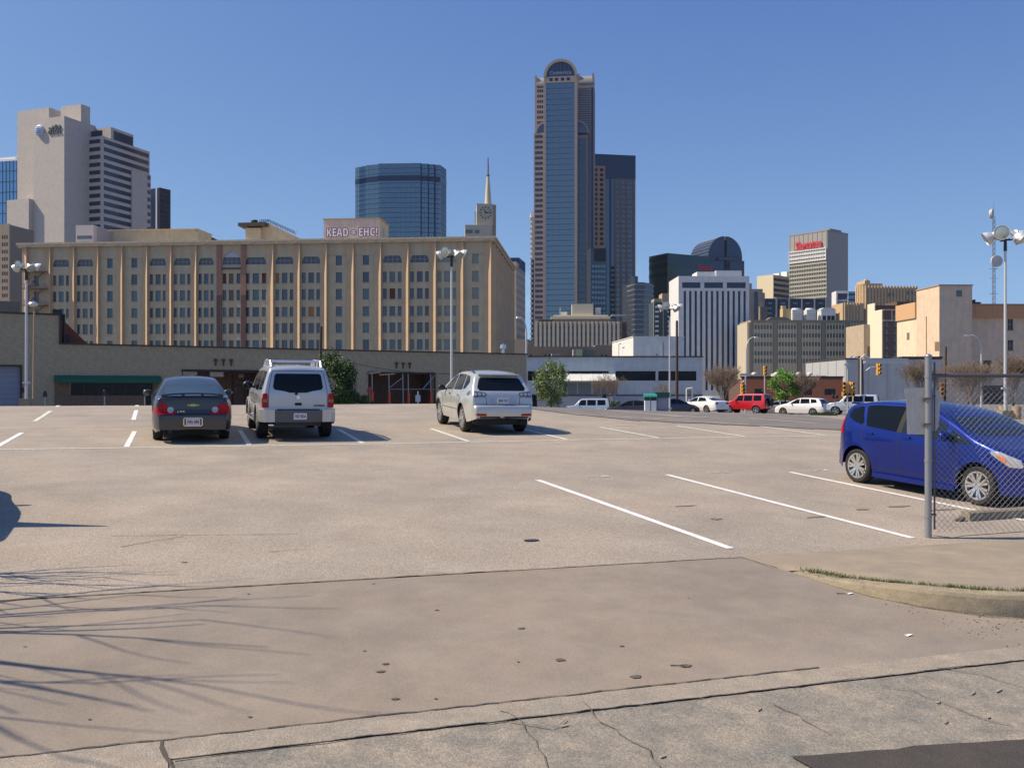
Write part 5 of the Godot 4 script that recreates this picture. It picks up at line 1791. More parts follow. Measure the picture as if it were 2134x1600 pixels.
	m.bx(b.X(437), b.X(465), b.Y(785, b.X(450)), b.Y(772, b.X(450)), -0.2, 0.05)
	part("loose_board", m.mesh(), mats["board_pale"], b.n)
	m = M.new()
	m.bx(lo[0], b.X(448), b.Y(792, b.X(420)), b.Y(783, b.X(420)), -0.25, 0.03)
	part("fascia", m.mesh(), mats["rust_frame"], b.n)
	for q in [[490, 0.09], [515, 0.05], [521, 0.07]]:
		m = M.new()
		var xx := b.X(q[0])
		m.tube(Vector3(xx, -0.2, -0.8), Vector3(xx, lo[3], -0.8), q[1], q[1], 8)
		part("prop", m.mesh(), mats["rust_frame"], b.n)
	m = M.new()
	m.tube(Vector3(b.X(464), b.Y(784, b.X(464)), -0.1), Vector3(b.X(492), b.Y(775, b.X(492)), -0.1), 0.12, 0.12, 6)
	m.tube(Vector3(b.X(492), b.Y(775, b.X(492)), -0.1), Vector3(b.X(540), b.Y(774, b.X(540)), -0.1), 0.12, 0.12, 6)
	m.tube(Vector3(b.X(486), b.Y(804, b.X(486)), -0.6), Vector3(b.X(520), b.Y(801, b.X(520)), -0.6), 0.05, 0.05, 6)
	part("torn_edge", m.mesh(), mats["rust_frame"], b.n)
	part("patch_of_light_wall", one(b.X(505), b.X(518), b.Y(787, b.X(510)), b.Y(778, b.X(510)), -1.2, -1.1), mats["board_pale"], b.n)
	# the right opening's props with orange sleeves
	var ro: Array = ops[3]
	for q in [[772, 1], [807, 1], [836, 0], [847, 1], [894, 1]]:
		var xx := b.X(q[0])
		m = M.new()
		m.tube(Vector3(xx, -0.2, 0.45), Vector3(xx, ro[3] - 0.1, 0.3), 0.05, 0.05, 8)
		var pr := part("scaffold_post", m.mesh(), mats["galv"], b.n)
		if q[1]:
			m = M.new()
			m.lathe([V(0.2, 1.15), V(0.11, 1.25), V(0.11, b.Y(816, xx))], 10)
			m.xf = Transform3D(Basis(), Vector3.ZERO)
			part("orange_sleeve", m.mesh(), mats["orange"], pr, Vector3(xx, 0, 0.42))
	m = M.new()
	m.tube(Vector3(b.X(808), b.Y(808, b.X(808)), 0.3), Vector3(b.X(838), b.Y(785, b.X(838)), 0.3), 0.04, 0.04, 6)
	m.tube(Vector3(b.X(878), b.Y(810, b.X(878)), 0.3), Vector3(b.X(902), b.Y(783, b.X(902)), 0.3), 0.04, 0.04, 6)
	m.tube(Vector3(b.X(808), b.Y(811, b.X(808)), 0.3), Vector3(b.X(902), b.Y(811, b.X(902)), 0.3), 0.035, 0.035, 6)
	part("scaffold_brace", m.mesh(), mats["galv"], b.n)
	m = M.new()
	m.tube(Vector3(b.X(766), b.Y(778, b.X(766)), 0.2), Vector3(b.X(790), b.Y(776, b.X(790)), 0.25), 0.09, 0.07, 6)
	m.tube(Vector3(b.X(788), b.Y(781, b.X(788)), 0.2), Vector3(b.X(820), b.Y(779, b.X(820)), 0.25), 0.07, 0.07, 6)
	part("rolled_sheet", m.mesh(), mats["board_pale"], b.n)
	# sloping red brick gable behind the step in the roofline
	var gz := -2.6
	m = M.new()
	m.prism(PackedVector2Array([V(b.X(124, gz), yt - 1), V(b.X(188, gz), yt - 1), V(b.X(183, gz), b.Y(718, b.X(183, gz), gz)), V(b.X(128, gz), b.Y(664, b.X(128, gz), gz)), V(b.X(124, gz), b.Y(664, b.X(124, gz), gz))]), gz - 0.4, gz)
	part("gable", m.mesh(), mats["red_gable"], b.n)
	m = M.new()
	m.tube(Vector3(x0 + 0.35, yt, -0.6), Vector3(x0 + 0.35, tall + 0.15, -0.6), 0.09, 0.09, 8)
	m.bx(x0 + 0.3, x0 + 0.7, yt + 0.1, yt + 0.7, -1.4, -0.8)
	m.bx(x0 - 0.35, x0 + 0.25, tall - 0.3, tall + 0.45, -0.9, -0.6)
	part("roof_pipes", m.mesh(), mats["dark_metal"], b.n)
	# round roof vent near the right end
	m = M.new()
	m.xf = Transform3D(Basis(), Vector3(b.X(1058), yt, -0.8))
	m.lathe([V(0.12, 0.0), V(0.12, 0.5), V(0.28, 0.55), V(0.25, 0.85), V(0.0, 0.95)], 12)
	part("roof_vent", m.mesh(), mats["alloy"], b.n)


# ---------------------------------------------------------------- the big vacant seven-storey building behind it
func old_hospital() -> void:
	var b := bd("vacant_block", "vacant tan seven-storey block with fin pilasters and many windows", 45, 204.0, -5.06)
	var e := [45, 58, 107, 157, 207, 257, 309, 359, 411, 457, 507.5, 571, 626, 682, 738, 795, 852, 909, 966, 1024]
	var kind := "eFttsstttAtttsstttp"     # e edge, F fire stairs, t triple, s single, A arch; p pale single
	var rx := 1000.0
	var ytop := b.Y(503, b.X(rx)) 
	var wall: Material = mats["vac_wall"]
	var rows := [[728.0, 707.0], [692.5, 671.5], [657.5, 637.5], [622.5, 600.5], [587, 565.5]]
	var rowm := []
	var rx2 := b.X(850)
	for r in rows:
		rowm.append([b.Y(r[0], rx2), b.Y(r[1], rx2)])
	var top_row := [b.Y(547, rx2), b.Y(532, rx2)]
	var sh: float = rowm[1][0] - rowm[0][0]
	var all_rows := [[rowm[0][0] - 2 * sh, rowm[0][1] - 2 * sh], [rowm[0][0] - sh, rowm[0][1] - sh]] + rowm
	rng.seed = 1234
	var glasses := [mats["vac_glass_a"], mats["vac_glass_b"], mats["vac_glass_a"], mats["vac_glass_c"], mats["vac_glass_a"]]
	var wm := M.new()
	var sl := M.new()
	var back := 0.28
	var pane := func(x0: float, x1: float, y0: float, y1: float, g: Material, split: int) -> void:
		var p := part("window", one(x0 - 0.02, x1 + 0.02, y0 - 0.02, y1 + 0.02, -back - 0.06, -back), g, b.n)
		if split:
			var fm := M.new()
			for i in range(1, split):
				var xx := lerpf(x0, x1, float(i) / split)
				fm.bx(xx - 0.06, xx + 0.06, y0, y1, -back + 0.001, -back + 0.05)
			fm.bx(x0, x1, (y0 + y1) / 2 - 0.04, (y0 + y1) / 2 + 0.04, -back + 0.001, -back + 0.04)
			part("frame", fm.mesh(), mats["vac_frame"], p)
	for i in e.size() - 1:
		var xa: float = b.X(e[i])
		var xb: float = b.X(e[i + 1])
		var w := xb - xa
		var k := kind[i]
		var cols := []
		if k == "t":
			cols = [[xa + 0.04 * w, xa + 0.19 * w], [xa + 0.29 * w, xa + 0.50 * w], [xa + 0.59 * w, xa + 0.73 * w]]
		elif k == "A":
			cols = [[xa + 0.12 * w, xa + 0.28 * w], [xa + 0.38 * w, xa + 0.58 * w], [xa + 0.70 * w, xa + 0.86 * w]]
		elif k == "s" or k == "p":
			cols = [[xa + 0.31 * w, xa + 0.54 * w]]
		elif k == "F":
			cols = [[xa + 0.24 * w, xa + 0.44 * w]]
		var pale := i >= 17
		var at := xa
		for c in cols:
			wm.bx(at, c[0], -0.2, top_row[0] - 0.8, -0.6, 0)
			var up := -0.2
			for r in all_rows:
				wm.bx(c[0], c[1], up, r[0], -0.6, 0)
				up = r[1]
				var g: Material = glasses[rng.randi() % 5]
				if pale or (k == "F" and false):
					g = mats["vac_glass_pale"]
				elif k == "A" and c == cols[1]:
					g = mats["vac_board_brown"]
				elif rng.randf() < 0.035:
					g = [mats["vac_board"], mats["vac_red"]][rng.randi() % 2]
				pane.call(c[0], c[1], r[0], r[1], g, 0)
				sl.bx(c[0] - 0.06, c[1] + 0.06, r[0] - 0.16, r[0] + 0.02, -0.1, 0.07)
			wm.bx(c[0], c[1], up, top_row[0] - 0.8, -0.6, 0)
			at = c[1]
		wm.bx(at, xb, -0.2, top_row[0] - 0.8, -0.6, 0)
		# top storey
		var y0 := float(top_row[0]) - 0.8
		if k == "t" or (k == "F" and false):
			var wa: float = xa + 0.05 * w
			var wb: float = xa + 0.73 * w
			wm.bx(xa, wa, y0, ytop, -0.6, 0)
			wm.bx(wb, xb, y0, ytop, -0.6, 0)
			wm.bx(wa, wb, y0, top_row[0], -0.6, 0)
			wm.bx(wa, wb, top_row[1], ytop, -0.6, 0)
			for s in [wa, wb]:      # sloped corners of the wide opening
				var d := 0.5 if s == wa else -0.5
				wm.prism(PackedVector2Array([V(s, top_row[1]), V(s + d, top_row[1]), V(s, top_row[1] - 0.75)]), -0.6, -0.01)
			pane.call(wa, wb, top_row[0], top_row[1], mats["vac_glass_pale"] if pale else mats["vac_glass_b"], 4)
		elif k == "s" or k == "p":
			var c: Array = cols[0]
			wm.bx(xa, c[0], y0, ytop, -0.6, 0)
			wm.bx(c[1], xb, y0, ytop, -0.6, 0)
			wm.bx(c[0], c[1], y0, top_row[0] - 0.4, -0.6, 0)
			wm.bx(c[0], c[1], top_row[1] + 0.1, ytop, -0.6, 0)
			pane.call(c[0], c[1], top_row[0] - 0.4, top_row[1] + 0.1, mats["vac_glass_pale"] if k == "p" else mats["vac_glass_a"], 0)
			sl.bx(xa + 0.02 * w, xa + 0.78 * w, top_row[1] + 0.1, top_row[1] + 0.2, -0.02, 0.04)
		elif k == "A":
			var wa: float = xa + 0.13 * w
			var wb: float = xa + 0.87 * w
			var mid := (wa + wb) / 2
			var apex := b.Y(523, mid)
			wm.bx(xa, wa, y0, ytop, -0.6, 0)
			wm.bx(wb, xb, y0, ytop, -0.6, 0)
			wm.bx(wa, wb, y0, top_row[0], -0.6, 0)
			wm.bx(wa, wb, apex, ytop, -0.6, 0)
			for s in [-1.0, 1.0]:
				var poly := PackedVector2Array([V(mid + s * (wb - wa) / 2, top_row[0]), V(mid + s * (wb - wa) / 2, apex), V(mid, apex)])
				for j in range(1, 8):
					var t := j / 8.0
					poly.push_back(V(mid + s * (wb - wa) / 2 * pow(sin(t * PI / 2), 1.3), lerpf(apex, top_row[0] + 0.5, 1 - pow(cos(t * PI / 2), 0.9))))
				wm.prism(poly, -0.6, -0.012)
			pane.call(wa, wb, top_row[0], top_row[1], mats["vac_glass_b"], 4)
			pane.call(wa, wb, top_row[1] + 0.1, apex, mats["vac_glass_white"], 0)
			part("arch_sill", one(xa + 0.1 * w, xb - 0.1 * w, top_row[0] - 0.95, top_row[0] - 0.7, 0.002, 0.35), mats["coping"], b.n)
		else:
			wm.bx(xa, xb, y0, ytop, -0.6, 0)
	part("wall", wm.mesh(), wall, b.n)
	part("window_sills", sl.mesh(), mats["vac_sill"], b.n).set_meta("kind", "stuff")
	# fins: a flat brown face, then a splayed face that turns to the left
	for i in range(1, e.size()):
		var xb := b.X(e[i])
		var w := b.X(e[i]) - b.X(e[i - 1])
		if i == 1:
			w = 3.6
		if i == 9 or i == 10:
			var red := M.new()
			red.bx(xb - 0.55, xb + 0.55, b.Y(615, xb), ytop - 0.1, 0.003, 0.3)
			part("pilaster", red.mesh(), mats["vac_red_pilaster"], b.n)
			red = M.new()
			red.bx(xb - 0.55, xb + 0.55, -0.2, b.Y(615, xb), 0.003, 0.3)
			part("pilaster", red.mesh(), mats["vac_dark_pilaster"], b.n)
			continue
		var f := M.new()
		var poly := PackedVector2Array([V(xb - minf(0.272 * w, 1.55), -0.1), V(xb - minf(0.272 * w, 1.55), 0.14), V(xb - 0.80, 0.14), V(xb - 0.02, 0.76), V(xb + 0.04, 0.76), V(xb + 0.04, -0.1)])
		f.plan(poly, -0.2, ytop - 0.05)
		part("pilaster", f.mesh(), mats["vac_fin"], b.n)
	# right flank with its row of fins
	var xr := b.X(1024) + 0.04
	var zb := b.Z(1068, xr)
	part("flank", bxs([[xr - 0.6, xr, -0.2, ytop, zb, -0.6], [b.X(45), xr - 0.6, -0.2, ytop, zb, zb + 0.5], [b.X(45), b.X(45) + 0.6, -0.2, ytop, zb, -0.6]]), wall, b.n)
	for i in 9:
		var z := lerpf(-2.0, zb + 1.0, i / 8.0)
		var f := M.new()
		f.plan(PackedVector2Array([V(xr - 0.1, z + 0.75), V(xr + 0.55, z + 0.2), V(xr + 0.6, z - 0.5), V(xr - 0.1, z - 0.75)]), -0.2, ytop - 0.3)
		part("pilaster", f.mesh(), mats["vac_fin"], b.n)
	# cornice and roof
	var m := M.new()
	m.bx(b.X(45) - 0.6, xr + 0.7, ytop, ytop + 0.55, zb - 0.4, 0.79)
	m.bx(b.X(45) - 0.9, xr + 1.0, ytop + 0.55, ytop + 0.95, zb - 0.6, 0.88)
	part("cornice", m.mesh(), mats["vac_cornice"], b.n)
	# fire stairs in the second bay
	m = M.new()
	var fx0 := b.X(66)
	var fx1 := b.X(101)
	for j in 4:
		var y := b.Y(566 + 35 * j, fx0) - 0.2
		m.bx(fx0 - 1.5, fx1, y, y + 0.12, 0.05, 1.5)
		m.bx(fx0 - 1.5, fx1, y + 0.95, y + 1.03, 1.42, 1.5)
		for q in 9:
			var xx := lerpf(fx0 - 1.5, fx1 - 0.1, q / 8.0)
			m.bx(xx, xx + 0.06, y + 0.12, y + 0.95, 1.42, 1.48)
		m.tube(Vector3(fx0 - 1.0, y + 0.1 - 3.6, 0.9), Vector3(fx1 - 0.6, y, 0.9), 0.14, 0.14, 6)
		m.tube(Vector3(fx0 - 1.0, y + 1.0 - 3.6, 1.3), Vector3(fx1 - 0.6, y + 0.9, 1.3), 0.05, 0.05, 5)
	part("fire_stairs", m.mesh(), mats["vac_stairs"], b.n)
	# rooftop: long cream penthouse, small lodge, sloped stair head, painted lift house
	var pz := -18.0
	var c := part("penthouse", one(b.X(203, pz), b.X(411, pz), ytop, b.Y(480, b.X(300, pz), pz), pz - 8, pz), mats["vac_cream"], b.n)
	part("roof_edge", one(b.X(202, pz), b.X(412, pz), b.Y(480, b.X(300, pz), pz), b.Y(478, b.X(300, pz), pz), pz - 8.3, pz + 0.3), mats["vac_cornice"], c)
	m = M.new()
	m.plan(PackedVector2Array([V(b.X(411, pz), pz - 0.02), V(b.X(460, pz - 26), pz - 26), V(b.X(411, pz) - 4, pz - 26)]), ytop, b.Y(482, b.X(411, pz), pz))
	part("penthouse", m.mesh(), mats["vac_fin"], b.n)
	m = M.new()
	m.xf = Transform3D(Basis(), Vector3.ZERO)
	m.plan(PackedVector2Array([V(b.X(409, pz), pz + 0.3), V(b.X(474, pz - 22), pz - 22), V(b.X(430, pz - 26), pz - 26)]), b.Y(482, b.X(411, pz), pz), b.Y(479, b.X(411, pz), pz))
	part("penthouse_eaves", m.mesh(), mats["coping"], b.n)
	var l := part("roof_lodge", one(b.X(157, -10), b.X(194, -10), ytop, b.Y(469, b.X(175, -10), -10), -16, -10), mats["vac_pale_grey"], b.n)
	part("lodge_window", one(b.X(160, -10), b.X(191, -10), b.Y(498, b.X(175, -10), -10), b.Y(491, b.X(175, -10), -10), -9.99, -9.94), mats["vac_glass_c"], l)
	part("lodge_side", one(b.X(194, -10), b.X(205, -12), ytop, b.Y(471, b.X(175, -10), -10), -18, -11.5), mats["vac_grey_side"], b.n)
	# sloped stair head with an overhanging brown roof and ladder rail
	var sz := -20.0
	var sx0 := b.X(511, sz)
	var sx1 := b.X(542, sz)
	m = M.new()
	m.bx(sx0, sx1, ytop, b.Y(475, sx0, sz), sz - 5, sz)
	part("stair_head", m.mesh(), mats["vac_cream"], b.n)
	m = M.new()
	m.prism(PackedVector2Array([V(sx1, ytop), V(b.X(622, sz - 3), ytop), V(b.X(618, sz - 3), b.Y(490, sx1, sz)), V(b.X(565, sz - 3), b.Y(463, sx1, sz)), V(sx1, b.Y(463, sx1, sz))]), sz - 8, sz - 1.0)
	part("stair_slope", m.mesh(), mats["vac_cream"], b.n)
	m = M.new()
	m.plan(PackedVector2Array([V(b.X(498, sz), sz + 0.8), V(b.X(556, sz), sz + 1.2), V(b.X(556, sz), sz - 4), V(b.X(498, sz), sz - 5)]), b.Y(472, sx0, sz), b.Y(465, sx0, sz))
	part("stair_roof", m.mesh(), mats["coping"], b.n)
	m = M.new()
	m.xf = Transform3D(Basis(), Vector3(b.X(525, sz), b.Y(465, sx0, sz), sz - 1.5))
	m.lathe([V(0.8, -0.2), V(0.8, 0.85), V(0.75, 0.95), V(0, 0.95)], 16)
	part("roof_tank", m.mesh(), mats["dark_metal"], b.n)
	m = M.new()
	var ra := Vector3(b.X(538, sz), b.Y(464, sx1, sz), sz - 0.8)
	var rb := Vector3(b.X(565, sz - 3), b.Y(463, sx1, sz), sz - 0.8)
	var rc := Vector3(b.X(620, sz - 3), b.Y(489, sx1, sz), sz - 0.8)
	for seg in [[ra, rb, 4], [rb, rc, 11]]:
		m.tube(seg[0] + Vector3(0, 0.75, 0), seg[1] + Vector3(0, 0.75, 0), 0.06, 0.06, 5)
		m.tube(seg[0] + Vector3(0, 0.4, 0), seg[1] + Vector3(0, 0.4, 0), 0.05, 0.05, 5)
		for i in int(seg[2]) + 1:
			var p: Vector3 = seg[0].lerp(seg[1], i / float(seg[2]))
			m.tube(p, p + Vector3(0, 0.8, 0), 0.05, 0.05, 5)
			m.tube(p, p + Vector3(0.5, 0.75, 0), 0.04, 0.04, 4)
	part("ladder_rail", m.mesh(), mats["dark_metal"], b.n)
	# lift house with painted lettering
	var gz := -14.0
	var gx0 := b.X(674, gz)
	var gx1 := b.X(791, gz)
	var gy := b.Y(458, gx0, gz)
	var gb := part("lift_house", one(gx0, gx1, ytop, gy, gz - 9, gz), mats["vac_pink"], b.n)
	var gx2 := gx1
	part("lift_house_side", one(gx2 - 0.3, gx2 + 0.02, ytop, gy - 0.01, gz - 8.9, gz - 0.02), mats["vac_cream"], gb)
	part("lift_house_edge", bxs([[gx0 - 0.15, gx1 + 0.2, gy, gy + 0.25, gz - 9.2, gz + 0.15]]), mats["vac_sill"], gb)
	part("lift_house_door", one(gx2 + 0.021, gx2 + 0.06, ytop, b.Y(471, gx2, gz), gz - 4.5, gz - 3.2), mats["vac_glass_c"], gb)
	var gtx := b.X(733, gz)
	for q in [[0.30, mats["paint_tag_pink"], 0.012, 1.07], [0.17, mats["paint_tag_navy"], 0.02, 1.035], [0.0, mats["paint_tag_white"], 0.028, 1.0]]:
		var n := 8 if q[0] > 0 else 1
		for i in n:
			var o: Vector3 = Vector3(cos(TAU * i / n), sin(TAU * i / n), 0) * q[0] * 0.75 if n > 1 else Vector3.ZERO
			text(gb, "graffiti", "KEAD = EHC!", 1.8, Vector3(gtx, b.Y(484, gtx, gz), gz + q[2]) + o + Vector3(0, 0, 0.0005 * i), Basis(), q[1], true, 0.006, (gx1 - gx0) * 0.9)


# ---------------------------------------------------------------- far towers
func glass_grid(parent: Node3D, called: String, x0: float, x1: float, y0: float, y1: float, z: float, nx: int, ny: int, wx: float, wy: float, m: Material, xf := Transform3D(), deep := 0.25) -> void:
	var g := M.new()
	g.xf = xf
	for i in nx + 1:
		var x := lerpf(x0, x1, float(i) / nx)
		g.bx(x - wx / 2, x + wx / 2, y0, y1, z, z + deep)
	for j in ny + 1:
		var y := lerpf(y0, y1, float(j) / ny)
		g.bx(x0, x1, y - wy / 2, y + wy / 2, z, z + deep * 0.8)
	part(called, g.mesh(), m, parent).set_meta("kind", "stuff")

func telephone_tower() -> void:
	var b := bd("stone_tower", "pale stone tower with globe logo and lettering near its top", 133, 520.0, -20.0)
	var st: Material = mats["stone_tile"]
	var yb := -0.2
	# sign block in front, side block behind it to the left, low block at far left
	part("wall", one(b.X(68), 0, yb, b.Y(243, -5), -22, 0), st, b.n)
	var zz := -7.0
	part("wall", one(b.X(35, zz), b.X(101, zz), yb, b.Y(229, b.X(60, zz), zz), -26, zz), st, b.n)
	zz = 3.0
	part("wall", one(b.X(13, zz), b.X(59, zz), yb, b.Y(416, b.X(30, zz), zz), -26, zz), st, b.n)
	zz = -12.0
	var tx0 := b.X(134, zz)
	var tx1 := b.X(168, zz)
	part("wall", one(tx0 - 3, tx1, yb, b.Y(221, tx0, zz), b.Z(187, tx1), zz), st, b.n)
	part("roof_plant", one(b.X(76, -14), b.X(89, -14), b.Y(232, 0, -14), b.Y(224, 0, -14), -18, -14), mats["dark_metal"], b.n)
	# office wing with window bands
	var wz := b.Z(184, tx1)
	var xw0 := tx1 - 1
	var xw1 := b.X(213, wz)
	var zr := b.Z(311, xw1)
	var ytop := b.Y(283, xw1, wz)
	part("wing", bxs([[xw0, xw1, yb, ytop, zr, wz]]), st, b.n)
	part("penthouse", one(xw0 - 10, b.X(187, wz - 4), ytop, b.Y(253, xw1, wz - 3), b.Z(236, xw1), wz - 2), st, b.n)
	part("penthouse", one(xw0 - 14, xw1 - 1, ytop, b.Y(265, xw1, b.Z(236, xw1)), b.Z(280, xw1), b.Z(233, xw1)), st, b.n)
	var pz0 := b.Z(236, xw1)
	part("window", one(xw1 - 1.001, xw1 - 0.9, ytop + 0.3, ytop + 5.5, b.Z(279, xw1), pz0 - 1.0), mats["band_glass"], b.n)
	part("window", one(xw1 - 14, xw1 - 2, ytop + 0.8, ytop + 4.0, wz - 2 + 0.001, wz - 1.9), mats["band_glass"], b.n)
	var n := 13
	var dy := (b.Y(283, xw1, wz) - b.Y(283 + 16.2 * n, xw1, wz)) / n
	for i in n + 8:
		var y := ytop - 1.6 - dy * i
		if y < 3:
			break
		part("window", one(xw0 + 1.5, xw1 - 1.6, y - dy * 0.52, y, wz + 0.002, wz + 0.08), mats["band_glass"], b.n)
		part("window", one(xw0 + 9.0, xw1 - 1.9, y - dy * 0.5, y - 0.04, wz + 0.081, wz + 0.12), mats["band_glass_b"], b.n)
		var zend := zr + 0.8 if i < 3 else b.Z(272, xw1)
		part("window", one(xw1 + 0.002, xw1 + 0.08, y - dy * 0.55, y, zend, wz - 0.9), mats["band_glass"], b.n)
		if i >= 3:
			part("window", one(xw1 + 0.9, xw1 + 0.98, y - dy * 0.55, y - 0.1, zr + 0.3, b.Z(304, xw1)), mats["band_glass"], b.n)
	part("stone_panel", one(xw1 + 0.1, xw1 + 0.9, yb, ytop - 1.6 - dy * 3 + 0.6, zr + 0.02, b.Z(272, xw1)), st, b.n)
	# globe and lettering
	var gx := b.X(83)
	var gy := b.Y(272, gx)
	var r := 3.1
	var m := M.new()
	m.ball(Vector3(gx, gy, 0.6), Vector3(r, r, 1.4), 24)
	var gl := part("logo_globe", m.mesh(), mats["logo_white"], b.n)
	for q in [[0.66, 0.62, 0.42], [0.32, 0.88, 0.52], [-0.06, 0.95, 0.54], [-0.44, 0.85, 0.5], [-0.76, 0.58, 0.34]]:
		m = M.new()
		var pts := []
		for i in 11:
			var t := -1.0 + i / 5.0
			var x: float = t * q[1] * r
			var y: float = q[0] * r - (1 - t * t) * 0.35 * r * 0.5
			var zq := 1.4 * sqrt(maxf(0.02, 1 - (x * x + y * y) / (r * r)))
			pts.append(Vector3(gx + x, gy + y, 0.6 + zq))
		for i in 10:
			var hh: float = q[2] * r * 0.42 * (1 - pow(absf(-1.0 + (i + 0.5) / 5.0), 3))
			var a: Vector3 = pts[i]
			var c: Vector3 = pts[i + 1]
			m.quad(a + Vector3(0, -hh / 2, 0.12), c + Vector3(0, -hh / 2, 0.12), c + Vector3(0, hh / 2, 0.12), a + Vector3(0, hh / 2, 0.12))
		part("logo_stripe", m.mesh(), mats["logo_blue"], gl)
	text(b.n, "lettering", "at&t", 5.0, Vector3(b.X(114), b.Y(270, b.X(114)), 0.35), Basis(), mats["logo_grey"], true, 0.5, 9.0)

func left_edge_towers() -> void:
	var b := bd("glass_tower", "blue glass tower at the far left edge behind the stone tower", -40, 600.0, -12.0)
	var x1 := b.X(34)
	var yt := b.Y(333, x1)
	part("curtain_wall", one(0, x1, -0.2, yt, -20, 0), mats["glass_blue"], b.n)
	glass_grid(b.n, "mullions", 0, x1, 0, yt, 0.001, 10, 22, 0.35, 0.5, mats["mullion_blue"])
	part("crown", bxs([[b.X(-30), b.X(26), yt, b.Y(325, x1), -14, -2], [b.X(-10), b.X(33), yt, b.Y(318, x1), -12, -9], [0, x1 + 0.3, yt - 0.5, yt + 0.8, -20.2, 0.3]]), mats["white_paint"], b.n)
	b = bd("tan_block", "tan block with small triple windows at the far left edge", -30, 330.0, -8.0)
	x1 = b.X(18)
	var x2 := b.X(21, -4)
	var rows := []
	for i in 15:
		var yy := b.Y(490 + 15.2 * i, x1)
		if yy > 2:
			rows.append([yy - 1.3, yy])
	rows.reverse()
	var cols := []
	for q in [-24, -18, -12, 3, 7.5, 12]:
		cols.append([b.X(q), b.X(q) + 0.55])
	facade(b.n, 0, x1, -0.2, b.Y(466, x1), 0, 0.6, cols, rows, mats["tan_stone"], mats["vac_red"], 0.2)
	part("flank", one(x1 - 6, x2, -0.2, b.Y(477, x2, -4), -16, -4), mats["tan_stone_dark"], b.n)
	part("core", one(0, x1 - 0.3, -0.2, b.Y(467, x1), -14, -0.7), mats["tan_stone_dark"], b.n)
	b = bd("dark_tower", "dark navy glass tower just right of the stone tower", 309, 640.0, -28.0)
	x1 = b.X(331)
	yt = b.Y(391, x1)
	var z1 := b.Z(354, x1)
	part("curtain_wall", one(0, x1, -0.2, yt, z1, 0), mats["glass_navy"], b.n)
	part("corner_trim", one(b.X(324), b.X(327), -0.2, yt + 0.1, 0.002, 0.2), mats["trim_pale"], b.n)
	glass_grid(b.n, "mullions", 0.0, -z1, 0, yt, 0.002, 9, 40, 0.2, 0.45, mats["mullion_dark"], side_xf(x1))

func blue_octagon() -> void:
	var b := bd("octagonal_tower", "blue glass tower with stepped corners and dark band near its top", 740, 750.0, 0.0)
	var pts := [[740, 6], [748, 3], [754, 3], [754, 0.5], [762, 0.5], [762, -2], [788, -6], [788, -8], [876, -10], [878, -8], [891, -8], [893, -6], [904, -6], [906, -4], [917, -4], [930, 12], [930, 40], [740, 40]]
	var poly := PackedVector2Array()
	for p in pts:
		poly.push_back(V(b.X(p[0], -p[1]), -p[1]))
	var yt := b.Y(342, 30, 6)
	var m := M.new()
	m.plan(poly, -0.2, yt)
	part("curtain_wall", m.mesh(), mats["glass_teal"], b.n)
	# lines of the floors and bays follow each face
	m = M.new()
	var dk := M.new()
	for i in poly.size() - 3:
		var p := poly[i]
		var q := poly[i + 1]
		var len := p.distance_to(q)
		if len < 1.5:
			continue
		var d := (q - p).normalized()
		var nn := V(-d.y, d.x)
		if nn.y < 0:
			nn = -nn
		var X := Vector3(d.x, 0, d.y)
		m.xf = Transform3D(Basis(X, Vector3.UP, X.cross(Vector3.UP)), Vector3(p.x, 0, p.y))
		dk.xf = m.xf
		var n := int(len / 1.9)
		for k in range(1, n):
			m.bx(len * k / n - 0.09, len * k / n + 0.09, 20, yt, 0.0, 0.16)
		for k in 42:
			var y := yt - 3.9 * (k + 1)
			m.bx(0, len, y - 0.28, y + 0.28, 0.0, 0.12)
		dk.bx(0, len, yt - 13.8, yt - 9.6, 0.02, 0.2)
	part("mullions", m.mesh(), mats["mullion_blue"], b.n).set_meta("kind", "stuff")
	part("dark_band", dk.mesh(), mats["glass_navy"], b.n)
	for px in [877, 891.5, 904.5]:
		part("dark_groove", one(b.X(px - 1.6, 9.8), b.X(px + 1.6, 9.8), -0.2, yt - 0.3, 6, 9.8 - (px - 877) * 0.13), mats["glass_navy"], b.n)

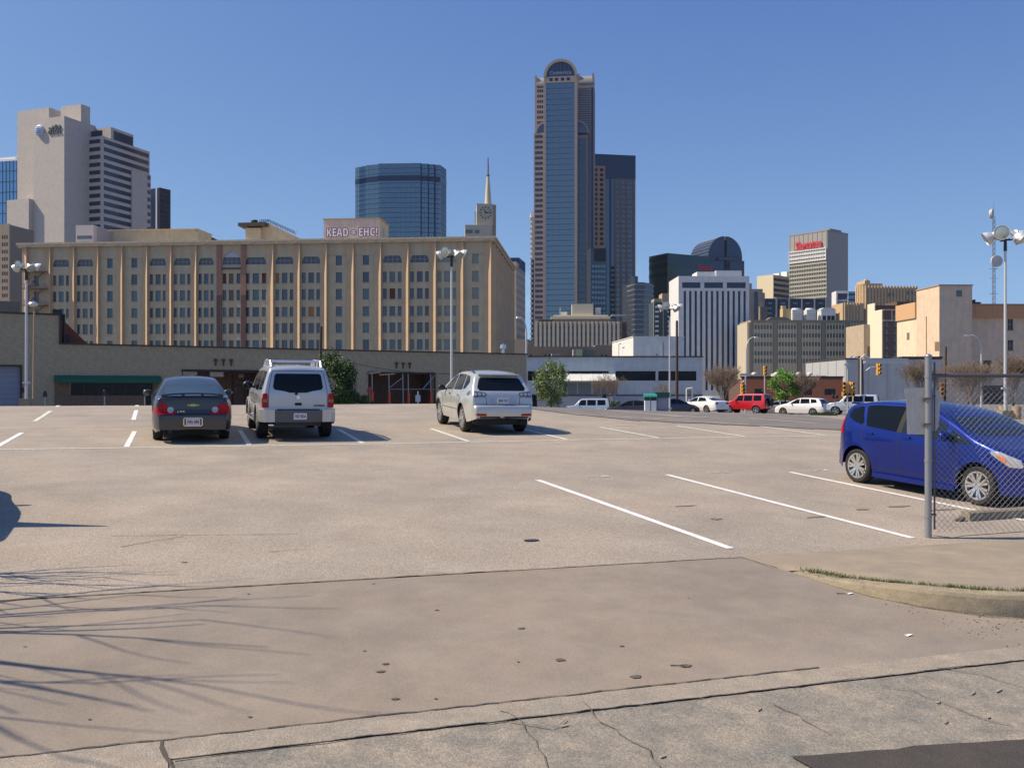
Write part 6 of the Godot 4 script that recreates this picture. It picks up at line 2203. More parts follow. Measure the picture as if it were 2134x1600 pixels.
func clock_tower() -> void:
	var b := bd("clock_tower", "cream clock tower with tapering spire and mast", 969, 600.0, 4.0)
	var w0 := b.X(1026)
	var y1 := b.Y(469, w0)
	part("base", one(0, w0, -0.2, y1, -16, 0), mats["cream_stone"], b.n)
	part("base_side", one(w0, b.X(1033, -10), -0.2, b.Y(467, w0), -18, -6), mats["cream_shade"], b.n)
	for q in [[969.5, 985], [989, 999]]:
		part("window", one(b.X(q[0]), b.X(q[1]), b.Y(487, w0), b.Y(479, w0), 0.002, 0.1), mats["vac_glass_c"], b.n)
	var z := -2.0
	var c0 := b.X(993.5, z)
	var c1 := b.X(1027, z)
	var y2 := b.Y(424, c0, z)
	var sh := part("shaft", one(c0, c1, y1, y2, z - 13, z), mats["cream_stone"], b.n)
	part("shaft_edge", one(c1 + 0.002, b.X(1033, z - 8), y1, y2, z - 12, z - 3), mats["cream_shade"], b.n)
	part("fin", one(b.X(989, z), b.X(991.2, z), y1, b.Y(440, c0, z), z - 3, z), mats["cream_stone"], b.n)
	# clock face: hour marks and hands
	var cx := b.X(1012, z)
	var cy := b.Y(443, c0, z)
	var m := M.new()
	for i in 12:
		var t := TAU * i / 12
		m.xf = Transform3D(Basis(Vector3(0, 0, 1), t), Vector3(cx, cy, z))
		m.bx(-0.28, 0.28, 2.9, 4.1, 0.01, 0.2)
	part("hour_marks", m.mesh(), mats["dark_metal"], sh)
	m = M.new()
	m.xf = Transform3D(Basis(Vector3(0, 0, 1), -1.45), Vector3(cx, cy, z))
	m.bx(-0.25, 0.25, -0.6, 2.9, 0.02, 0.3)
	part("minute_hand", m.mesh(), mats["dark_metal"], sh)
	m = M.new()
	m.xf = Transform3D(Basis(Vector3(0, 0, 1), 0.35), Vector3(cx, cy, z))
	m.bx(-0.3, 0.3, -0.6, 2.0, 0.02, 0.3)
	part("hour_hand", m.mesh(), mats["dark_metal"], sh)
	# spire
	var sx := b.X(1017, z - 6)
	m = M.new()
	m.xf = Transform3D(Basis(), Vector3(sx, 0, z - 6))
	m.lathe([V(2.2, y2), V(1.6, lerpf(y2, b.Y(360, sx), 0.5)), V(0.85, b.Y(362, sx)), V(0.8, b.Y(361, sx))], 4)
	m.lathe([V(2.2, y2), V(1.25, b.Y(378, sx)), V(0.85, b.Y(362, sx))], 8)
	part("spire", m.mesh(), mats["spire_cream"], b.n)
	m = M.new()
	m.xf = Transform3D(Basis(), Vector3(sx, 0, z - 6))
	m.lathe([V(0.8, b.Y(362, sx)), V(1.1, b.Y(361, sx)), V(1.1, b.Y(358, sx)), V(0.6, b.Y(357, sx))], 10)
	m.lathe([V(0.5, b.Y(357, sx)), V(0.5, b.Y(340, sx)), V(0.3, b.Y(322, sx)), V(0, b.Y(322, sx))], 8)
	part("mast", m.mesh(), mats["mast_grey"], b.n)

func bank_tower() -> void:
	var b := bd("arched_tower", "tallest pinkish stone tower with blue glass front and arched top", 1133.5, 690.0, -7.0)
	var st: Material = mats["pink_stone"]
	var X0 := 0.0
	var X1 := b.X(1203)
	var fl := 3.95
	var yg := b.Y(172, 10)
	# central projecting bay: glass front between two stone piers
	part("glass_front", one(b.X(1137.5), b.X(1197.5), -0.2, yg, -12, -0.6), mats["glass_comerica"], b.n)
	part("pier", one(X0, b.X(1137.5), -0.2, b.Y(158, 0), -14, 0), st, b.n)
	part("pier", one(b.X(1197.5), X1, -0.2, b.Y(158, 0), -14, 0), st, b.n)
	glass_grid(b.n, "mullions", b.X(1137.5), b.X(1197.5), 4, yg, -0.59, 16, int((yg - 4) / fl), 0.14, 0.5, mats["mullion_comerica"])
	var yr0 := b.Y(172, 10)
	var yr1 := b.Y(159, 10)
	var sq := []
	for q in [1145, 1156.5, 1169, 1181]:
		sq.append([b.X(q), b.X(q + 7)])
	facade(b.n, b.X(1137.5), b.X(1197.5), yr0, yr1, -0.02, 1.0, sq, [[yr0 + 1.2, yr1 - 1.0]], st, mats["glass_navy"], 0.4, true)
	# barrel-arched head
	var ax := (X0 + X1) / 2
	var rr := (X1 - X0) / 2 + 0.2
	var ys := b.Y(158, 10)
	var m := M.new()
	for i in 20:
		var t0 := PI * i / 20
		var t1 := PI * (i + 1) / 20
		for q in [[rr, rr - 2.0, -14.0, 0.25]]:
			var a0 := V(ax + cos(t0) * q[0], ys + sin(t0) * q[0])
			var a1 := V(ax + cos(t1) * q[0], ys + sin(t1) * q[0])
			var c0 := V(ax + cos(t0) * q[1], ys + sin(t0) * q[1])
			var c1 := V(ax + cos(t1) * q[1], ys + sin(t1) * q[1])
			m.prism(PackedVector2Array([a0, a1, c1, c0]), q[2], q[3])
	part("arch", m.mesh(), st, b.n)
	m = M.new()
	var half := PackedVector2Array()
	for i in 21:
		half.push_back(V(ax + cos(PI * i / 20) * (rr - 1.9), ys + sin(PI * i / 20) * (rr - 1.9)))
	m.prism(half, -13, -1.2)
	var ag := part("arch_glass", m.mesh(), mats["glass_arch"], b.n)
	m = M.new()
	for k in range(-3, 4):
		m.bx(ax + k * 2.9 - 0.12, ax + k * 2.9 + 0.12, ys, ys + sqrt(maxf(0, pow(rr - 2, 2) - pow(k * 2.9, 2))), -1.19, -0.95)
	part("arch_mullion", m.mesh(), mats["mullion_comerica"], ag)
	text(ag, "lettering", "Comerica", 2.6, Vector3(ax, ys + 2.6, -1.0), Basis(), mats["sign_faint"], true, 0.15, 15.5)
	# wings left and right, set back, with rounded copings
	var zl := -9.0
	var xl := b.X(1114.5, zl)
	var xr0 := X1
	var xr1 := b.X(1238, -16)
	var yl := b.Y(178, xl, zl)
	part("wing", one(xl, X0 + 0.5, -0.2, yl, -40, zl), st, b.n)
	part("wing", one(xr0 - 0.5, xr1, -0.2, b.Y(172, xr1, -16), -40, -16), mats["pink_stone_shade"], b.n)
	for q in [[xl, X0 + 0.5, yl, zl, b.Y(157, xl, zl)], [xr0 - 0.5, xr1, b.Y(172, xr1, -16), -16.0, b.Y(152, xr1, -16)]]:
		m = M.new()
		m.xf = side_xf(0.0)
		var pr := PackedVector2Array()
		var hgt: float = q[4] - q[2]
		for i in 9:
			var t := PI / 2 * i / 8
			pr.push_back(V(-q[3] + 5.0 * (1 - cos(t)) * 1.0 - 0.2, q[2] + hgt * sin(t) * 0.9))
		pr.push_back(V(-q[3] + 20, q[2] + hgt * 0.9))
		pr.push_back(V(-q[3] + 20, q[2]))
		m.prism(pr, q[0] + 0.8, q[1] - 0.8)
		part("vaulted_roof", m.mesh(), mats["copper_grey"], b.n)
		part("parapet", one(q[0], q[0] + 1.4, q[2], q[4], q[3] - 14, q[3]), st, b.n)
		part("parapet", one(q[1] - 1.4, q[1], q[2], q[4], q[3] - 14, q[3]), st, b.n)
	# small windows of the left wing: three to a floor
	m = M.new()
	var x := 0.0
	for j in 52:
		var y := yl - 5.2 - fl * j
		if y < 8:
			break
		if y < b.Y(268, xl, zl) and y > b.Y(290, xl, zl):
			continue
		var off := zl if y > b.Y(280, xl, zl) else -4.0
		var pxs := [1119.5, 1124.2, 1128.6] if y > b.Y(280, xl, zl) else [1115.5, 1119.6, 1123.8, 1127.8]
		for px in pxs:
			x = b.X(px, off)
			m.bx(x, x + 1.15, y, y + 2.1, off + 0.01, off + 0.08)
	for q in [1119.5, 1124.2, 1128.6]:
		m.bx(b.X(q, zl) - 0.2, b.X(q, zl) + 1.4, yl - 1.9, yl - 0.9, zl + 0.01, zl + 0.08)
	part("small_windows", m.mesh(), mats["glass_navy"], b.n).set_meta("kind", "stuff")
	# lower shoulders that step outward at mid-height
	var y2 := b.Y(281, xl, zl)
	part("shoulder", one(b.X(1112.5, -4), X0 + 0.4, -0.2, y2, -38, -4), st, b.n)
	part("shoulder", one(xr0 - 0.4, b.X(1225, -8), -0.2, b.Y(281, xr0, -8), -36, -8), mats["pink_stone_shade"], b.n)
	part("shoulder_glass", one(xr0 + 0.5, b.X(1221, -8), 6, b.Y(290, xr0, -8), -7.99, -7.9), mats["glass_comerica_b"], b.n)
	glass_grid(b.n, "mullions", xr0 + 0.5, b.X(1221, -8), 6, b.Y(290, xr0, -8), -7.89, 5, 40, 0.12, 0.7, mats["mullion_comerica"])
	glass_grid(b.n, "mullions", b.X(1206, -16), xr1 - 2.5, b.Y(281, xr0, -8), b.Y(182, xr1, -16), -15.99, 8, 22, 0.1, 0.9, mats["pink_stone_shade"], Transform3D(), 0.12)
	part("wing_glass", one(b.X(1206, -16), xr1 - 2.5, 6, b.Y(182, xr1, -16), -15.995, -15.9), mats["glass_comerica_b"], b.n)
	part("wing_edge_windows", one(xr1 - 1.9, xr1 - 0.7, 6, b.Y(182, xr1, -16), -15.99, -15.88), mats["glass_navy"], b.n)
	for q in [[X0 + 0.4, b.X(1119, -4), -4.0], [xr0 - 0.2, b.X(1224, -8), -8.0]]:
		var sgn := 1.0 if q[0] < q[1] else -1.0
		var ra := absf(q[1] - q[0])
		m = M.new()
		var fan := PackedVector2Array([V(q[0], y2)])
		for i in 11:
			fan.push_back(V(q[0] + sgn * ra * cos(PI / 2 * i / 10), y2 + ra * 1.15 * sin(PI / 2 * i / 10)))
		m.prism(fan, -20.0, q[2])
		var fg := part("quarter_arch", m.mesh(), mats["glass_comerica_b"], b.n)
		m = M.new()
		for i in 10:
			var t0 := PI / 2 * i / 10
			var t1 := PI / 2 * (i + 1) / 10
			m.prism(PackedVector2Array([V(q[0] + sgn * ra * cos(t0), y2 + ra * 1.15 * sin(t0)), V(q[0] + sgn * (ra + 1.1) * cos(t0), y2 + (ra + 1.1) * 1.15 * sin(t0)), V(q[0] + sgn * (ra + 1.1) * cos(t1), y2 + (ra + 1.1) * 1.15 * sin(t1)), V(q[0] + sgn * ra * cos(t1), y2 + ra * 1.15 * sin(t1))]), -20, q[2] + 0.3)
		part("arch_rim", m.mesh(), st, fg)

func central_blocks() -> void:
	# sliver with white balconies behind the arched tower's left edge
	var b := bd("slim_tower", "slim dark tower with pale balcony edges at the arched tower's left", 1105, 730.0, 0.0)
	var x1 := b.X(1118)
	var yt := b.Y(441, x1)
	part("body", one(0.8, x1, -0.2, b.Y(541, 0), -20, 0), mats["glass_navy"], b.n)
	part("body", one(1.0, x1, b.Y(541, 0), yt - 4, -20, -0.02), mats["trim_pale"], b.n)
	part("cap", one(0.3, x1, yt - 4, yt, -18, 0.2), mats["white_paint"], b.n)
	var m := M.new()
	for i in 26:
		var y := yt - 6 - 3.9 * i
		m.bx(0.0, 2.2, y, y + 1.3, -2, 0.5)
	part("balconies", m.mesh(), mats["trim_pale"], b.n).set_meta("kind", "stuff")
	# dark grid tower right of the arched tower
	b = bd("grid_tower", "dark tower with reddish stone grid and navy top, right of the arched tower", 1225, 770.0, 10.0)
	x1 = b.X(1324.5)
	yt = b.Y(321, b.X(1238))
	var yn := b.Y(373, b.X(1300))
	part("body", one(0, x1, -0.2, yt, -32, 0), mats["glass_energy"], b.n)
	part("navy_top", bxs([[0, x1, yn, yt + 0.2, 0.02, 0.5], [0, b.X(1268), yn - 0.5, yt, 0.02, 0.4]]), mats["glass_navy_top"], b.n)
	var sxf := Transform3D()
	m = M.new()
	for px in [1282.5, 1294.5, 1306.5, 1321.5]:
		m.bx(b.X(px) - 1.0, b.X(px) + 1.0, 5, yn, 0.02, 0.6)
	var fl := 4.05
	for i in 45:
		var y := yn - 1.0 - fl * i
		if y > 5:
			m.bx(b.X(1281), x1 - 0.4, y, y + 1.0, 0.02, 0.4)
	part("stone_grid", m.mesh(), mats["red_grid"], b.n).set_meta("kind", "stuff")
	var yk := b.Y(346, b.X(1245))
	var cols := [[b.X(1239.5), b.X(1244.6)], [b.X(1249.5), b.X(1256.8)]]
	var rows := []
	for i in 36:
		var y := yk - 4.6 - fl * (35 - i)
		if y > b.Y(517, 0):
			rows.append([y, y + 2.6])
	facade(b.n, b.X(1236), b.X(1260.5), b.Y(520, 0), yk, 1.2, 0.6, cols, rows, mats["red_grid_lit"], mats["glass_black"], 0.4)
	part("groove", one(b.X(1270), b.X(1274), 5, yn, 0.03, 0.2), mats["glass_navy"], b.n)
	m = M.new()
	for i in 22:
		var y := b.Y(560, 0) - fl * i
		if y > 4:
			m.bx(b.X(1273), b.X(1282), y, y + 2.6, 0.61, 0.75)
	part("dark_windows", m.mesh(), mats["glass_black"], b.n).set_meta("kind", "stuff")
	# lower dark block in front of it
	b = bd("dark_block", "lower dark glass block in front of the reddish grid tower", 1231, 650.0, 6.0)
	x1 = b.X(1265)
	part("body", one(0, x1, -0.2, b.Y(517, x1), -14, 0), mats["glass_slate"], b.n)
	part("top_band", one(b.X(1238), b.X(1262), b.Y(544, 0), b.Y(518, 0), 0.02, 0.3), mats["glass_black"], b.n)
	m = M.new()
	for i in 14:
		for k in 5:
			var y := b.Y(552 + 11.0 * i, 0)
			m.bx(1.0 + k * 2.0, 2.3 + k * 2.0, y - 1.5, y, 0.02, 0.12)
	part("window_panes", m.mesh(), mats["glass_teal"], b.n).set_meta("kind", "stuff")
	# striped rounded office
	b = bd("striped_office", "dark rounded office with thin pale floor stripes", 1322, 560.0, 14.0)
	x1 = b.X(1348)
	var x2 := b.X(1362, -8)
	yt = b.Y(588, b.X(1340))
	m = M.new()
	m.plan(PackedVector2Array([V(0, 0), V(x1 * 0.8, -0.3), V(x1, -1.5), V(x2, -8), V(x2, -20), V(0, -20)]), -0.2, yt)
	part("body", m.mesh(), mats["glass_slate"], b.n)
	m = M.new()
	for i in 12:
		var y := yt - 1.0 - 3.0 * i
		m.plan(PackedVector2Array([V(0, 0.35), V(x1 * 0.8, 0.05), V(x1 + 0.3, -1.3), V(x2 + 0.4, -7.9), V(x2 + 0.4, -12), V(0, -12)]), y - 0.75, y)
	part("floor_stripe", m.mesh(), mats["stripe_grey"], b.n).set_meta("kind", "stuff")
	part("roof_plant", one(0.5, b.X(1331), yt, b.Y(575, 3), -8, -1), mats["glass_slate"], b.n)
	# balconied flats with tan top
	b = bd("apartment_tower", "greenish apartment tower with white balconies and tan top storey", 1361, 470.0, 0.0)
	x1 = b.X(1420)
	yt = b.Y(629, 0)
	part("body", one(0, x1, -0.2, yt, -14, 0), mats["glass_green_grey"], b.n)
	part("top_storey", bxs([[0.6, b.X(1381), yt, b.Y(622, 0), -10, -0.3], [b.X(1380), x1, yt - 0.3, b.Y(611, 0), -10, 0.2]]), mats["tan_top"], b.n)
	m = M.new()
	for px in [1362.5, 1382, 1399, 1408]:
		m.bx(b.X(px) - 0.15, b.X(px) + 0.15, 0, yt, 0.02, 0.7)
	part("ribs", m.mesh(), mats["trim_pale"], b.n)
	for i in 9:
		var y := b.Y(638 + 10.0 * i, 0)
		for q in [[1366, 1372.5], [1391.5, 1396]]:
			if y > 1:
				part("balcony", one(b.X(q[0]), b.X(q[1]), y - 0.8, y, 0.02, 1.0), mats["white_paint"], b.n)
	# tan hotel block right of the vacant block, with striped flank
	b = bd("tan_hotel", "tan block with grey striped flank seen past the vacant block's corner", 1052, 420.0, -10.0)
	x1 = b.X(1076)
	var zr := b.Z(1094.5, x1)
	yt = b.Y(545, x1)
	part("body", one(0, x1, -0.2, yt, zr, 0), mats["tan_stone"], b.n)
	part("roof_box", one(x1 - 4, x1 + 0.1, yt - 2, b.Y(532, x1), zr, -7), mats["glass_navy"], b.n)
	m = M.new()
	for i in 11:
		var y := yt - 2 - 3.35 * i
		m.bx(x1 + 0.01, x1 + 0.15, y - 1.5, y, zr + 0.6, -0.8)
	part("window_band", m.mesh(), mats["stripe_bluegrey"], b.n).set_meta("kind", "stuff")
	part("annex", one(b.X(1066, 8), b.X(1100, 8), -0.2, b.Y(707, 0, 8), -8, 8), mats["tan_stone_dark"], b.n)

func louvre_block() -> void:
	var b := bd("louvred_office", "cream office with close vertical piers and a square roof house", 1117, 480.0, -2.0)
	var x1 := b.X(1297)
	var yt := b.Y(670, 0)
	var n := 20
	var rows := []
	for py in [725.0, 711.0, 696.5, 682.0]:
		rows.append([b.Y(py + 3.2, 0), b.Y(py - 3.2, 0)])
	facade(b.n, 0, x1, -0.2, yt, 0, 0.8, even(0, x1, n, 0.36), rows, mats["louvre_back"], mats["vac_glass_c"], 0.3)
	for s in even(0, x1, n, 0.5, 0.0):
		part("pier", one(s[0] - 0.45, s[0] + 0.75, b.Y(727, 0), yt, 0.002, 0.9), mats["cream_pier"], b.n)
	part("core", one(0.2, x1 - 0.2, -0.2, yt - 0.3, -18, -0.9), mats["louvre_back"], b.n)
	var ya := b.Y(664, 0)
	part("attic", one(b.X(1155, -3), b.X(1275, -3), yt, ya, -16, -3), mats["grey_wall"], b.n)
	part("attic_roof", one(b.X(1148, -2), b.X(1272, -2), ya, b.Y(659, 0, -2), -17, -2), mats["cream_lit"], b.n)
	part("attic_roof", one(b.X(1154, -3), b.X(1267, -3), b.Y(659, 0, -2), b.Y(656.5, 0, -3), -15, -3), mats["cream_lit"], b.n)
	part("roof_house", one(b.X(1192, -4), b.X(1236.5, -4), ya, b.Y(633.5, 0, -4), -12, -4), mats["cream_lit"], b.n)
	part("roof_side", one(b.X(1122, -6), b.X(1152, -6), yt, b.Y(666, 0, -6), -12, -6), mats["coping"], b.n)
	for q in [[1169, 1182, 650], [1241, 1252, 641], [1167, 1168, 640]]:
		part("roof_plant", one(b.X(q[0], -8), b.X(q[1], -8), ya, b.Y(q[2], 0, -8), -11, -8), mats["plant_white"], b.n)
	part("canopy", one(b.X(1275, -3), b.X(1305, -3), b.Y(658, 0, -3), b.Y(656.5, 0, -3), -10, -2), mats["plant_white"], b.n)
	part("flank", one(x1 + 0.002, b.X(1305, -6), -0.2, yt - 0.2, -22, -2), mats["brick_shade"], b.n)
	b = bd("brown_hall", "long low brown brick building with small vents behind the white building", 1097, 300.0, 0.0)
	x1 = b.X(1290)
	part("wall", one(0, x1, -0.2, b.Y(722, 0), -20, 0), mats["brown_brick"], b.n)
	part("wall", one(b.X(1240), x1, b.Y(722, 0), b.Y(719, 0), -18, -0.02), mats["brown_brick"], b.n)
	var m := M.new()
	for px in [1105, 1135, 1144, 1253, 1262]:
		m.bx(b.X(px), b.X(px + 2.5), b.Y(742, 0), b.Y(738, 0), 0.01, 0.1)
	part("vents", m.mesh(), mats["rubber"], b.n)
	part("roof_unit", one(b.X(1195, 8), b.X(1201, 8), 2, b.Y(727.5, 0, 8), 2, 8), mats["grey_wall"], b.n)
	part("roof_unit", one(b.X(1201, 8), b.X(1213, 8), 2, b.Y(727.5, 0, 8), 3, 8.1), mats["pale_green"], b.n)
	part("roof_unit", one(b.X(1215, 6), b.X(1239, 6), 2, b.Y(730, 0, 6), 1, 6), mats["dull_green"], b.n)
	part("roof_unit", one(b.X(1150, 8), b.X(1166, 8), 2, b.Y(736, 0, 8), 2, 8), mats["stripe_grey"], b.n)

func white_building() -> void:
	var b := bd("white_shop", "long pale blue-grey building with dark strip windows and white awning", 1085, 110.0, 1.2)
	var x1 := b.X(1464)
	var yt := b.Y(744, 4)
	var wy := [b.Y(793, 5), b.Y(773, 5)]
	var cols := [[b.X(1100), b.X(1177)], [b.X(1182), b.X(1269)], [b.X(1283), b.X(1367)], [b.X(1372), b.X(1452)]]
	facade(b.n, 0, x1, -0.2, yt, 0, 0.4, cols, [wy], mats["paleblue"], mats["glass_black"], 0.25, true)
	part("coping", one(-0.1, x1 + 0.1, yt, yt + 0.14, -0.5, 0.12), mats["coping"], b.n)
	part("plinth", one(0, x1, -0.2, b.Y(825, 5), 0.002, 0.12), mats["plinth_white"], b.n)
	part("plinth_line", one(0, x1, b.Y(825, 5), b.Y(822.5, 5), 0.002, 0.16), mats["coping"], b.n)
	part("end_wall", one(x1 - 0.4, x1, -0.2, yt, -18, -0.4), mats["paleblue"], b.n)
	part("roof", one(0, x1 - 0.4, yt - 0.6, yt - 0.4, -18, -0.4), mats["roof_grey"], b.n)
	var ax0 := b.X(1160)
	var ax1 := b.X(1281)
	var m := M.new()
	m.xf = side_xf(0.0)
	var a0: float = b.Y(778, 5)
	var a1: float = b.Y(793.5, 5)
	m.prism(PackedVector2Array([V(0.0, a0), V(0.0, a0 - 0.06), V(-1.75, a1 - 0.06), V(-1.75, a1)]), ax0, ax1)
	var aw := part("awning", m.mesh(), mats["awning_white"], b.n)
	for i in 6:
		var xx := lerpf(ax0, ax1 - 0.05, i / 5.0)
		m = M.new()
		m.xf = side_xf(0.0)
		m.prism(PackedVector2Array([V(0.0, a0 + 0.05), V(0.0, a0 + 0.005), V(-1.75, a1 + 0.005), V(-1.75, a1 + 0.05)]), xx, xx + 0.05)
		part("seam_rib", m.mesh(), mats["awning_white"], aw)
	m = M.new()
	for xx in [ax0 + 0.1, ax1 - 0.15]:
		m.tube(Vector3(xx, -0.1, 1.7), Vector3(xx, a1, 1.7), 0.05, 0.05, 8)
	part("awning_post", m.mesh(), mats["galv"], b.n)
	for q in [[1184, 1202], [1205, 1232], [1237, 1262], [1264, 1286]]:
		part("shop_window", one(b.X(q[0]), b.X(q[1]), b.Y(821, 5), b.Y(798, 5), 0.003, 0.06), mats["glass_shop"], b.n)
	part("doorway", one(b.X(1255), b.X(1264), -0.2, b.Y(822, 5), 0.13, 0.17), mats["glass_black"], b.n)
	part("doorway", one(b.X(1107), b.X(1119), -0.2, b.Y(822, 5), 0.13, 0.17), mats["glass_black"], b.n)
	part("downpipe", one(b.X(1272), b.X(1276), -0.2, b.Y(826, 5), 0.13, 0.3), mats["white_paint"], b.n)
	# white cube behind
	b = bd("white_cube", "bright white windowless block behind the pale blue building", 1320, 128.0, 4.0)
	x1 = b.X(1426)
	yt = b.Y(702, 2)
	var zl := b.Z(1276, 0)
	part("wall", one(0, x1, -0.2, yt, zl, 0), mats["white_wall"], b.n)
	part("parapet", bxs([[-0.08, x1 + 0.08, yt, yt + 0.1, -0.2, 0.08], [-0.08, 0.2, yt, yt + 0.1, zl, -0.2]]), mats["white_wall"], b.n)
	m = M.new()
	m.bx(b.X(1382), b.X(1383.5), b.Y(745, 2), b.Y(712, 2), 0.002, 0.06)
	m.ball(Vector3(b.X(1369), b.Y(739, 2), 0.12), Vector3(0.12, 0.15, 0.12), 8)
	part("wall_fittings", m.mesh(), mats["grey_wall"], b.n)
	m = M.new()
	var lz := b.Z(1297, 0)
	m.tube(Vector3(-0.5, 3, lz), Vector3(-0.5, b.Y(717, 0, lz), lz), 0.05, 0.05, 6)
	m.tube(Vector3(-0.5, b.Y(717, 0, lz), lz), Vector3(-0.5, b.Y(717, 0, lz), lz + 1.6), 0.05, 0.08, 6)
	part("flue", m.mesh(), mats["grey_wall"], b.n)

func right_blocks() -> void:
	# white slab with dark vertical strips
	var b := bd("white_slab", "white office slab with tall dark vertical window strips", 1414.5, 400.0, 1.0)
	var x1 := b.X(1562)
	var yt := b.Y(575, 0)
	var sx := even(b.X(1422), b.X(1558), 12, 0.44)
	var ys := b.Y(606, 0)
	facade(b.n, 0, x1, -0.2, b.Y(602, 0), 0, 1.0, sx, [[2.0, ys]], mats["slab_white"], mats["strip_navy"], 0.5, true)
	var y3 := [b.Y(601, 0), b.Y(588, 0)]
	var tc := [[b.X(1422), b.X(1460.5)], [b.X(1468), b.X(1507.5)], [b.X(1515), b.X(1555)]]
	facade(b.n, 0, x1, b.Y(602, 0), yt, 0.001, 1.0, tc, [[y3[0] + 0.2, y3[1]]], mats["slab_white"], mats["glass_navy_top"], 1.0, true)
	part("side_wall", bxs([[0.002, 1.2, -0.2, yt - 0.01, -22, -1.01], [x1 - 1.2, x1 - 0.002, -0.2, yt - 0.01, -22, -1.01], [1.2, x1 - 1.2, -0.2, yt - 1, -22, -1.6]]), mats["slab_white"], b.n)
	part("roof_house", bxs([[b.X(1453, -4), b.X(1494, -4), yt, b.Y(566, 0, -4), -14, -4], [b.X(1493, -3), b.X(1546, -3), yt, b.Y(563.5, 0, -3), -15, -3]]), mats["plant_white"], b.n)
	# dark glass block with red lettering, and the vaulted tower behind
	b = bd("dark_glass_block", "dark green glass block with red letter sign, left of the vaulted tower", 1391, 780.0, 29.0)
	x1 = b.X(1482)
	yt = b.Y(527, 0)
	var zl := b.Z(1353, 0)
	part("body", one(0, x1, -0.2, yt, zl, 0), mats["glass_green_dark"], b.n)
	for q in [[533, 540], [546, 556], [566, 575]]:
		part("window_band", one(0.2, x1, b.Y(q[1], 0), b.Y(q[0], 0), 0.02, 0.2), mats["glass_navy_top"], b.n)
		part("window_band", one(-0.2, -0.02, b.Y(q[1], 0), b.Y(q[0], 0), zl, -0.2), mats["glass_black"], b.n)
	glass_grid(b.n, "mullions", 0, x1, b.Y(680, 0), b.Y(577, 0), 0.01, 22, 14, 0.15, 0.2, mats["mullion_dark"])
	text(b.n, "lettering", "Fairmont", 4.4, Vector3(b.X(1469), b.Y(558.5, b.X(1469)), 0.3), Basis(), mats["sign_red_lit"], true, 0.6, 15.0)
	b = bd("vaulted_tower", "dark blue tower with barrel-vaulted top and central slot", 1477, 850.0, 18.0)
	x1 = b.X(1547)
	var mid := x1 / 2
	var r := x1 / 2
	var ysp := b.Y(534, mid)
	var m := M.new()
	var zb := -34.0
	for k in 2:
		var poly := PackedVector2Array()
		var s := -1.0 if k == 0 else 1.0
		poly.push_back(V(mid + s * 1.4, -0.2))
		poly.push_back(V(mid + s * r, -0.2))
		for i in 13:
			var t := (PI / 2 - 0.10) * i / 12
			poly.push_back(V(mid + s * r * cos(t), ysp + r * 1.06 * sin(t)))
		poly.push_back(V(mid + s * 1.4, ysp + r * 1.06))
		m.prism(poly, zb, 0)
	part("vault", m.mesh(), mats["vault_glass"], b.n)
	part("slot", one(mid - 1.5, mid + 1.5, -0.2, ysp + r * 0.85, zb, -2), mats["glass_navy"], b.n)
	part("slot_top", one(mid - 1.5, mid + 1.5, ysp + r * 0.85, ysp + r * 1.04, -6, -1.0), mats["copper_grey"], b.n)
	part("shoulder", one(x1, b.X(1554), -0.2, b.Y(541, mid), -24, -2), mats["vault_glass"], b.n)
	m = M.new()
	for q in [[mid - r * 0.92, mid - 3.5], [mid + 3.5, mid + r * 0.92]]:
		m.bx(q[0], q[1], -0.2, b.Y(545, mid), 0.02, 1.6)
	m.bx(mid - r * 0.5, mid + r * 0.5, ysp - 4, ysp - 1.5, 0.02, 2.2)
	part("lower_bays", m.mesh(), mats["vault_glass"], b.n)
	glass_grid(b.n, "mullions", 0.3, x1 - 0.3, 10, ysp, 0.011, 16, 34, 0.18, 0.35, mats["mullion_dark"], Transform3D(), 0.15)
	m = M.new()
	for i in 9:
		var t := PI * 0.5 + PI * 0.5 * (i + 0.5) / 9
		var p := Vector3(mid + r * cos(t), ysp + r * 1.06 * sin(t), zb)
		m.tube(p, p + Vector3(0, 0, -zb), 0.18, 0.18, 4)
	part("vault_ribs", m.mesh(), mats["copper_grey"], b.n)
	# hotel slab with red name
	b = bd("hotel_slab", "grey hotel slab with red script name over white floors", 1725, 700.0, -51.0)
	var xl := b.X(1645.5)
	yt = b.Y(481, 0)
	var zr := b.Z(1768, 0)
	part("body", one(xl, 0, -0.2, yt, zr, 0), mats["hotel_grey"], b.n)
	part("roof_edge", bxs([[xl, 0.2, yt, yt + 0.9, -1, 0.2], [-0.8, 0.2, yt, yt + 0.9, zr, -1], [-9, -0.5, yt, yt + 2.4, zr * 0.7, -4]]), mats["grey_wall"], b.n)
	var yb0 := b.Y(541, 0)
	var yb1 := b.Y(515, 0)
	part("band_floor", bxs([[xl + 0.2, -0.6, yb0, yb1, 0.02, 1.0]]), mats["slab_white"], b.n)
	m = M.new()
	for q in [0.18, 0.5, 0.8]:
		m.bx(xl + 1.0, -1.4, lerpf(yb0, yb1, q), lerpf(yb0, yb1, q + 0.1), 1.01, 1.12)
	part("band_windows", m.mesh(), mats["glass_slate"], b.n)
	m = M.new()
	for i in 16:
		var xx := lerpf(xl + 0.6, -0.8, i / 15.0)
		m.bx(xx - 0.2, xx + 0.2, yb0, yb1 - 0.2, 1.121, 1.22)
	part("band_posts", m.mesh(), mats["slab_white"], b.n)
	m = M.new()
	var fl := 3.2
	for i in 34:
		var y := yb0 - 2.4 - fl * i
		if y < 2:
			break
		m.bx(xl + 0.3, -0.3, y, y + 1.35, 0.02, 0.5)
	part("floor_edges", m.mesh(), mats["hotel_pale"], b.n).set_meta("kind", "stuff")
	m = M.new()
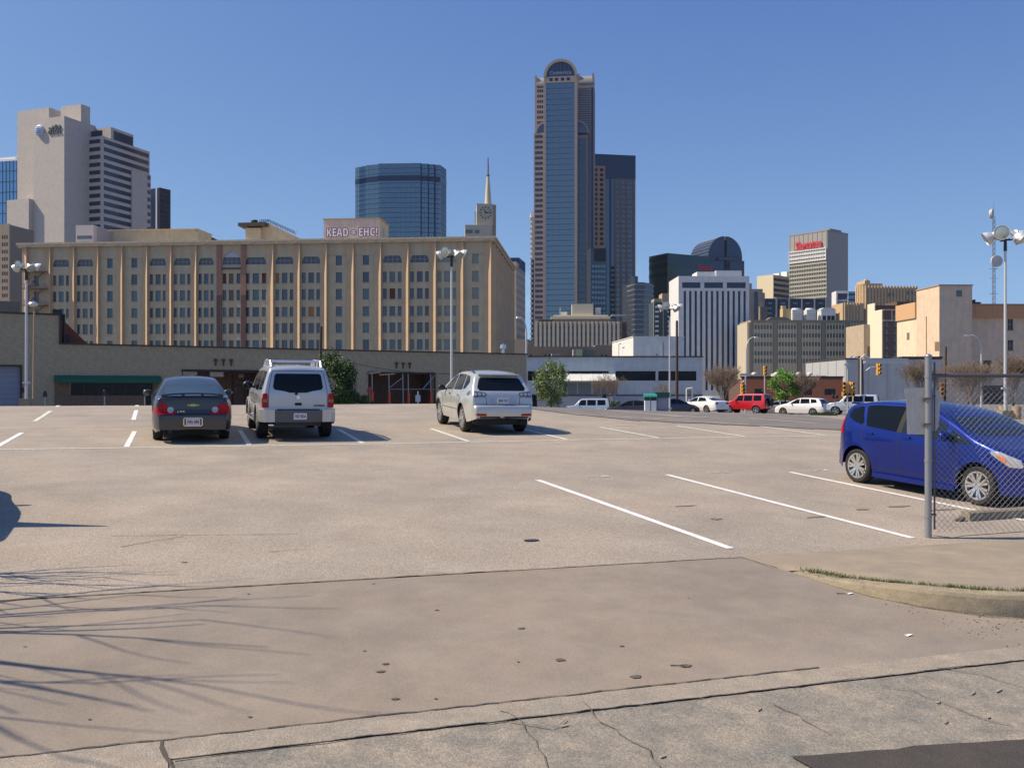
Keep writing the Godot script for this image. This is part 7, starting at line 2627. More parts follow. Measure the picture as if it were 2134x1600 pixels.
	for i in 16:
		var xx := lerpf(xl + 0.6, -0.6, i / 15.0)
		m.bx(xx - 0.14, xx + 0.14, 2, yb0 - 1, 0.02, 0.62)
	part("fins", m.mesh(), mats["hotel_pale"], b.n).set_meta("kind", "stuff")
	part("room_glass", one(xl + 0.3, -0.3, 2, yb0 - 0.5, 0.011, 0.05), mats["hotel_glass"], b.n)
	m = M.new()
	for i in 9:
		m.bx(lerpf(xl + 0.6, -0.6, i / 8.0) - 0.1, lerpf(xl + 0.6, -0.6, i / 8.0) + 0.1, yb1, yt, 0.02, 0.25)
	part("screen_lines", m.mesh(), mats["grey_wall"], b.n)
	text(b.n, "lettering", "Sheraton", 6.4, Vector3((xl) * 0.47, b.Y(511, xl * 0.5), 1.0), Basis(), mats["sign_red_lit"], true, 0.5, absf(xl) * 0.68)
	# white office with striped shaded flank
	b = bd("white_office", "cream-white office block with dark striped right flank", 1612, 730.0, -48.0)
	xl = b.X(1578)
	yt = b.Y(572, 0)
	zr = b.Z(1647, 0)
	part("body", one(xl, 0, -0.2, yt, zr, 0), mats["cream_lit"], b.n)
	m = M.new()
	for i in 14:
		var y := yt - 2.5 - 4.1 * i
		m.bx(0.01, 0.3, y - 2.2, y, zr, -0.3)
	part("window_bands", m.mesh(), mats["glass_black"], b.n)
	part("flank", one(0.002, 0.15, -0.2, yt - 0.05, zr, -0.1), mats["hotel_grey"], b.n)
	for q in [[-6, -1, 2, 0.5, 0.4], [-5, 0, 4, 0.95, 0.8]]:
		part("roof_plant", one(q[0], q[1], yt, yt + q[2], zr * q[3], zr * q[4]), mats["white_paint"], b.n)
	# narrow tan block between white slab and dark low block
	b = bd("narrow_tan_block", "narrow tan block with one dark glass strip beside the white slab", 1556, 430.0, 0.0)
	x1 = b.X(1590)
	part("body", bxs([[0, x1, -0.2, b.Y(602, 0), -12, 0], [0, b.X(1568), -0.2, b.Y(590, 0), -10, -0.5], [x1, b.X(1597), -0.2, b.Y(609, 0), -12, -2]]), mats["tan_stone"], b.n)
	part("window", one(b.X(1572), b.X(1580), 2, b.Y(608, 0), 0.01, 0.1), mats["glass_slate"], b.n)
	part("lower_block", one(b.X(1581), b.X(1596), -0.2, b.Y(640, 0), 0.01, 3), mats["tan_stone_dark"], b.n)
	# dark glass low block
	b = bd("dark_low_block", "low dark glass block with pale posts in front of the hotel slab", 1590, 520.0, 0.0)
	x1 = b.X(1722)
	yt = b.Y(623, 0)
	part("body", one(0, x1, -0.2, yt, -20, 0), mats["glass_ink"], b.n)
	for px in [1618.5, 1645, 1671.5, 1698, 1722]:
		part("post", one(b.X(px) - 0.35, b.X(px) + 0.35, 0, yt + 0.4, 0.01, 0.7), mats["post_grey"], b.n)
	m = M.new()
	for px in [1605, 1632, 1658, 1684, 1711]:
		for i in 4:
			var y := b.Y(630 + 10.5 * i, 0)
			m.bx(b.X(px) - 1.2, b.X(px) + 1.2, y - 0.9, y, 0.01, 0.1)
	part("lit_panels", m.mesh(), mats["stripe_bluegrey"], b.n)
	part("cap", bxs([[0, x1, yt, yt + 0.35, -0.6, 0.3], [b.X(1616), b.X(1622), yt, yt + 0.9, -2, 0]]), mats["post_grey"], b.n)

func fin_office() -> void:
	var b := bd("finned_office", "five-storey office with grey-green window rows and thin vertical fins", 1565, 375.0, 0.5)
	var x1 := b.X(1804)
	var yt := b.Y(672, 0)
	var rows := []
	for py in [752.0, 736.0, 717.0, 699.0, 681.5]:
		rows.append([b.Y(py + 4.3, 0), b.Y(py - 4.3, 0)])
	var n := 38
	facade(b.n, 0, x1, -0.2, yt, 0, 0.6, even(0, x1, n, 0.84), rows, mats["fin_panel"], mats["fin_glass"], 0.12)
	for i in n + 1:
		var x := x1 * i / n
		if i % 8 == 0:
			part("pier", one(x - 0.8, x + 0.8, -0.2, yt, 0.002, 0.5), mats["fin_pier"], b.n)
		else:
			part("fin", one(x - 0.14, x + 0.14, -0.2, yt, 0.002, 0.55), mats["fin_pale"], b.n)
	part("core", one(0.1, x1 - 0.1, -0.2, yt - 0.2, -16, -0.7), mats["fin_pier"], b.n)
	part("parapet", one(-0.2, x1 + 0.2, yt, b.Y(667, 0), -17, 0.7), mats["fin_pier"], b.n)
	part("end_wall", one(-1.4, -0.002, -0.2, yt, -16, 0.1), mats["cream_stone"], b.n)
	var yr := b.Y(667, 0)
	# rooftop cooling towers and a stair head
	for q in [[1652, 1673, 642], [1682, 1701, 642]]:
		var o := part("cooling_tower", one(b.X(q[0], -5), b.X(q[1], -5), yr, b.Y(q[2] + 3, 0, -5), -9, -5), mats["plant_white"], b.n)
		var m := M.new()
		m.xf = Transform3D(Basis(), Vector3((b.X(q[0], -5) + b.X(q[1], -5)) / 2, b.Y(q[2] + 3, 0, -5), -7))
		m.lathe([V(1.9, 0), V(1.7, 0.7), V(0, 0.75)], 14)
		part("fan_ring", m.mesh(), mats["plant_white"], o)
		m = M.new()
		for i in 4:
			m.bx(b.X(q[0], -5) + 0.6, b.X(q[1], -5) - 0.1, yr + 0.6 + 0.75 * i, yr + 0.7 + 0.75 * i, -4.99, -4.9)
		part("louvre", m.mesh(), mats["stripe_grey"], o)
	var o2 := part("plant_shed", one(b.X(1712, -5), b.X(1742, -5), yr, b.Y(645, 0, -5), -10, -5), mats["plant_white"], b.n)
	var m2 := M.new()
	m2.xf = Transform3D(Basis(), Vector3.ZERO)
	m2.prism(PackedVector2Array([V(b.X(1711, -5), b.Y(645, 0, -5)), V(b.X(1743, -5), b.Y(645, 0, -5)), V(b.X(1736, -5), b.Y(641, 0, -5)), V(b.X(1718, -5), b.Y(641, 0, -5))]), -10, -4.9)
	part("shed_roof", m2.mesh(), mats["plant_white"], o2)
	for px in [1715, 1724.5, 1733]:
		part("opening", one(b.X(px, -5), b.X(px + 7, -5), yr + 0.3, yr + 2.2, -4.99, -4.92), mats["rubber"], o2)
	part("stair_head", bxs([[b.X(1632, -7), b.X(1648, -7), yr, b.Y(643, 0, -7), -11, -7], [b.X(1632, -7), b.X(1640, -7), b.Y(643, 0, -7), b.Y(636, 0, -7), -10, -8]]), mats["tan_lit"], b.n)
	m2 = M.new()
	m2.prism(PackedVector2Array([V(b.X(1596, -4), yr), V(b.X(1655, -4), yr), V(b.X(1636, -4), yr + 1.6), V(b.X(1608, -4), yr + 1.6)]), -8, -4)
	part("roof_hump", m2.mesh(), mats["roof_grey"], b.n)

func far_right() -> void:
	# block with lettered banner
	var b := bd("banner_block", "white-framed block with navy banner of white lettering", 1743, 600.0, -6.0)
	var x1 := b.X(1769)
	var yt := b.Y(606, 0)
	part("frame", bxs([[0, x1, b.Y(611, 0), yt, -12, 0], [0, b.X(1746), -0.2, b.Y(611, 0), -12, 0], [b.X(1767), x1, -0.2, b.Y(611, 0), -12, 0], [b.X(1746), b.X(1767), -0.2, b.Y(611, 0), -12, -0.6]]), mats["slab_white"], b.n)
	var ban := part("banner", one(b.X(1746.2), b.X(1766.8), b.Y(668, 0), b.Y(612, 0), -0.59, -0.3), mats["banner_navy"], b.n)
	for q in [["UNIVERSITY", 626.5], ["CENTER", 632.5], ["DALLAS", 638.5]]:
		text(ban, "lettering", q[0], 1.25, Vector3(b.X(1756.5), b.Y(q[1], 0), -0.29), Basis(), mats["white_paint"], true, 0.05, 5.2)
	var zr := b.Z(1783, x1)
	part("flank", one(x1, x1 + 4.6, -0.2, yt - 0.4, -16, -1), mats["glass_teal"], b.n)
	var m := M.new()
	for i in 12:
		m.bx(x1 + 0.2, x1 + 4.5, yt - 3 - 3.3 * i, yt - 1.8 - 3.3 * i, -0.99, -0.8)
	part("floor_stripe", m.mesh(), mats["glass_navy"], b.n).set_meta("kind", "stuff")
	# tan stepped tower
	b = bd("deco_tower", "tan stepped brick tower with vertical ribs and roof house", 1803, 520.0, 6.0)
	x1 = b.X(1912)
	yt = b.Y(597, 0)
	var zl := b.Z(1785, 0)
	part("body", one(0, x1, -0.2, yt, zl, 0), mats["deco_tan"], b.n)
	m = M.new()
	for i in 17:
		var xx := lerpf(0.6, x1 - 0.6, i / 16.0)
		m.bx(xx - 0.45, xx + 0.45, -0.2, yt + 0.5, 0.002, 0.7)
	for i in 5:
		var z := lerpf(-1.0, zl + 1, i / 4.0)
		m.bx(-0.7, -0.002, -0.2, yt + 0.5, z - 0.6, z + 0.6)
	part("ribs", m.mesh(), mats["deco_tan"], b.n)
	part("roof_house", bxs([[b.X(1804), b.X(1841), yt, b.Y(590, 0), -12, -0.5], [b.X(1804), b.X(1815), yt, b.Y(584, 0), -10, -0.52], [b.X(1811), b.X(1814), b.Y(584, 0), b.Y(580, 0), -6, -3]]), mats["deco_tan"], b.n)
	part("lower_wing", one(b.X(1757, 3), b.X(1800, 3), -0.2, b.Y(632, 0, 3), zl, 3), mats["deco_tan"], b.n)
	m = M.new()
	for px in [1760, 1766, 1772, 1778, 1785, 1791]:
		m.bx(b.X(px, 3), b.X(px + 2.5, 3), -0.2, b.Y(631, 0, 3), 3.002, 3.7)
	part("ribs", m.mesh(), mats["deco_tan"], b.n)
	m = M.new()
	for q in [[1850.5, 610], [1859, 610], [1889.5, 606], [1899, 606], [1889.5, 623], [1899, 623]]:
		m.bx(b.X(q[0]), b.X(q[0] + 3.5), b.Y(q[1] + 7, 0), b.Y(q[1], 0), 0.71, 0.8)
	part("windows", m.mesh(), mats["vac_glass_a"], b.n)
	# dark brick block with cream sunlit side
	b = bd("brown_brick_block", "dark brown brick block with pale sunlit left side wall", 1841, 330.0, 3.0)
	x1 = b.X(1985)
	yt = b.Y(647, 0)
	zl = b.Z(1815, 0)
	var ym := b.Y(669, 0)
	var wr := []
	var wc := []
	for px in [1862, 1879.5, 1897, 1915, 1933, 1951]:
		wc.append([b.X(px), b.X(px + 14)])
	facade(b.n, 0, x1, ym, yt, 0, 0.6, wc, [[b.Y(666, 0), b.Y(655, 0)]], mats["brown_brick_dark"], mats["vac_glass_c"], 0.3, true)
	var rows := []
	for py in [755.0, 738.0, 722.0, 705.0, 690.0, 675.0]:
		rows.append([b.Y(py + 4, 0), b.Y(py - 4, 0)])
	facade(b.n, 0, x1, -0.2, ym, 0.001, 0.6, [[b.X(1847), b.X(1852)], [b.X(1864), b.X(1869)], [b.X(1881), b.X(1886)], [b.X(1898), b.X(1903)]], rows, mats["brown_brick_dark"], mats["vac_glass_c"], 0.2, true, Transform3D(), mats["cream_stone"])
	part("trim", bxs([[-0.1, x1, ym, ym + 0.4, 0.002, 0.25], [-0.1, x1, yt, yt + 0.5, 0.002, 0.3], [b.X(1858), b.X(1860), ym, yt, 0.003, 0.3]]), mats["cream_stone"], b.n)
	for px in [1876.5, 1894, 1912, 1930, 1948]:
		part("column", one(b.X(px), b.X(px + 2.2), ym + 0.4, yt - 0.1, 0.003, 0.4), mats["cream_stone"], b.n)
	part("side_wall", bxs([[-0.3, -0.002, -0.2, yt + 0.4, zl * 0.6, -0.2], [-0.3, -0.002, -0.2, yt + 3.2, zl * 0.6 - 6, zl * 0.6 - 0.01], [-0.3, -0.002, -0.2, yt - 2, zl, zl * 0.6 - 6.01]]), mats["cream_wall"], b.n)
	part("core", one(0, x1, -0.2, yt - 0.4, zl, -0.7), mats["brown_brick_dark"], b.n)
	part("roof_house", bxs([[b.X(1870, -6), b.X(1942, -6), yt - 0.4, b.Y(628, 0, -6), -16, -6], [0.3, b.X(1870, -6), yt - 0.4, b.Y(636, 0, -6), -12, -6]]), mats["brick_shade"], b.n)
	part("annex", one(b.X(1801, -10), b.X(1841, -10) - 0.4, -0.2, b.Y(676, 0, -10), -26, -10), mats["tan_stone"], b.n)
	for px in [1809, 1819]:
		part("annex_window", one(b.X(px, -10), b.X(px + 6, -10), b.Y(748, 0, -10), b.Y(722, 0, -10), -9.99, -9.9), mats["brick_shade"], b.n)

func beige_building() -> void:
	var b := bd("beige_warehouse", "large beige stucco building with square tower and tan parapet", 1958.5, 150.0, 1.5)
	var x1 := b.X(2240)
	var tx1 := b.X(2027)
	var yt := b.Y(595, 0)
	var yw := b.Y(660, 10)
	var m := M.new()
	var z2 := -2.2
	# stair tower
	var tw := [b.X(1993.5), b.X(2006), b.Y(618, 2), b.Y(604.5, 2)]
	facade(b.n, 0, tx1, -0.2, yt, 0, 0.4, [[tw[0], tw[1]]], [[tw[2], tw[3]]], mats["stucco"], mats["vac_glass_c"], 0.15, true)
	part("tower_sides", bxs([[0, 0.4, -0.2, yt - 0.001, -8, -0.4], [tx1 - 0.4, tx1, -0.2, yt - 0.001, -8, -0.4], [0.4, tx1 - 0.4, -0.2, yt - 0.3, -8, -0.5]]), mats["stucco"], b.n)
	part("tower_cap", one(-0.12, tx1 + 0.12, yt, yt + 0.18, -8.1, 0.12), mats["stucco_trim"], b.n)
	# main front, set back, with windows
	var cols := [[b.X(2050, z2), b.X(2068, z2)], [b.X(2101, z2), b.X(2112.5, z2)]]
	var wa := [b.Y(686, 14), b.Y(662.5, 14)]
	var wb := [b.Y(729, 14), b.Y(707, 14)]
	m.bx(tx1, cols[0][0], -0.2, yw, z2 - 0.4, z2)
	m.bx(cols[0][0], cols[0][1], -0.2, b.Y(771, 14), z2 - 0.4, z2)
	m.bx(cols[0][0], cols[0][1], b.Y(750, 14), yw, z2 - 0.4, z2)
	m.bx(cols[0][1], cols[1][0], -0.2, yw, z2 - 0.4, z2)
	m.bx(cols[1][0], cols[1][1], -0.2, wb[0], z2 - 0.4, z2)
	m.bx(cols[1][0], cols[1][1], wb[1], wa[0], z2 - 0.4, z2)
	m.bx(cols[1][0], cols[1][1], wa[1], yw, z2 - 0.4, z2)
	m.bx(cols[1][1], x1, -0.2, yw, z2 - 0.4, z2)
	part("wall", m.mesh(), mats["stucco"], b.n)
	for q in [[cols[1], wa], [cols[1], wb], [cols[0], [b.Y(771, 14), b.Y(750, 14)]]]:
		var w := part("window", one(q[0][0], q[0][1], q[1][0], q[1][1], z2 - 0.3, z2 - 0.2), mats["glass_ink"], b.n)
		var xm: float = (q[0][0] + q[0][1]) / 2
		part("frame", bxs([[xm - 0.04, xm + 0.04, q[1][0], q[1][1], z2 - 0.199, z2 - 0.14], [q[0][0], q[0][1], (q[1][0] + q[1][1]) / 2 - 0.03, (q[1][0] + q[1][1]) / 2 + 0.03, z2 - 0.199, z2 - 0.15], [q[0][0] - 0.1, q[0][1] + 0.1, q[1][0] - 0.1, q[1][0], z2 - 0.2, z2 + 0.06]]), mats["stucco_trim"], w)
	part("loading_door", one(b.X(2050, z2), b.X(2098, z2), -0.2, b.Y(803, 14), z2 + 0.005, z2 + 0.05), mats["door_dark"], b.n)
	# corrugated tan parapet band, each rib standing proud
	var yp := b.Y(633, 12)
	part("parapet", one(tx1 + 0.01, x1, yw, yp, z2 - 0.8, z2 + 0.5), mats["parapet_tan"], b.n)
	for i in 60:
		var xx := lerpf(tx1 + 0.1, x1 - 0.1, i / 59.0)
		part("rib", one(xx - 0.07, xx + 0.07, yw + 0.02, yp - 0.05, z2 + 0.5, z2 + 0.58), mats["parapet_tan"], b.n)
	part("parapet_cap", one(tx1 - 0.02, x1, yp, yp + 0.15, z2 - 0.9, z2 + 0.65), mats["stucco_trim"], b.n)
	part("roof_units", bxs([[b.X(2035, -8), b.X(2045, -8), yp - 1, b.Y(629, 8, -8), -10, -8], [b.X(2031, -3), b.X(2034, -3), yw, b.Y(624, 8, -3), -4, -3]]), mats["dark_metal"], b.n)
	part("roof", one(0.6, x1, yw - 0.3, yw - 0.1, b.Z(1870, 0) + 0.5, z2 - 0.8), mats["roof_grey"], b.n)
	# sunlit left wall and its sloping peach parapet
	var zf := b.Z(1870, 0)
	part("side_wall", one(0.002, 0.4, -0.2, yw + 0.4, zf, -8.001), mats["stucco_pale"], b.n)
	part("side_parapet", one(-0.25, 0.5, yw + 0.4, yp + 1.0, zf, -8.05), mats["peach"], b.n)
	for q in [[1893.5, 693, 708, 0.5], [1955, 712, 731, 0.9]]:
		var wz := b.Z(q[0], 0)
		part("side_window", one(-0.03, 0.0, b.Y(q[2], 0, wz), b.Y(q[1], 0, wz), wz - q[3], wz + q[3]), mats["vac_board_brown"], b.n)
	m = M.new()
	var dz := b.Z(1932, 0)
	m.tube(Vector3(-0.08, 0, dz), Vector3(-0.08, yw + 0.4, dz), 0.06, 0.06, 6)
	part("downpipe", m.mesh(), mats["stucco_trim"], b.n)
	# grey warehouse in front
	b = bd("grey_warehouse", "grey corrugated warehouse with pale panelled left side", 1763, 116.0, 0.5)
	x1 = b.X(1961)
	yt = b.Y(748.5, 0)
	var zl := b.Z(1680, 0)
	part("wall", one(0, x1, -0.2, yt, zl, 0), mats["metal_grey"], b.n)
	for i in 5:
		part("side_panel", one(-0.06, -0.002, -0.2, yt - 0.15, lerpf(0, zl, (i + 1) / 5.0) + 0.12, lerpf(0, zl, i / 5.0) - 0.12), mats["panel_pale"], b.n)
	for px in [1763.5, 1797, 1811, 1850, 1905]:
		part("standing_seam", one(b.X(px), b.X(px) + 0.1, -0.2, yt - 0.05, 0.002, 0.1), mats["metal_grey"], b.n)
	part("roof_edge", bxs([[-0.1, x1 + 0.1, yt, yt + 0.15, -0.4, 0.12], [-0.1, 0.3, yt, yt + 0.15, zl, -0.4]]), mats["coping"], b.n)
	part("right_step", one(b.X(1880), x1 + 0.3, yt + 0.15, yt + 0.35, -3, 0.05), mats["coping"], b.n)
	for q in [[1708, 0.5], [1722, 0.3]]:
		var z := b.Z(q[0], 0)
		part("wall_unit", one(-0.6, -0.07, 3.4, 4.1, z - q[1], z + q[1]), mats["dark_metal"], b.n)
	for px in [1773, 1783]:
		m = M.new()
		m.xf = Transform3D(Basis(), Vector3(b.X(px, -2), yt + 0.1, -2))
		m.lathe([V(0.15, 0), V(0.15, 0.15), V(0.32, 0.2), V(0.2, 0.34), V(0, 0.36)], 10)
		part("roof_vent", m.mesh(), mats["alloy"], b.n)
	# red brick building
	b = bd("red_brick_shop", "low red brick building with two dark windows", 1546, 104.0, 0.0)
	x1 = b.X(1757)
	yt = b.Y(786, 0)
	var wr := [b.Y(823, 0), b.Y(810, 0)]
	facade(b.n, 0, x1, -0.2, yt, 0, 0.35, [[b.X(1573), b.X(1595)], [b.X(1672), b.X(1693)], [b.X(1719), b.X(1742)]], [wr], mats["red_brick"], mats["glass_ink"], 0.2, true)
	for q in [1584, 1682.5, 1730.5]:
		part("window_bar", one(b.X(q) - 0.03, b.X(q) + 0.03, wr[0], wr[1], -0.2, -0.14), mats["dark_metal"], b.n)
	part("coping", one(-0.1, x1 + 0.1, yt, yt + 0.12, -0.5, 0.1), mats["coping"], b.n)
	part("fascia", one(0, x1, yt - 0.22, yt, 0.002, 0.06), mats["brick_shade"], b.n)
	part("base", one(0, x1, -0.2, b.Y(838, 0), 0.002, 0.08), mats["tan_stone"], b.n)
	part("body", one(0.02, x1 - 0.02, -0.2, yt - 0.2, -9, -0.36), mats["brick_shade"], b.n)
	for px in [1530, 1572, 1618, 1665, 1688]:
		if px < 1546:
			continue
		m = M.new()
		m.xf = Transform3D(Basis(), Vector3(b.X(px, -3), yt - 0.1, -3))
		m.lathe([V(0.12, 0), V(0.12, 0.4), V(0.32, 0.42), V(0.3, 0.6), V(0.1, 0.72), V(0, 0.72)], 12)
		part("roof_vent", m.mesh(), mats["plant_white"], b.n)
	m = M.new()
	m.plan(PackedVector2Array([V(b.X(1622, -4), -4), V(b.X(1662, -4), -4), V(b.X(1662, -4), -7), V(b.X(1622, -4), -7)]), yt - 0.2, b.Y(778, 0, -4))
	part("roof_curb", m.mesh(), mats["cream_lit"], b.n)

func radio_mast() -> void:
	var d := 260.0
	var x := px_x(2072, d)
	var o := thing("radio_mast", "thin lattice radio mast with round dish drums behind the beige building", "mast", Vector3(x, 0, -d))
	var m := M.new()
	var yt := px_y(450, d)
	for i in 3:
		var t := TAU * i / 3
		var p := Vector3(cos(t) * 0.5, 0, sin(t) * 0.5)
		m.tube(p, Vector3(p.x * 0.7, yt, p.z * 0.7), 0.07, 0.06, 4, false)
	var k := 0.0
	while k < yt - 1.5:
		for i in 3:
			var a := TAU * i / 3
			var b := TAU * (i + 1) / 3
			m.tube(Vector3(cos(a) * 0.45, k, sin(a) * 0.45), Vector3(cos(b) * 0.45, k + 1.5, sin(b) * 0.45), 0.045, 0.045, 3, false)
		k += 1.5
	m.tube(Vector3(0, yt, 0), Vector3(0, px_y(420, d), 0), 0.05, 0.03, 4)
	for py in [500, 560, 580, 612]:
		m.tube(Vector3(-1.3, px_y(py, d), 0), Vector3(1.3, px_y(py, d), 0), 0.05, 0.05, 4)
	part("lattice", m.mesh(), mats["mast_dark"], o)
	for q in [[2063, 447, 1.35, 0.9], [2074, 545, 1.6, 0.0]]:
		m = M.new()
		m.xf = Transform3D(Basis(Vector3.UP, q[3]) * Basis(Vector3(1, 0, 0), Vector3(0, 0, 1), Vector3(0, -1, 0)), Vector3(px_x(q[0], d) - x, px_y(q[1], d), 0.8))
		m.lathe([V(0, -0.4), V(q[2] * 0.8, -0.3), V(q[2], 0.0), V(q[2], 0.45), V(q[2] * 0.98, 0.5), V(0, 0.55)], 20)
		part("dish", m.mesh(), mats["dish_pale"], o)


func make_materials() -> void:
	# ground
	mat("lot", 0.298, 0.257, 0.212, 0.95, {"tex": "mottle", "ts": 0.045, "fine": "aggregate", "fs": 0.27, "world": true, "bump": 0.35})
	mat("lot_dark", 0.165, 0.15, 0.14, 0.95, {"tex": "mottle", "ts": 0.06, "fine": "aggregate", "fs": 0.42, "world": true})
	mat("apron", 0.236, 0.199, 0.162, 0.9, {"tex": "mottle", "ts": 0.05, "fine": "smooth", "fs": 0.3, "world": true})
	mat("walk", 0.262, 0.22, 0.165, 0.92, {"tex": "concrete", "ts": 0.2, "world": true})
	mat("kerb", 0.27, 0.227, 0.16, 0.93, {"tex": "worn", "ts": 0.4, "fine": "aggregate", "fs": 0.8, "world": true, "bump": 0.3})
	mat("gutter", 0.28, 0.243, 0.198, 0.95, {"tex": "mottle", "ts": 0.3, "fine": "aggregate", "fs": 0.6, "world": true, "bump": 0.5})
	mat("road", 0.225, 0.203, 0.17, 0.95, {"tex": "worn", "ts": 0.16, "fine": "aggregate", "fs": 0.5, "world": true, "bump": 0.5})
	mat("road_patch", 0.055, 0.047, 0.042, 0.92, {"fine": "aggregate", "fs": 0.6, "tex": "mottle", "ts": 0.3, "world": true, "bump": 0.5})
	mat("road_chip", 0.28, 0.24, 0.185, 0.95, {"tex": "aggregate", "ts": 0.6, "world": true})
	mat("road_dark", 0.17, 0.155, 0.14, 0.95, {"tex": "aggregate", "ts": 0.6, "world": true})
	mat("street", 0.17, 0.155, 0.14, 0.95, {"tex": "mottle", "ts": 0.03, "world": true})
	mat("line", 0.78, 0.76, 0.70, 0.8, {"tex": "concrete", "ts": 0.5, "world": true})
	mat("line_worn", 0.62, 0.58, 0.50, 0.85, {"tex": "worn", "ts": 0.6, "world": true})
	mat("line_faded", 0.48, 0.44, 0.37, 0.9, {"tex": "worn", "ts": 0.6, "world": true})
	mat("joint", 0.075, 0.064, 0.053, 0.95)
	mat("crack_soft", 0.13, 0.115, 0.095, 0.95)
	mat("stain", 0.10, 0.082, 0.068, 0.9)
	mat("stain_soft", 0.17, 0.148, 0.125, 0.92)
	mat("iron", 0.04, 0.038, 0.045, 0.6)
	mat("grass", 0.11, 0.15, 0.045, 0.8, {"tint": true, "back": 0.3})
	mat("gravel", 0.2, 0.17, 0.14, 0.9)
	# metals, paint and small things
	mat("galv", 0.33, 0.34, 0.35, 0.45, {"metal": 0.7})
	mat("galv_dark", 0.12, 0.125, 0.14, 0.55, {"metal": 0.5})
	mat("galv_light", 0.55, 0.55, 0.55, 0.45, {"metal": 0.35})
	mat("alloy", 0.68, 0.68, 0.68, 0.28, {"metal": 0.85})
	mat("lamp_alloy", 0.62, 0.63, 0.64, 0.5, {"metal": 0.5})
	mat("chrome", 0.8, 0.8, 0.8, 0.12, {"metal": 1.0})
	mat("gold", 0.55, 0.42, 0.12, 0.3, {"metal": 0.8})
	mat("dark_metal", 0.03, 0.03, 0.033, 0.5, {"metal": 0.3})
	mat("sign_back", 0.42, 0.42, 0.43, 0.5, {"metal": 0.35, "tex": "plaster", "ts": 1.5})
	mat("lens", 0.35, 0.4, 0.38, 0.08, {"metal": 0.5})
	mat("rubber", 0.013, 0.013, 0.014, 0.8)
	mat("tyre", 0.018, 0.018, 0.018, 0.85)
	mat("ink", 0.02, 0.02, 0.06, 0.6)
	mat("navy", 0.02, 0.022, 0.06, 0.5)
	mat("plate", 0.62, 0.62, 0.66, 0.4)
	mat("white_paint", 0.8, 0.8, 0.78, 0.6)
	mat("notice_white", 0.42, 0.47, 0.58, 0.6)
	mat("sign_red", 0.35, 0.03, 0.03, 0.5)
	mat("signal_yellow", 0.62, 0.33, 0.06, 0.45)
	mat("signal_dark", 0.03, 0.025, 0.02, 0.5)
	mat("orange", 0.62, 0.09, 0.03, 0.6)
	mat("green_teal", 0.03, 0.30, 0.21, 0.5)
	mat("green_dark", 0.01, 0.045, 0.03, 0.5)
	mat("green_deep", 0.012, 0.085, 0.075, 0.5)
	mat("kiosk_grey", 0.26, 0.26, 0.30, 0.6)
	mat("kiosk_panel", 0.3, 0.3, 0.36, 0.6)
	mat("wood_dark", 0.075, 0.045, 0.03, 0.9)
	mat("wood_pale", 0.38, 0.28, 0.18, 0.9)
	# cars
	mat("paint_grey", 0.05, 0.052, 0.053, 0.3, {"metal": 0.45, "coat": 0.8})
	mat("paint_black", 0.01, 0.01, 0.012, 0.35, {"coat": 0.4})
	mat("paint_silver", 0.50, 0.51, 0.52, 0.33, {"metal": 0.5, "coat": 0.7})
	mat("paint_pale", 0.56, 0.57, 0.53, 0.33, {"metal": 0.45, "coat": 0.8})
	mat("paint_pale_shade", 0.46, 0.46, 0.45, 0.35, {"metal": 0.45, "coat": 0.6})
	mat("paint_blue", 0.006, 0.022, 0.22, 0.3, {"metal": 0.65, "coat": 0.5})
	mat("paint_red", 0.5, 0.012, 0.02, 0.28, {"coat": 0.9})
	mat("paint_white", 0.75, 0.75, 0.74, 0.35, {"coat": 0.8})
	mat("paint_icy", 0.50, 0.56, 0.62, 0.3, {"metal": 0.35, "coat": 0.8})
	mat("paint_dull_silver", 0.38, 0.41, 0.44, 0.33, {"metal": 0.4, "coat": 0.7})
	mat("paint_navy", 0.012, 0.02, 0.05, 0.3, {"coat": 0.8})
	mat("paint_maroon", 0.02, 0.014, 0.018, 0.3, {"coat": 0.8})
	mat("cladding", 0.10, 0.10, 0.105, 0.6)
	mat("cladding_grey", 0.16, 0.16, 0.165, 0.6)
	mat("glass", 0.010, 0.016, 0.022, 0.04, {"spec": 0.5})
	mat("glass_dark", 0.004, 0.005, 0.007, 0.05, {"spec": 0.38})
	mat("glass_rear", 0.03, 0.055, 0.085, 0.05, {"spec": 0.8})
	mat("lamp_red", 0.36, 0.004, 0.006, 0.25, {"coat": 0.25, "spec": 0.3})
	mat("lamp_clear", 0.42, 0.42, 0.43, 0.2, {"coat": 0.5, "metal": 0.35})
	mat("lamp_smoke", 0.16, 0.15, 0.15, 0.2, {"coat": 0.6, "metal": 0.4})
	mat("lamp_amber", 0.7, 0.16, 0.02, 0.2, {"coat": 1.0})
	# low brick hall
	mat("wall_brick", 0.39, 0.32, 0.21, 0.92, {"tex": "brick", "ts": 0.4})
	mat("coping", 0.06, 0.05, 0.045, 0.8)
	mat("upper_brown", 0.19, 0.16, 0.125, 0.9, {"tex": "plaster", "ts": 0.15})
	mat("roof_grey", 0.16, 0.15, 0.13, 0.95)
	mat("door_grey", 0.25, 0.27, 0.33, 0.6)
	mat("base_brick", 0.20, 0.125, 0.085, 0.92, {"tex": "brick", "ts": 0.4})
	mat("awning_green", 0.01, 0.11, 0.06, 0.7)
	mat("recess_a", 0.26, 0.17, 0.125, 0.95, {"tex": "worn", "ts": 0.3})
	mat("recess_b", 0.16, 0.095, 0.072, 0.95, {"tex": "worn", "ts": 0.3})
	mat("rust", 0.10, 0.06, 0.04, 0.9)
	mat("rust_frame", 0.055, 0.03, 0.026, 0.9)
	mat("board_pale", 0.42, 0.33, 0.22, 0.9, {"tex": "worn", "ts": 0.5})
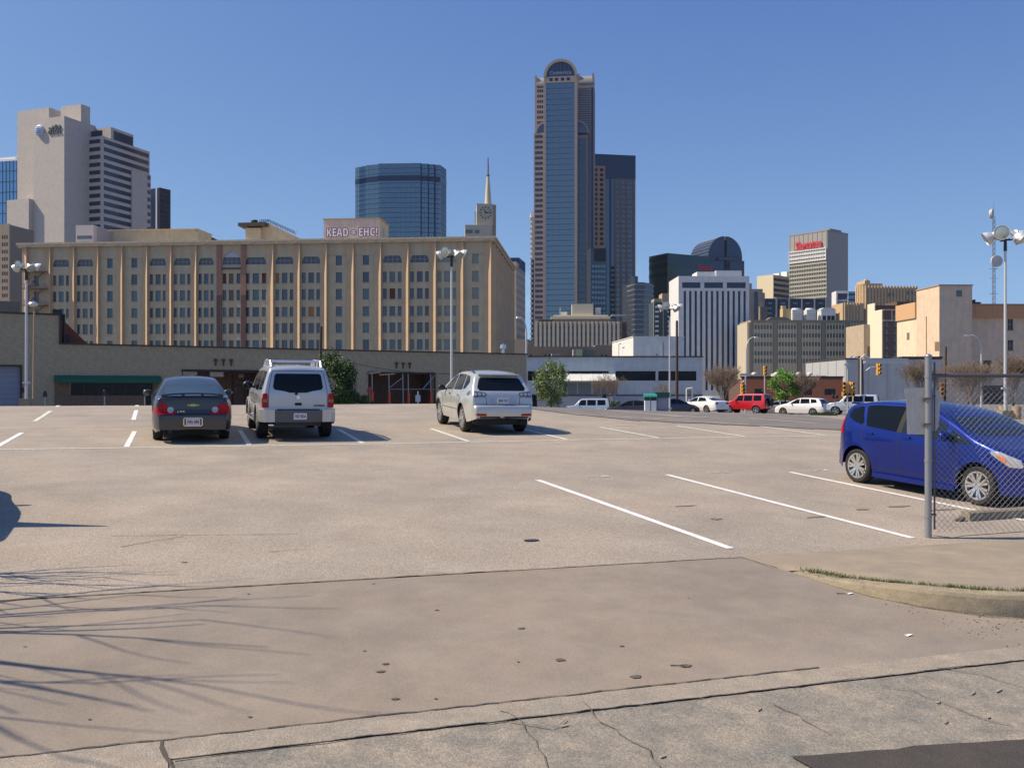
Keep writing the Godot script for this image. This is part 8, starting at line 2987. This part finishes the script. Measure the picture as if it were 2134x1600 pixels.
	mat("red_gable", 0.24, 0.075, 0.05, 0.92, {"tex": "brick", "ts": 0.3})
	# vacant block
	mat("vac_wall", 0.49, 0.41, 0.28, 0.92, {"tex": "plaster", "ts": 0.06})
	mat("vac_sill", 0.36, 0.29, 0.19, 0.9)
	mat("vac_fin", 0.53, 0.38, 0.235, 0.9, {"tex": "plaster", "ts": 0.05})
	mat("vac_red_pilaster", 0.33, 0.17, 0.125, 0.9, {"tex": "plaster", "ts": 0.1})
	mat("vac_dark_pilaster", 0.15, 0.085, 0.07, 0.9, {"tex": "plaster", "ts": 0.1})
	mat("vac_cornice", 0.55, 0.44, 0.3, 0.9, {"tex": "worn", "ts": 0.1})
	mat("vac_cream", 0.50, 0.44, 0.30, 0.9, {"tex": "plaster", "ts": 0.08})
	mat("vac_pink", 0.52, 0.44, 0.40, 0.9, {"tex": "plaster", "ts": 0.08})
	mat("vac_pale_grey", 0.50, 0.47, 0.46, 0.9)
	mat("vac_grey_side", 0.36, 0.34, 0.35, 0.9)
	mat("vac_stairs", 0.19, 0.13, 0.095, 0.8)
	mat("vac_frame", 0.30, 0.27, 0.25, 0.7)
	mat("vac_glass_a", 0.03, 0.045, 0.075, 0.12, {"spec": 0.7})
	mat("vac_glass_b", 0.055, 0.065, 0.085, 0.15, {"spec": 0.6})
	mat("vac_glass_c", 0.085, 0.13, 0.15, 0.15, {"spec": 0.6})
	mat("vac_glass_pale", 0.23, 0.26, 0.235, 0.35)
	mat("vac_glass_white", 0.45, 0.47, 0.5, 0.4)
	mat("vac_board", 0.36, 0.19, 0.075, 0.9)
	mat("vac_red", 0.13, 0.045, 0.035, 0.9)
	mat("vac_board_brown", 0.18, 0.135, 0.10, 0.9)
	mat("paint_tag_pink", 0.52, 0.22, 0.28, 0.8)
	mat("paint_tag_navy", 0.05, 0.045, 0.12, 0.8)
	mat("paint_tag_white", 0.72, 0.74, 0.78, 0.8)
	# towers
	mat("stone_tile", 0.50, 0.45, 0.40, 0.85, {"tex": "smooth", "ts": 0.04})
	mat("band_glass", 0.018, 0.02, 0.05, 0.1, {"spec": 0.6})
	mat("band_glass_b", 0.07, 0.09, 0.14, 0.1, {"spec": 0.6})
	mat("logo_white", 0.62, 0.66, 0.72, 0.5)
	mat("logo_blue", 0.045, 0.19, 0.48, 0.5)
	mat("logo_grey", 0.05, 0.055, 0.075, 0.6)
	mat("glass_blue", 0.22, 0.38, 0.55, 0.12, {"metal": 0.75})
	mat("glass_teal", 0.17, 0.235, 0.27, 0.12, {"metal": 0.8})
	mat("glass_comerica", 0.22, 0.27, 0.30, 0.14, {"metal": 0.8})
	mat("glass_comerica_b", 0.11, 0.125, 0.15, 0.15, {"metal": 0.7})
	mat("glass_arch", 0.05, 0.075, 0.12, 0.15, {"metal": 0.6})
	mat("glass_energy", 0.11, 0.15, 0.18, 0.15, {"metal": 0.75})
	mat("glass_navy", 0.022, 0.035, 0.075, 0.15, {"metal": 0.4})
	mat("glass_navy_top", 0.04, 0.055, 0.09, 0.15, {"metal": 0.55})
	mat("glass_slate", 0.07, 0.085, 0.105, 0.2, {"metal": 0.5})
	mat("glass_black", 0.012, 0.013, 0.018, 0.15, {"spec": 0.35})
	mat("glass_ink", 0.015, 0.02, 0.035, 0.15, {"metal": 0.2})
	mat("glass_green_grey", 0.085, 0.11, 0.10, 0.3, {"metal": 0.4})
	mat("glass_green_dark", 0.04, 0.08, 0.08, 0.15, {"metal": 0.6})
	mat("glass_shop", 0.17, 0.21, 0.23, 0.25)
	mat("vault_glass", 0.055, 0.07, 0.11, 0.2, {"metal": 0.6})
	mat("mullion_blue", 0.05, 0.10, 0.15, 0.4, {"metal": 0.4})
	mat("mullion_comerica", 0.10, 0.13, 0.155, 0.4, {"metal": 0.4})
	mat("mullion_dark", 0.02, 0.025, 0.04, 0.4)
	mat("trim_pale", 0.45, 0.44, 0.43, 0.7)
	mat("tan_stone", 0.42, 0.335, 0.245, 0.9, {"tex": "plaster", "ts": 0.05})
	mat("tan_stone_dark", 0.24, 0.20, 0.16, 0.9)
	mat("tan_top", 0.42, 0.31, 0.2, 0.9)
	mat("tan_lit", 0.48, 0.37, 0.19, 0.9)
	mat("cream_stone", 0.48, 0.42, 0.32, 0.9)
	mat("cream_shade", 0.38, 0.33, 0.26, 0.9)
	mat("spire_cream", 0.55, 0.48, 0.33, 0.8)
	mat("mast_grey", 0.12, 0.12, 0.13, 0.6)
	mat("mast_dark", 0.13, 0.12, 0.12, 0.7)
	mat("dish_pale", 0.5, 0.49, 0.48, 0.7)
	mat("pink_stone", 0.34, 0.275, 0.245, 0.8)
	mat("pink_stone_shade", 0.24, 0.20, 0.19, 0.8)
	mat("copper_grey", 0.26, 0.26, 0.25, 0.6)
	mat("sign_faint", 0.35, 0.40, 0.5, 0.6)
	mat("red_grid", 0.20, 0.145, 0.135, 0.8)
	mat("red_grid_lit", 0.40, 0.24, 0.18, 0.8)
	mat("stripe_grey", 0.26, 0.26, 0.25, 0.7)
	mat("stripe_bluegrey", 0.17, 0.20, 0.26, 0.5)
	mat("cream_pier", 0.66, 0.57, 0.43, 0.9)
	mat("louvre_back", 0.27, 0.21, 0.15, 0.9)
	mat("cream_lit", 0.70, 0.61, 0.43, 0.9)
	mat("grey_wall", 0.28, 0.26, 0.25, 0.9)
	mat("plant_white", 0.62, 0.62, 0.60, 0.7)
	mat("brick_shade", 0.13, 0.075, 0.06, 0.92)
	mat("brown_brick", 0.30, 0.22, 0.155, 0.92, {"tex": "plaster", "ts": 0.1})
	mat("brown_brick_dark", 0.14, 0.085, 0.065, 0.92)
	mat("pale_green", 0.42, 0.44, 0.28, 0.8)
	mat("dull_green", 0.13, 0.16, 0.14, 0.8)
	mat("paleblue", 0.52, 0.56, 0.57, 0.85, {"tex": "plaster", "ts": 0.15})
	mat("plinth_white", 0.45, 0.45, 0.48, 0.85)
	mat("awning_white", 0.62, 0.63, 0.58, 0.7)
	mat("white_wall", 0.70, 0.65, 0.63, 0.85, {"tex": "plaster", "ts": 0.12})
	mat("slab_white", 0.76, 0.72, 0.64, 0.85, {"tex": "plaster", "ts": 0.05})
	mat("strip_navy", 0.022, 0.022, 0.05, 0.2)
	mat("sign_red_lit", 0.62, 0.03, 0.05, 0.5)
	mat("hotel_grey", 0.33, 0.315, 0.30, 0.85)
	mat("hotel_pale", 0.40, 0.385, 0.33, 0.85)
	mat("hotel_glass", 0.14, 0.14, 0.12, 0.4)
	mat("post_grey", 0.30, 0.30, 0.31, 0.7)
	mat("fin_panel", 0.64, 0.55, 0.385, 0.85)
	mat("fin_glass", 0.13, 0.18, 0.175, 0.25)
	mat("fin_pier", 0.28, 0.24, 0.18, 0.9)
	mat("fin_pale", 0.62, 0.54, 0.40, 0.8)
	mat("banner_navy", 0.08, 0.075, 0.13, 0.8)
	mat("deco_tan", 0.52, 0.38, 0.235, 0.9, {"tex": "plaster", "ts": 0.05})
	mat("cream_wall", 0.68, 0.62, 0.47, 0.9)
	mat("stucco", 0.64, 0.49, 0.36, 0.9, {"tex": "plaster", "ts": 0.1})
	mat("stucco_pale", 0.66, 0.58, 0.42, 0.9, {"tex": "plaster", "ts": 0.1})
	mat("stucco_trim", 0.34, 0.25, 0.2, 0.9)
	mat("parapet_tan", 0.58, 0.32, 0.18, 0.8)
	mat("peach", 0.56, 0.34, 0.18, 0.85)
	mat("door_dark", 0.10, 0.08, 0.07, 0.8)
	mat("metal_grey", 0.52, 0.50, 0.48, 0.7, {"tex": "plaster", "ts": 0.1})
	mat("panel_pale", 0.40, 0.41, 0.42, 0.7)
	mat("red_brick", 0.50, 0.175, 0.085, 0.92, {"tex": "brick", "ts": 0.4})
	# plants
	mat("bark", 0.10, 0.08, 0.065, 0.95)
	mat("twig", 0.25, 0.19, 0.145, 0.95)
	mat("leaf_dark", 0.055, 0.105, 0.022, 0.6, {"tint": true, "back": 0.35})
	mat("leaf_olive", 0.20, 0.27, 0.095, 0.6, {"tint": true, "back": 0.4})
	mat("leaf_bright", 0.17, 0.34, 0.055, 0.6, {"tint": true, "back": 0.5})


func make_sky() -> PanoramaSkyMaterial:
	# clear spring air: deeper blue overhead, paler low down and towards the sun; one low bank of cloud far off
	var w := 512
	var h := 256
	var im := Image.create(w, h, false, Image.FORMAT_RGBF)
	var sun := Vector3(-1.0, 1.11, 0.0).normalized()
	sky_noise.seed = 9
	sky_noise.frequency = 2.2
	sky_noise.fractal_octaves = 5
	for j in h:
		var el := PI * (0.5 - (j + 0.5) / h)
		for i in w:
			var az := wrapf(TAU * (i + 0.5) / w, -PI, PI)         # 0 is straight ahead (-z)
			var d := Vector3(sin(az) * cos(el), sin(el), -cos(az) * cos(el))
			var up := maxf(d.y, 0.0)
			var t := pow(1.0 - up, 3.7)
			var c := Vector3(0.037, 0.091, 0.297).lerp(Vector3(0.235, 0.395, 0.585), t)
			t = pow(1.0 - up, 16.0)
			c = c.lerp(Vector3(0.25, 0.385, 0.55), t * 0.7)
			var g := clampf(d.dot(sun), -1, 1)
			c += Vector3(0.16, 0.23, 0.26) * pow(clampf((g + 0.2) / 1.2, 0.0, 1.0), 3.0)
			var flat := d.y
			if flat > 0.02 and flat < 0.17:
				var q := sky_noise.get_noise_3d(d.x * 1.4, d.y * 5.0, d.z * 1.4) * 0.5 + 0.5
				var bank := clampf((q - 0.56 - absf(flat - 0.085) * 4.0) * 7.0, 0, 1) * (exp(-pow((az - 0.075) / 0.085, 2.0)) + exp(-pow((az - 2.4) / 0.3, 2.0)) + exp(-pow((az + 2.0) / 0.25, 2.0)))
				c = c.lerp(Vector3(0.56, 0.64, 0.72), bank * 0.85)
			if d.y < 0.0:
				c = Vector3(0.20, 0.19, 0.18)
			im.set_pixel(i, j, Color(c.x, c.y, c.z))
	var m := PanoramaSkyMaterial.new()
	m.panorama = ImageTexture.create_from_image(im)
	return m


func _ready() -> void:
	# camera
	var cam := Camera3D.new()
	cam.name = "camera"
	cam.projection = Camera3D.PROJECTION_FRUSTUM
	cam.near = 0.1
	cam.far = 4000.0
	cam.size = 1600.0 / F * cam.near
	cam.frustum_offset = Vector2(0, (CY - 800.0) / F * cam.near)
	cam.position = Vector3(0, EYE, 0)
	add_child(cam)
	cam.current = true
	# sky and exposure
	var env := WorldEnvironment.new()
	env.name = "world_environment"
	var e := Environment.new()
	e.background_mode = Environment.BG_SKY
	e.sky = Sky.new()
	e.sky.sky_material = make_sky()
	e.tonemap_mode = Environment.TONE_MAPPER_LINEAR
	e.tonemap_exposure = 1.5
	e.fog_enabled = true
	e.fog_density = 0.00004
	e.fog_light_color = Color(0.80, 0.87, 0.95)
	e.sdfgi_enabled = true
	e.ssao_enabled = true
	e.ssil_enabled = true
	env.environment = e
	add_child(env)
	# sun: from the left, a little beyond the scene
	var sun := DirectionalLight3D.new()
	sun.name = "sun"
	sun.light_energy = 1.36
	sun.light_color = Color(1.0, 0.93, 0.82)
	sun.light_angular_distance = 0.5
	sun.shadow_enabled = true
	add_child(sun)
	sun.look_at_from_position(Vector3(-1.0, 1.11, 0.0) * 10.0, Vector3.ZERO)

	make_textures()
	make_materials()
	make_ground()
	low_wall()
	old_hospital()
	telephone_tower()
	left_edge_towers()
	blue_octagon()
	clock_tower()
	bank_tower()
	central_blocks()
	louvre_block()
	white_building()
	right_blocks()
	fin_office()
	far_right()
	beige_building()
	radio_mast()
	make_fence()
	make_street_things()
	make_plants()
	make_cars()


func make_cars() -> void:
	var c := sedan_dark()
	var q := on_lot(398, 914)
	park(c, q.x, q.y + 1.425, 20.9)
	c = offroader()
	q = on_lot(613, 910)
	park(c, q.x, q.y + 1.325, 20.0)
	c = crossover()
	q = on_lot(1030, 898)
	park(c, q.x + 0.05, q.y + 1.4, 17.5)
	c = hatchback()
	var a := on_lot(1790, 1006)
	var b := on_lot(2043, 1053)
	var pa := at_uv(a.x, a.y)
	var pb := at_uv(b.x, b.y)
	var f := (pb - pa)
	f.y = 0
	f = f.normalized()
	var heading := rad_to_deg(atan2(-f.x, -f.z))
	var side := Vector3(f.z, 0, -f.x)       # towards the car's left, away from the viewer
	var mid := (pa + pb) / 2 + side * 0.75
	var d := -mid.z
	park(c, UC * mid.x + US * d, -US * mid.x + UC * d, heading)
	# street cars beyond the crest
	far_car("van", "white off-roader parked before the white building, half hidden by the crest", "suv", mats["paint_icy"], px_x(1222, 84), 84, px_y(871, 84), 80)
	far_car("sedan", "dark sedan half hidden behind the green pay boxes", "sedan", mats["paint_maroon"], px_x(1316, 72), 72, px_y(872, 72), 75)
	far_car("sedan", "navy sedan just right of the grey kiosk", "sedan", mats["paint_navy"], px_x(1404, 80), 80, px_y(865, 80), -60)
	far_car("sedan", "white sedan between kiosk and red off-roader", "sedan", mats["paint_white"], px_x(1464, 82), 82, px_y(860, 82), 32)
	far_car("offroader", "bright red off-roader with black tailgate and spare wheel", "suv", mats["paint_red"], px_x(1556, 83), 83, px_y(862, 83), 50, true)
	far_car("sedan", "small silver car half hidden between red off-roader and white wagon", "sedan", mats["paint_dull_silver"], px_x(1622, 94), 94, px_y(864, 94), 70)
	far_car("wagon", "white wagon right of the red off-roader", "wagon", mats["paint_white"], px_x(1672, 84), 84, px_y(866, 84), 48)
	far_car("small_offroader", "pale blue small off-roader behind the blue hatchback", "suv", mats["paint_icy"], px_x(1778, 80), 80, px_y(865, 80), 62)
	# a car and a sign post just outside the frame on the left, which throw their shadows in
	far_car("wagon", "dark wagon parked left of the view, only its shadow showing", "wagon", mats["paint_navy"], -8.45, 12.1, at_uv(on_lot(20, 1100).x - 1.5, on_lot(20, 1100).y).y, 20.9)
	var o := thing("sign_post", "tapered steel post left of the view, throwing a pointed shadow", "post", Vector3(-6.95, plane_y(-2.33, 13.35), -11.6))
	var m := M.new()
	m.lathe([V(0.30, -0.2), V(0.26, 0.2), V(0.02, 2.1), V(0.0, 2.11)], 14)
	part("post", m.mesh(), mats["galv"], o)
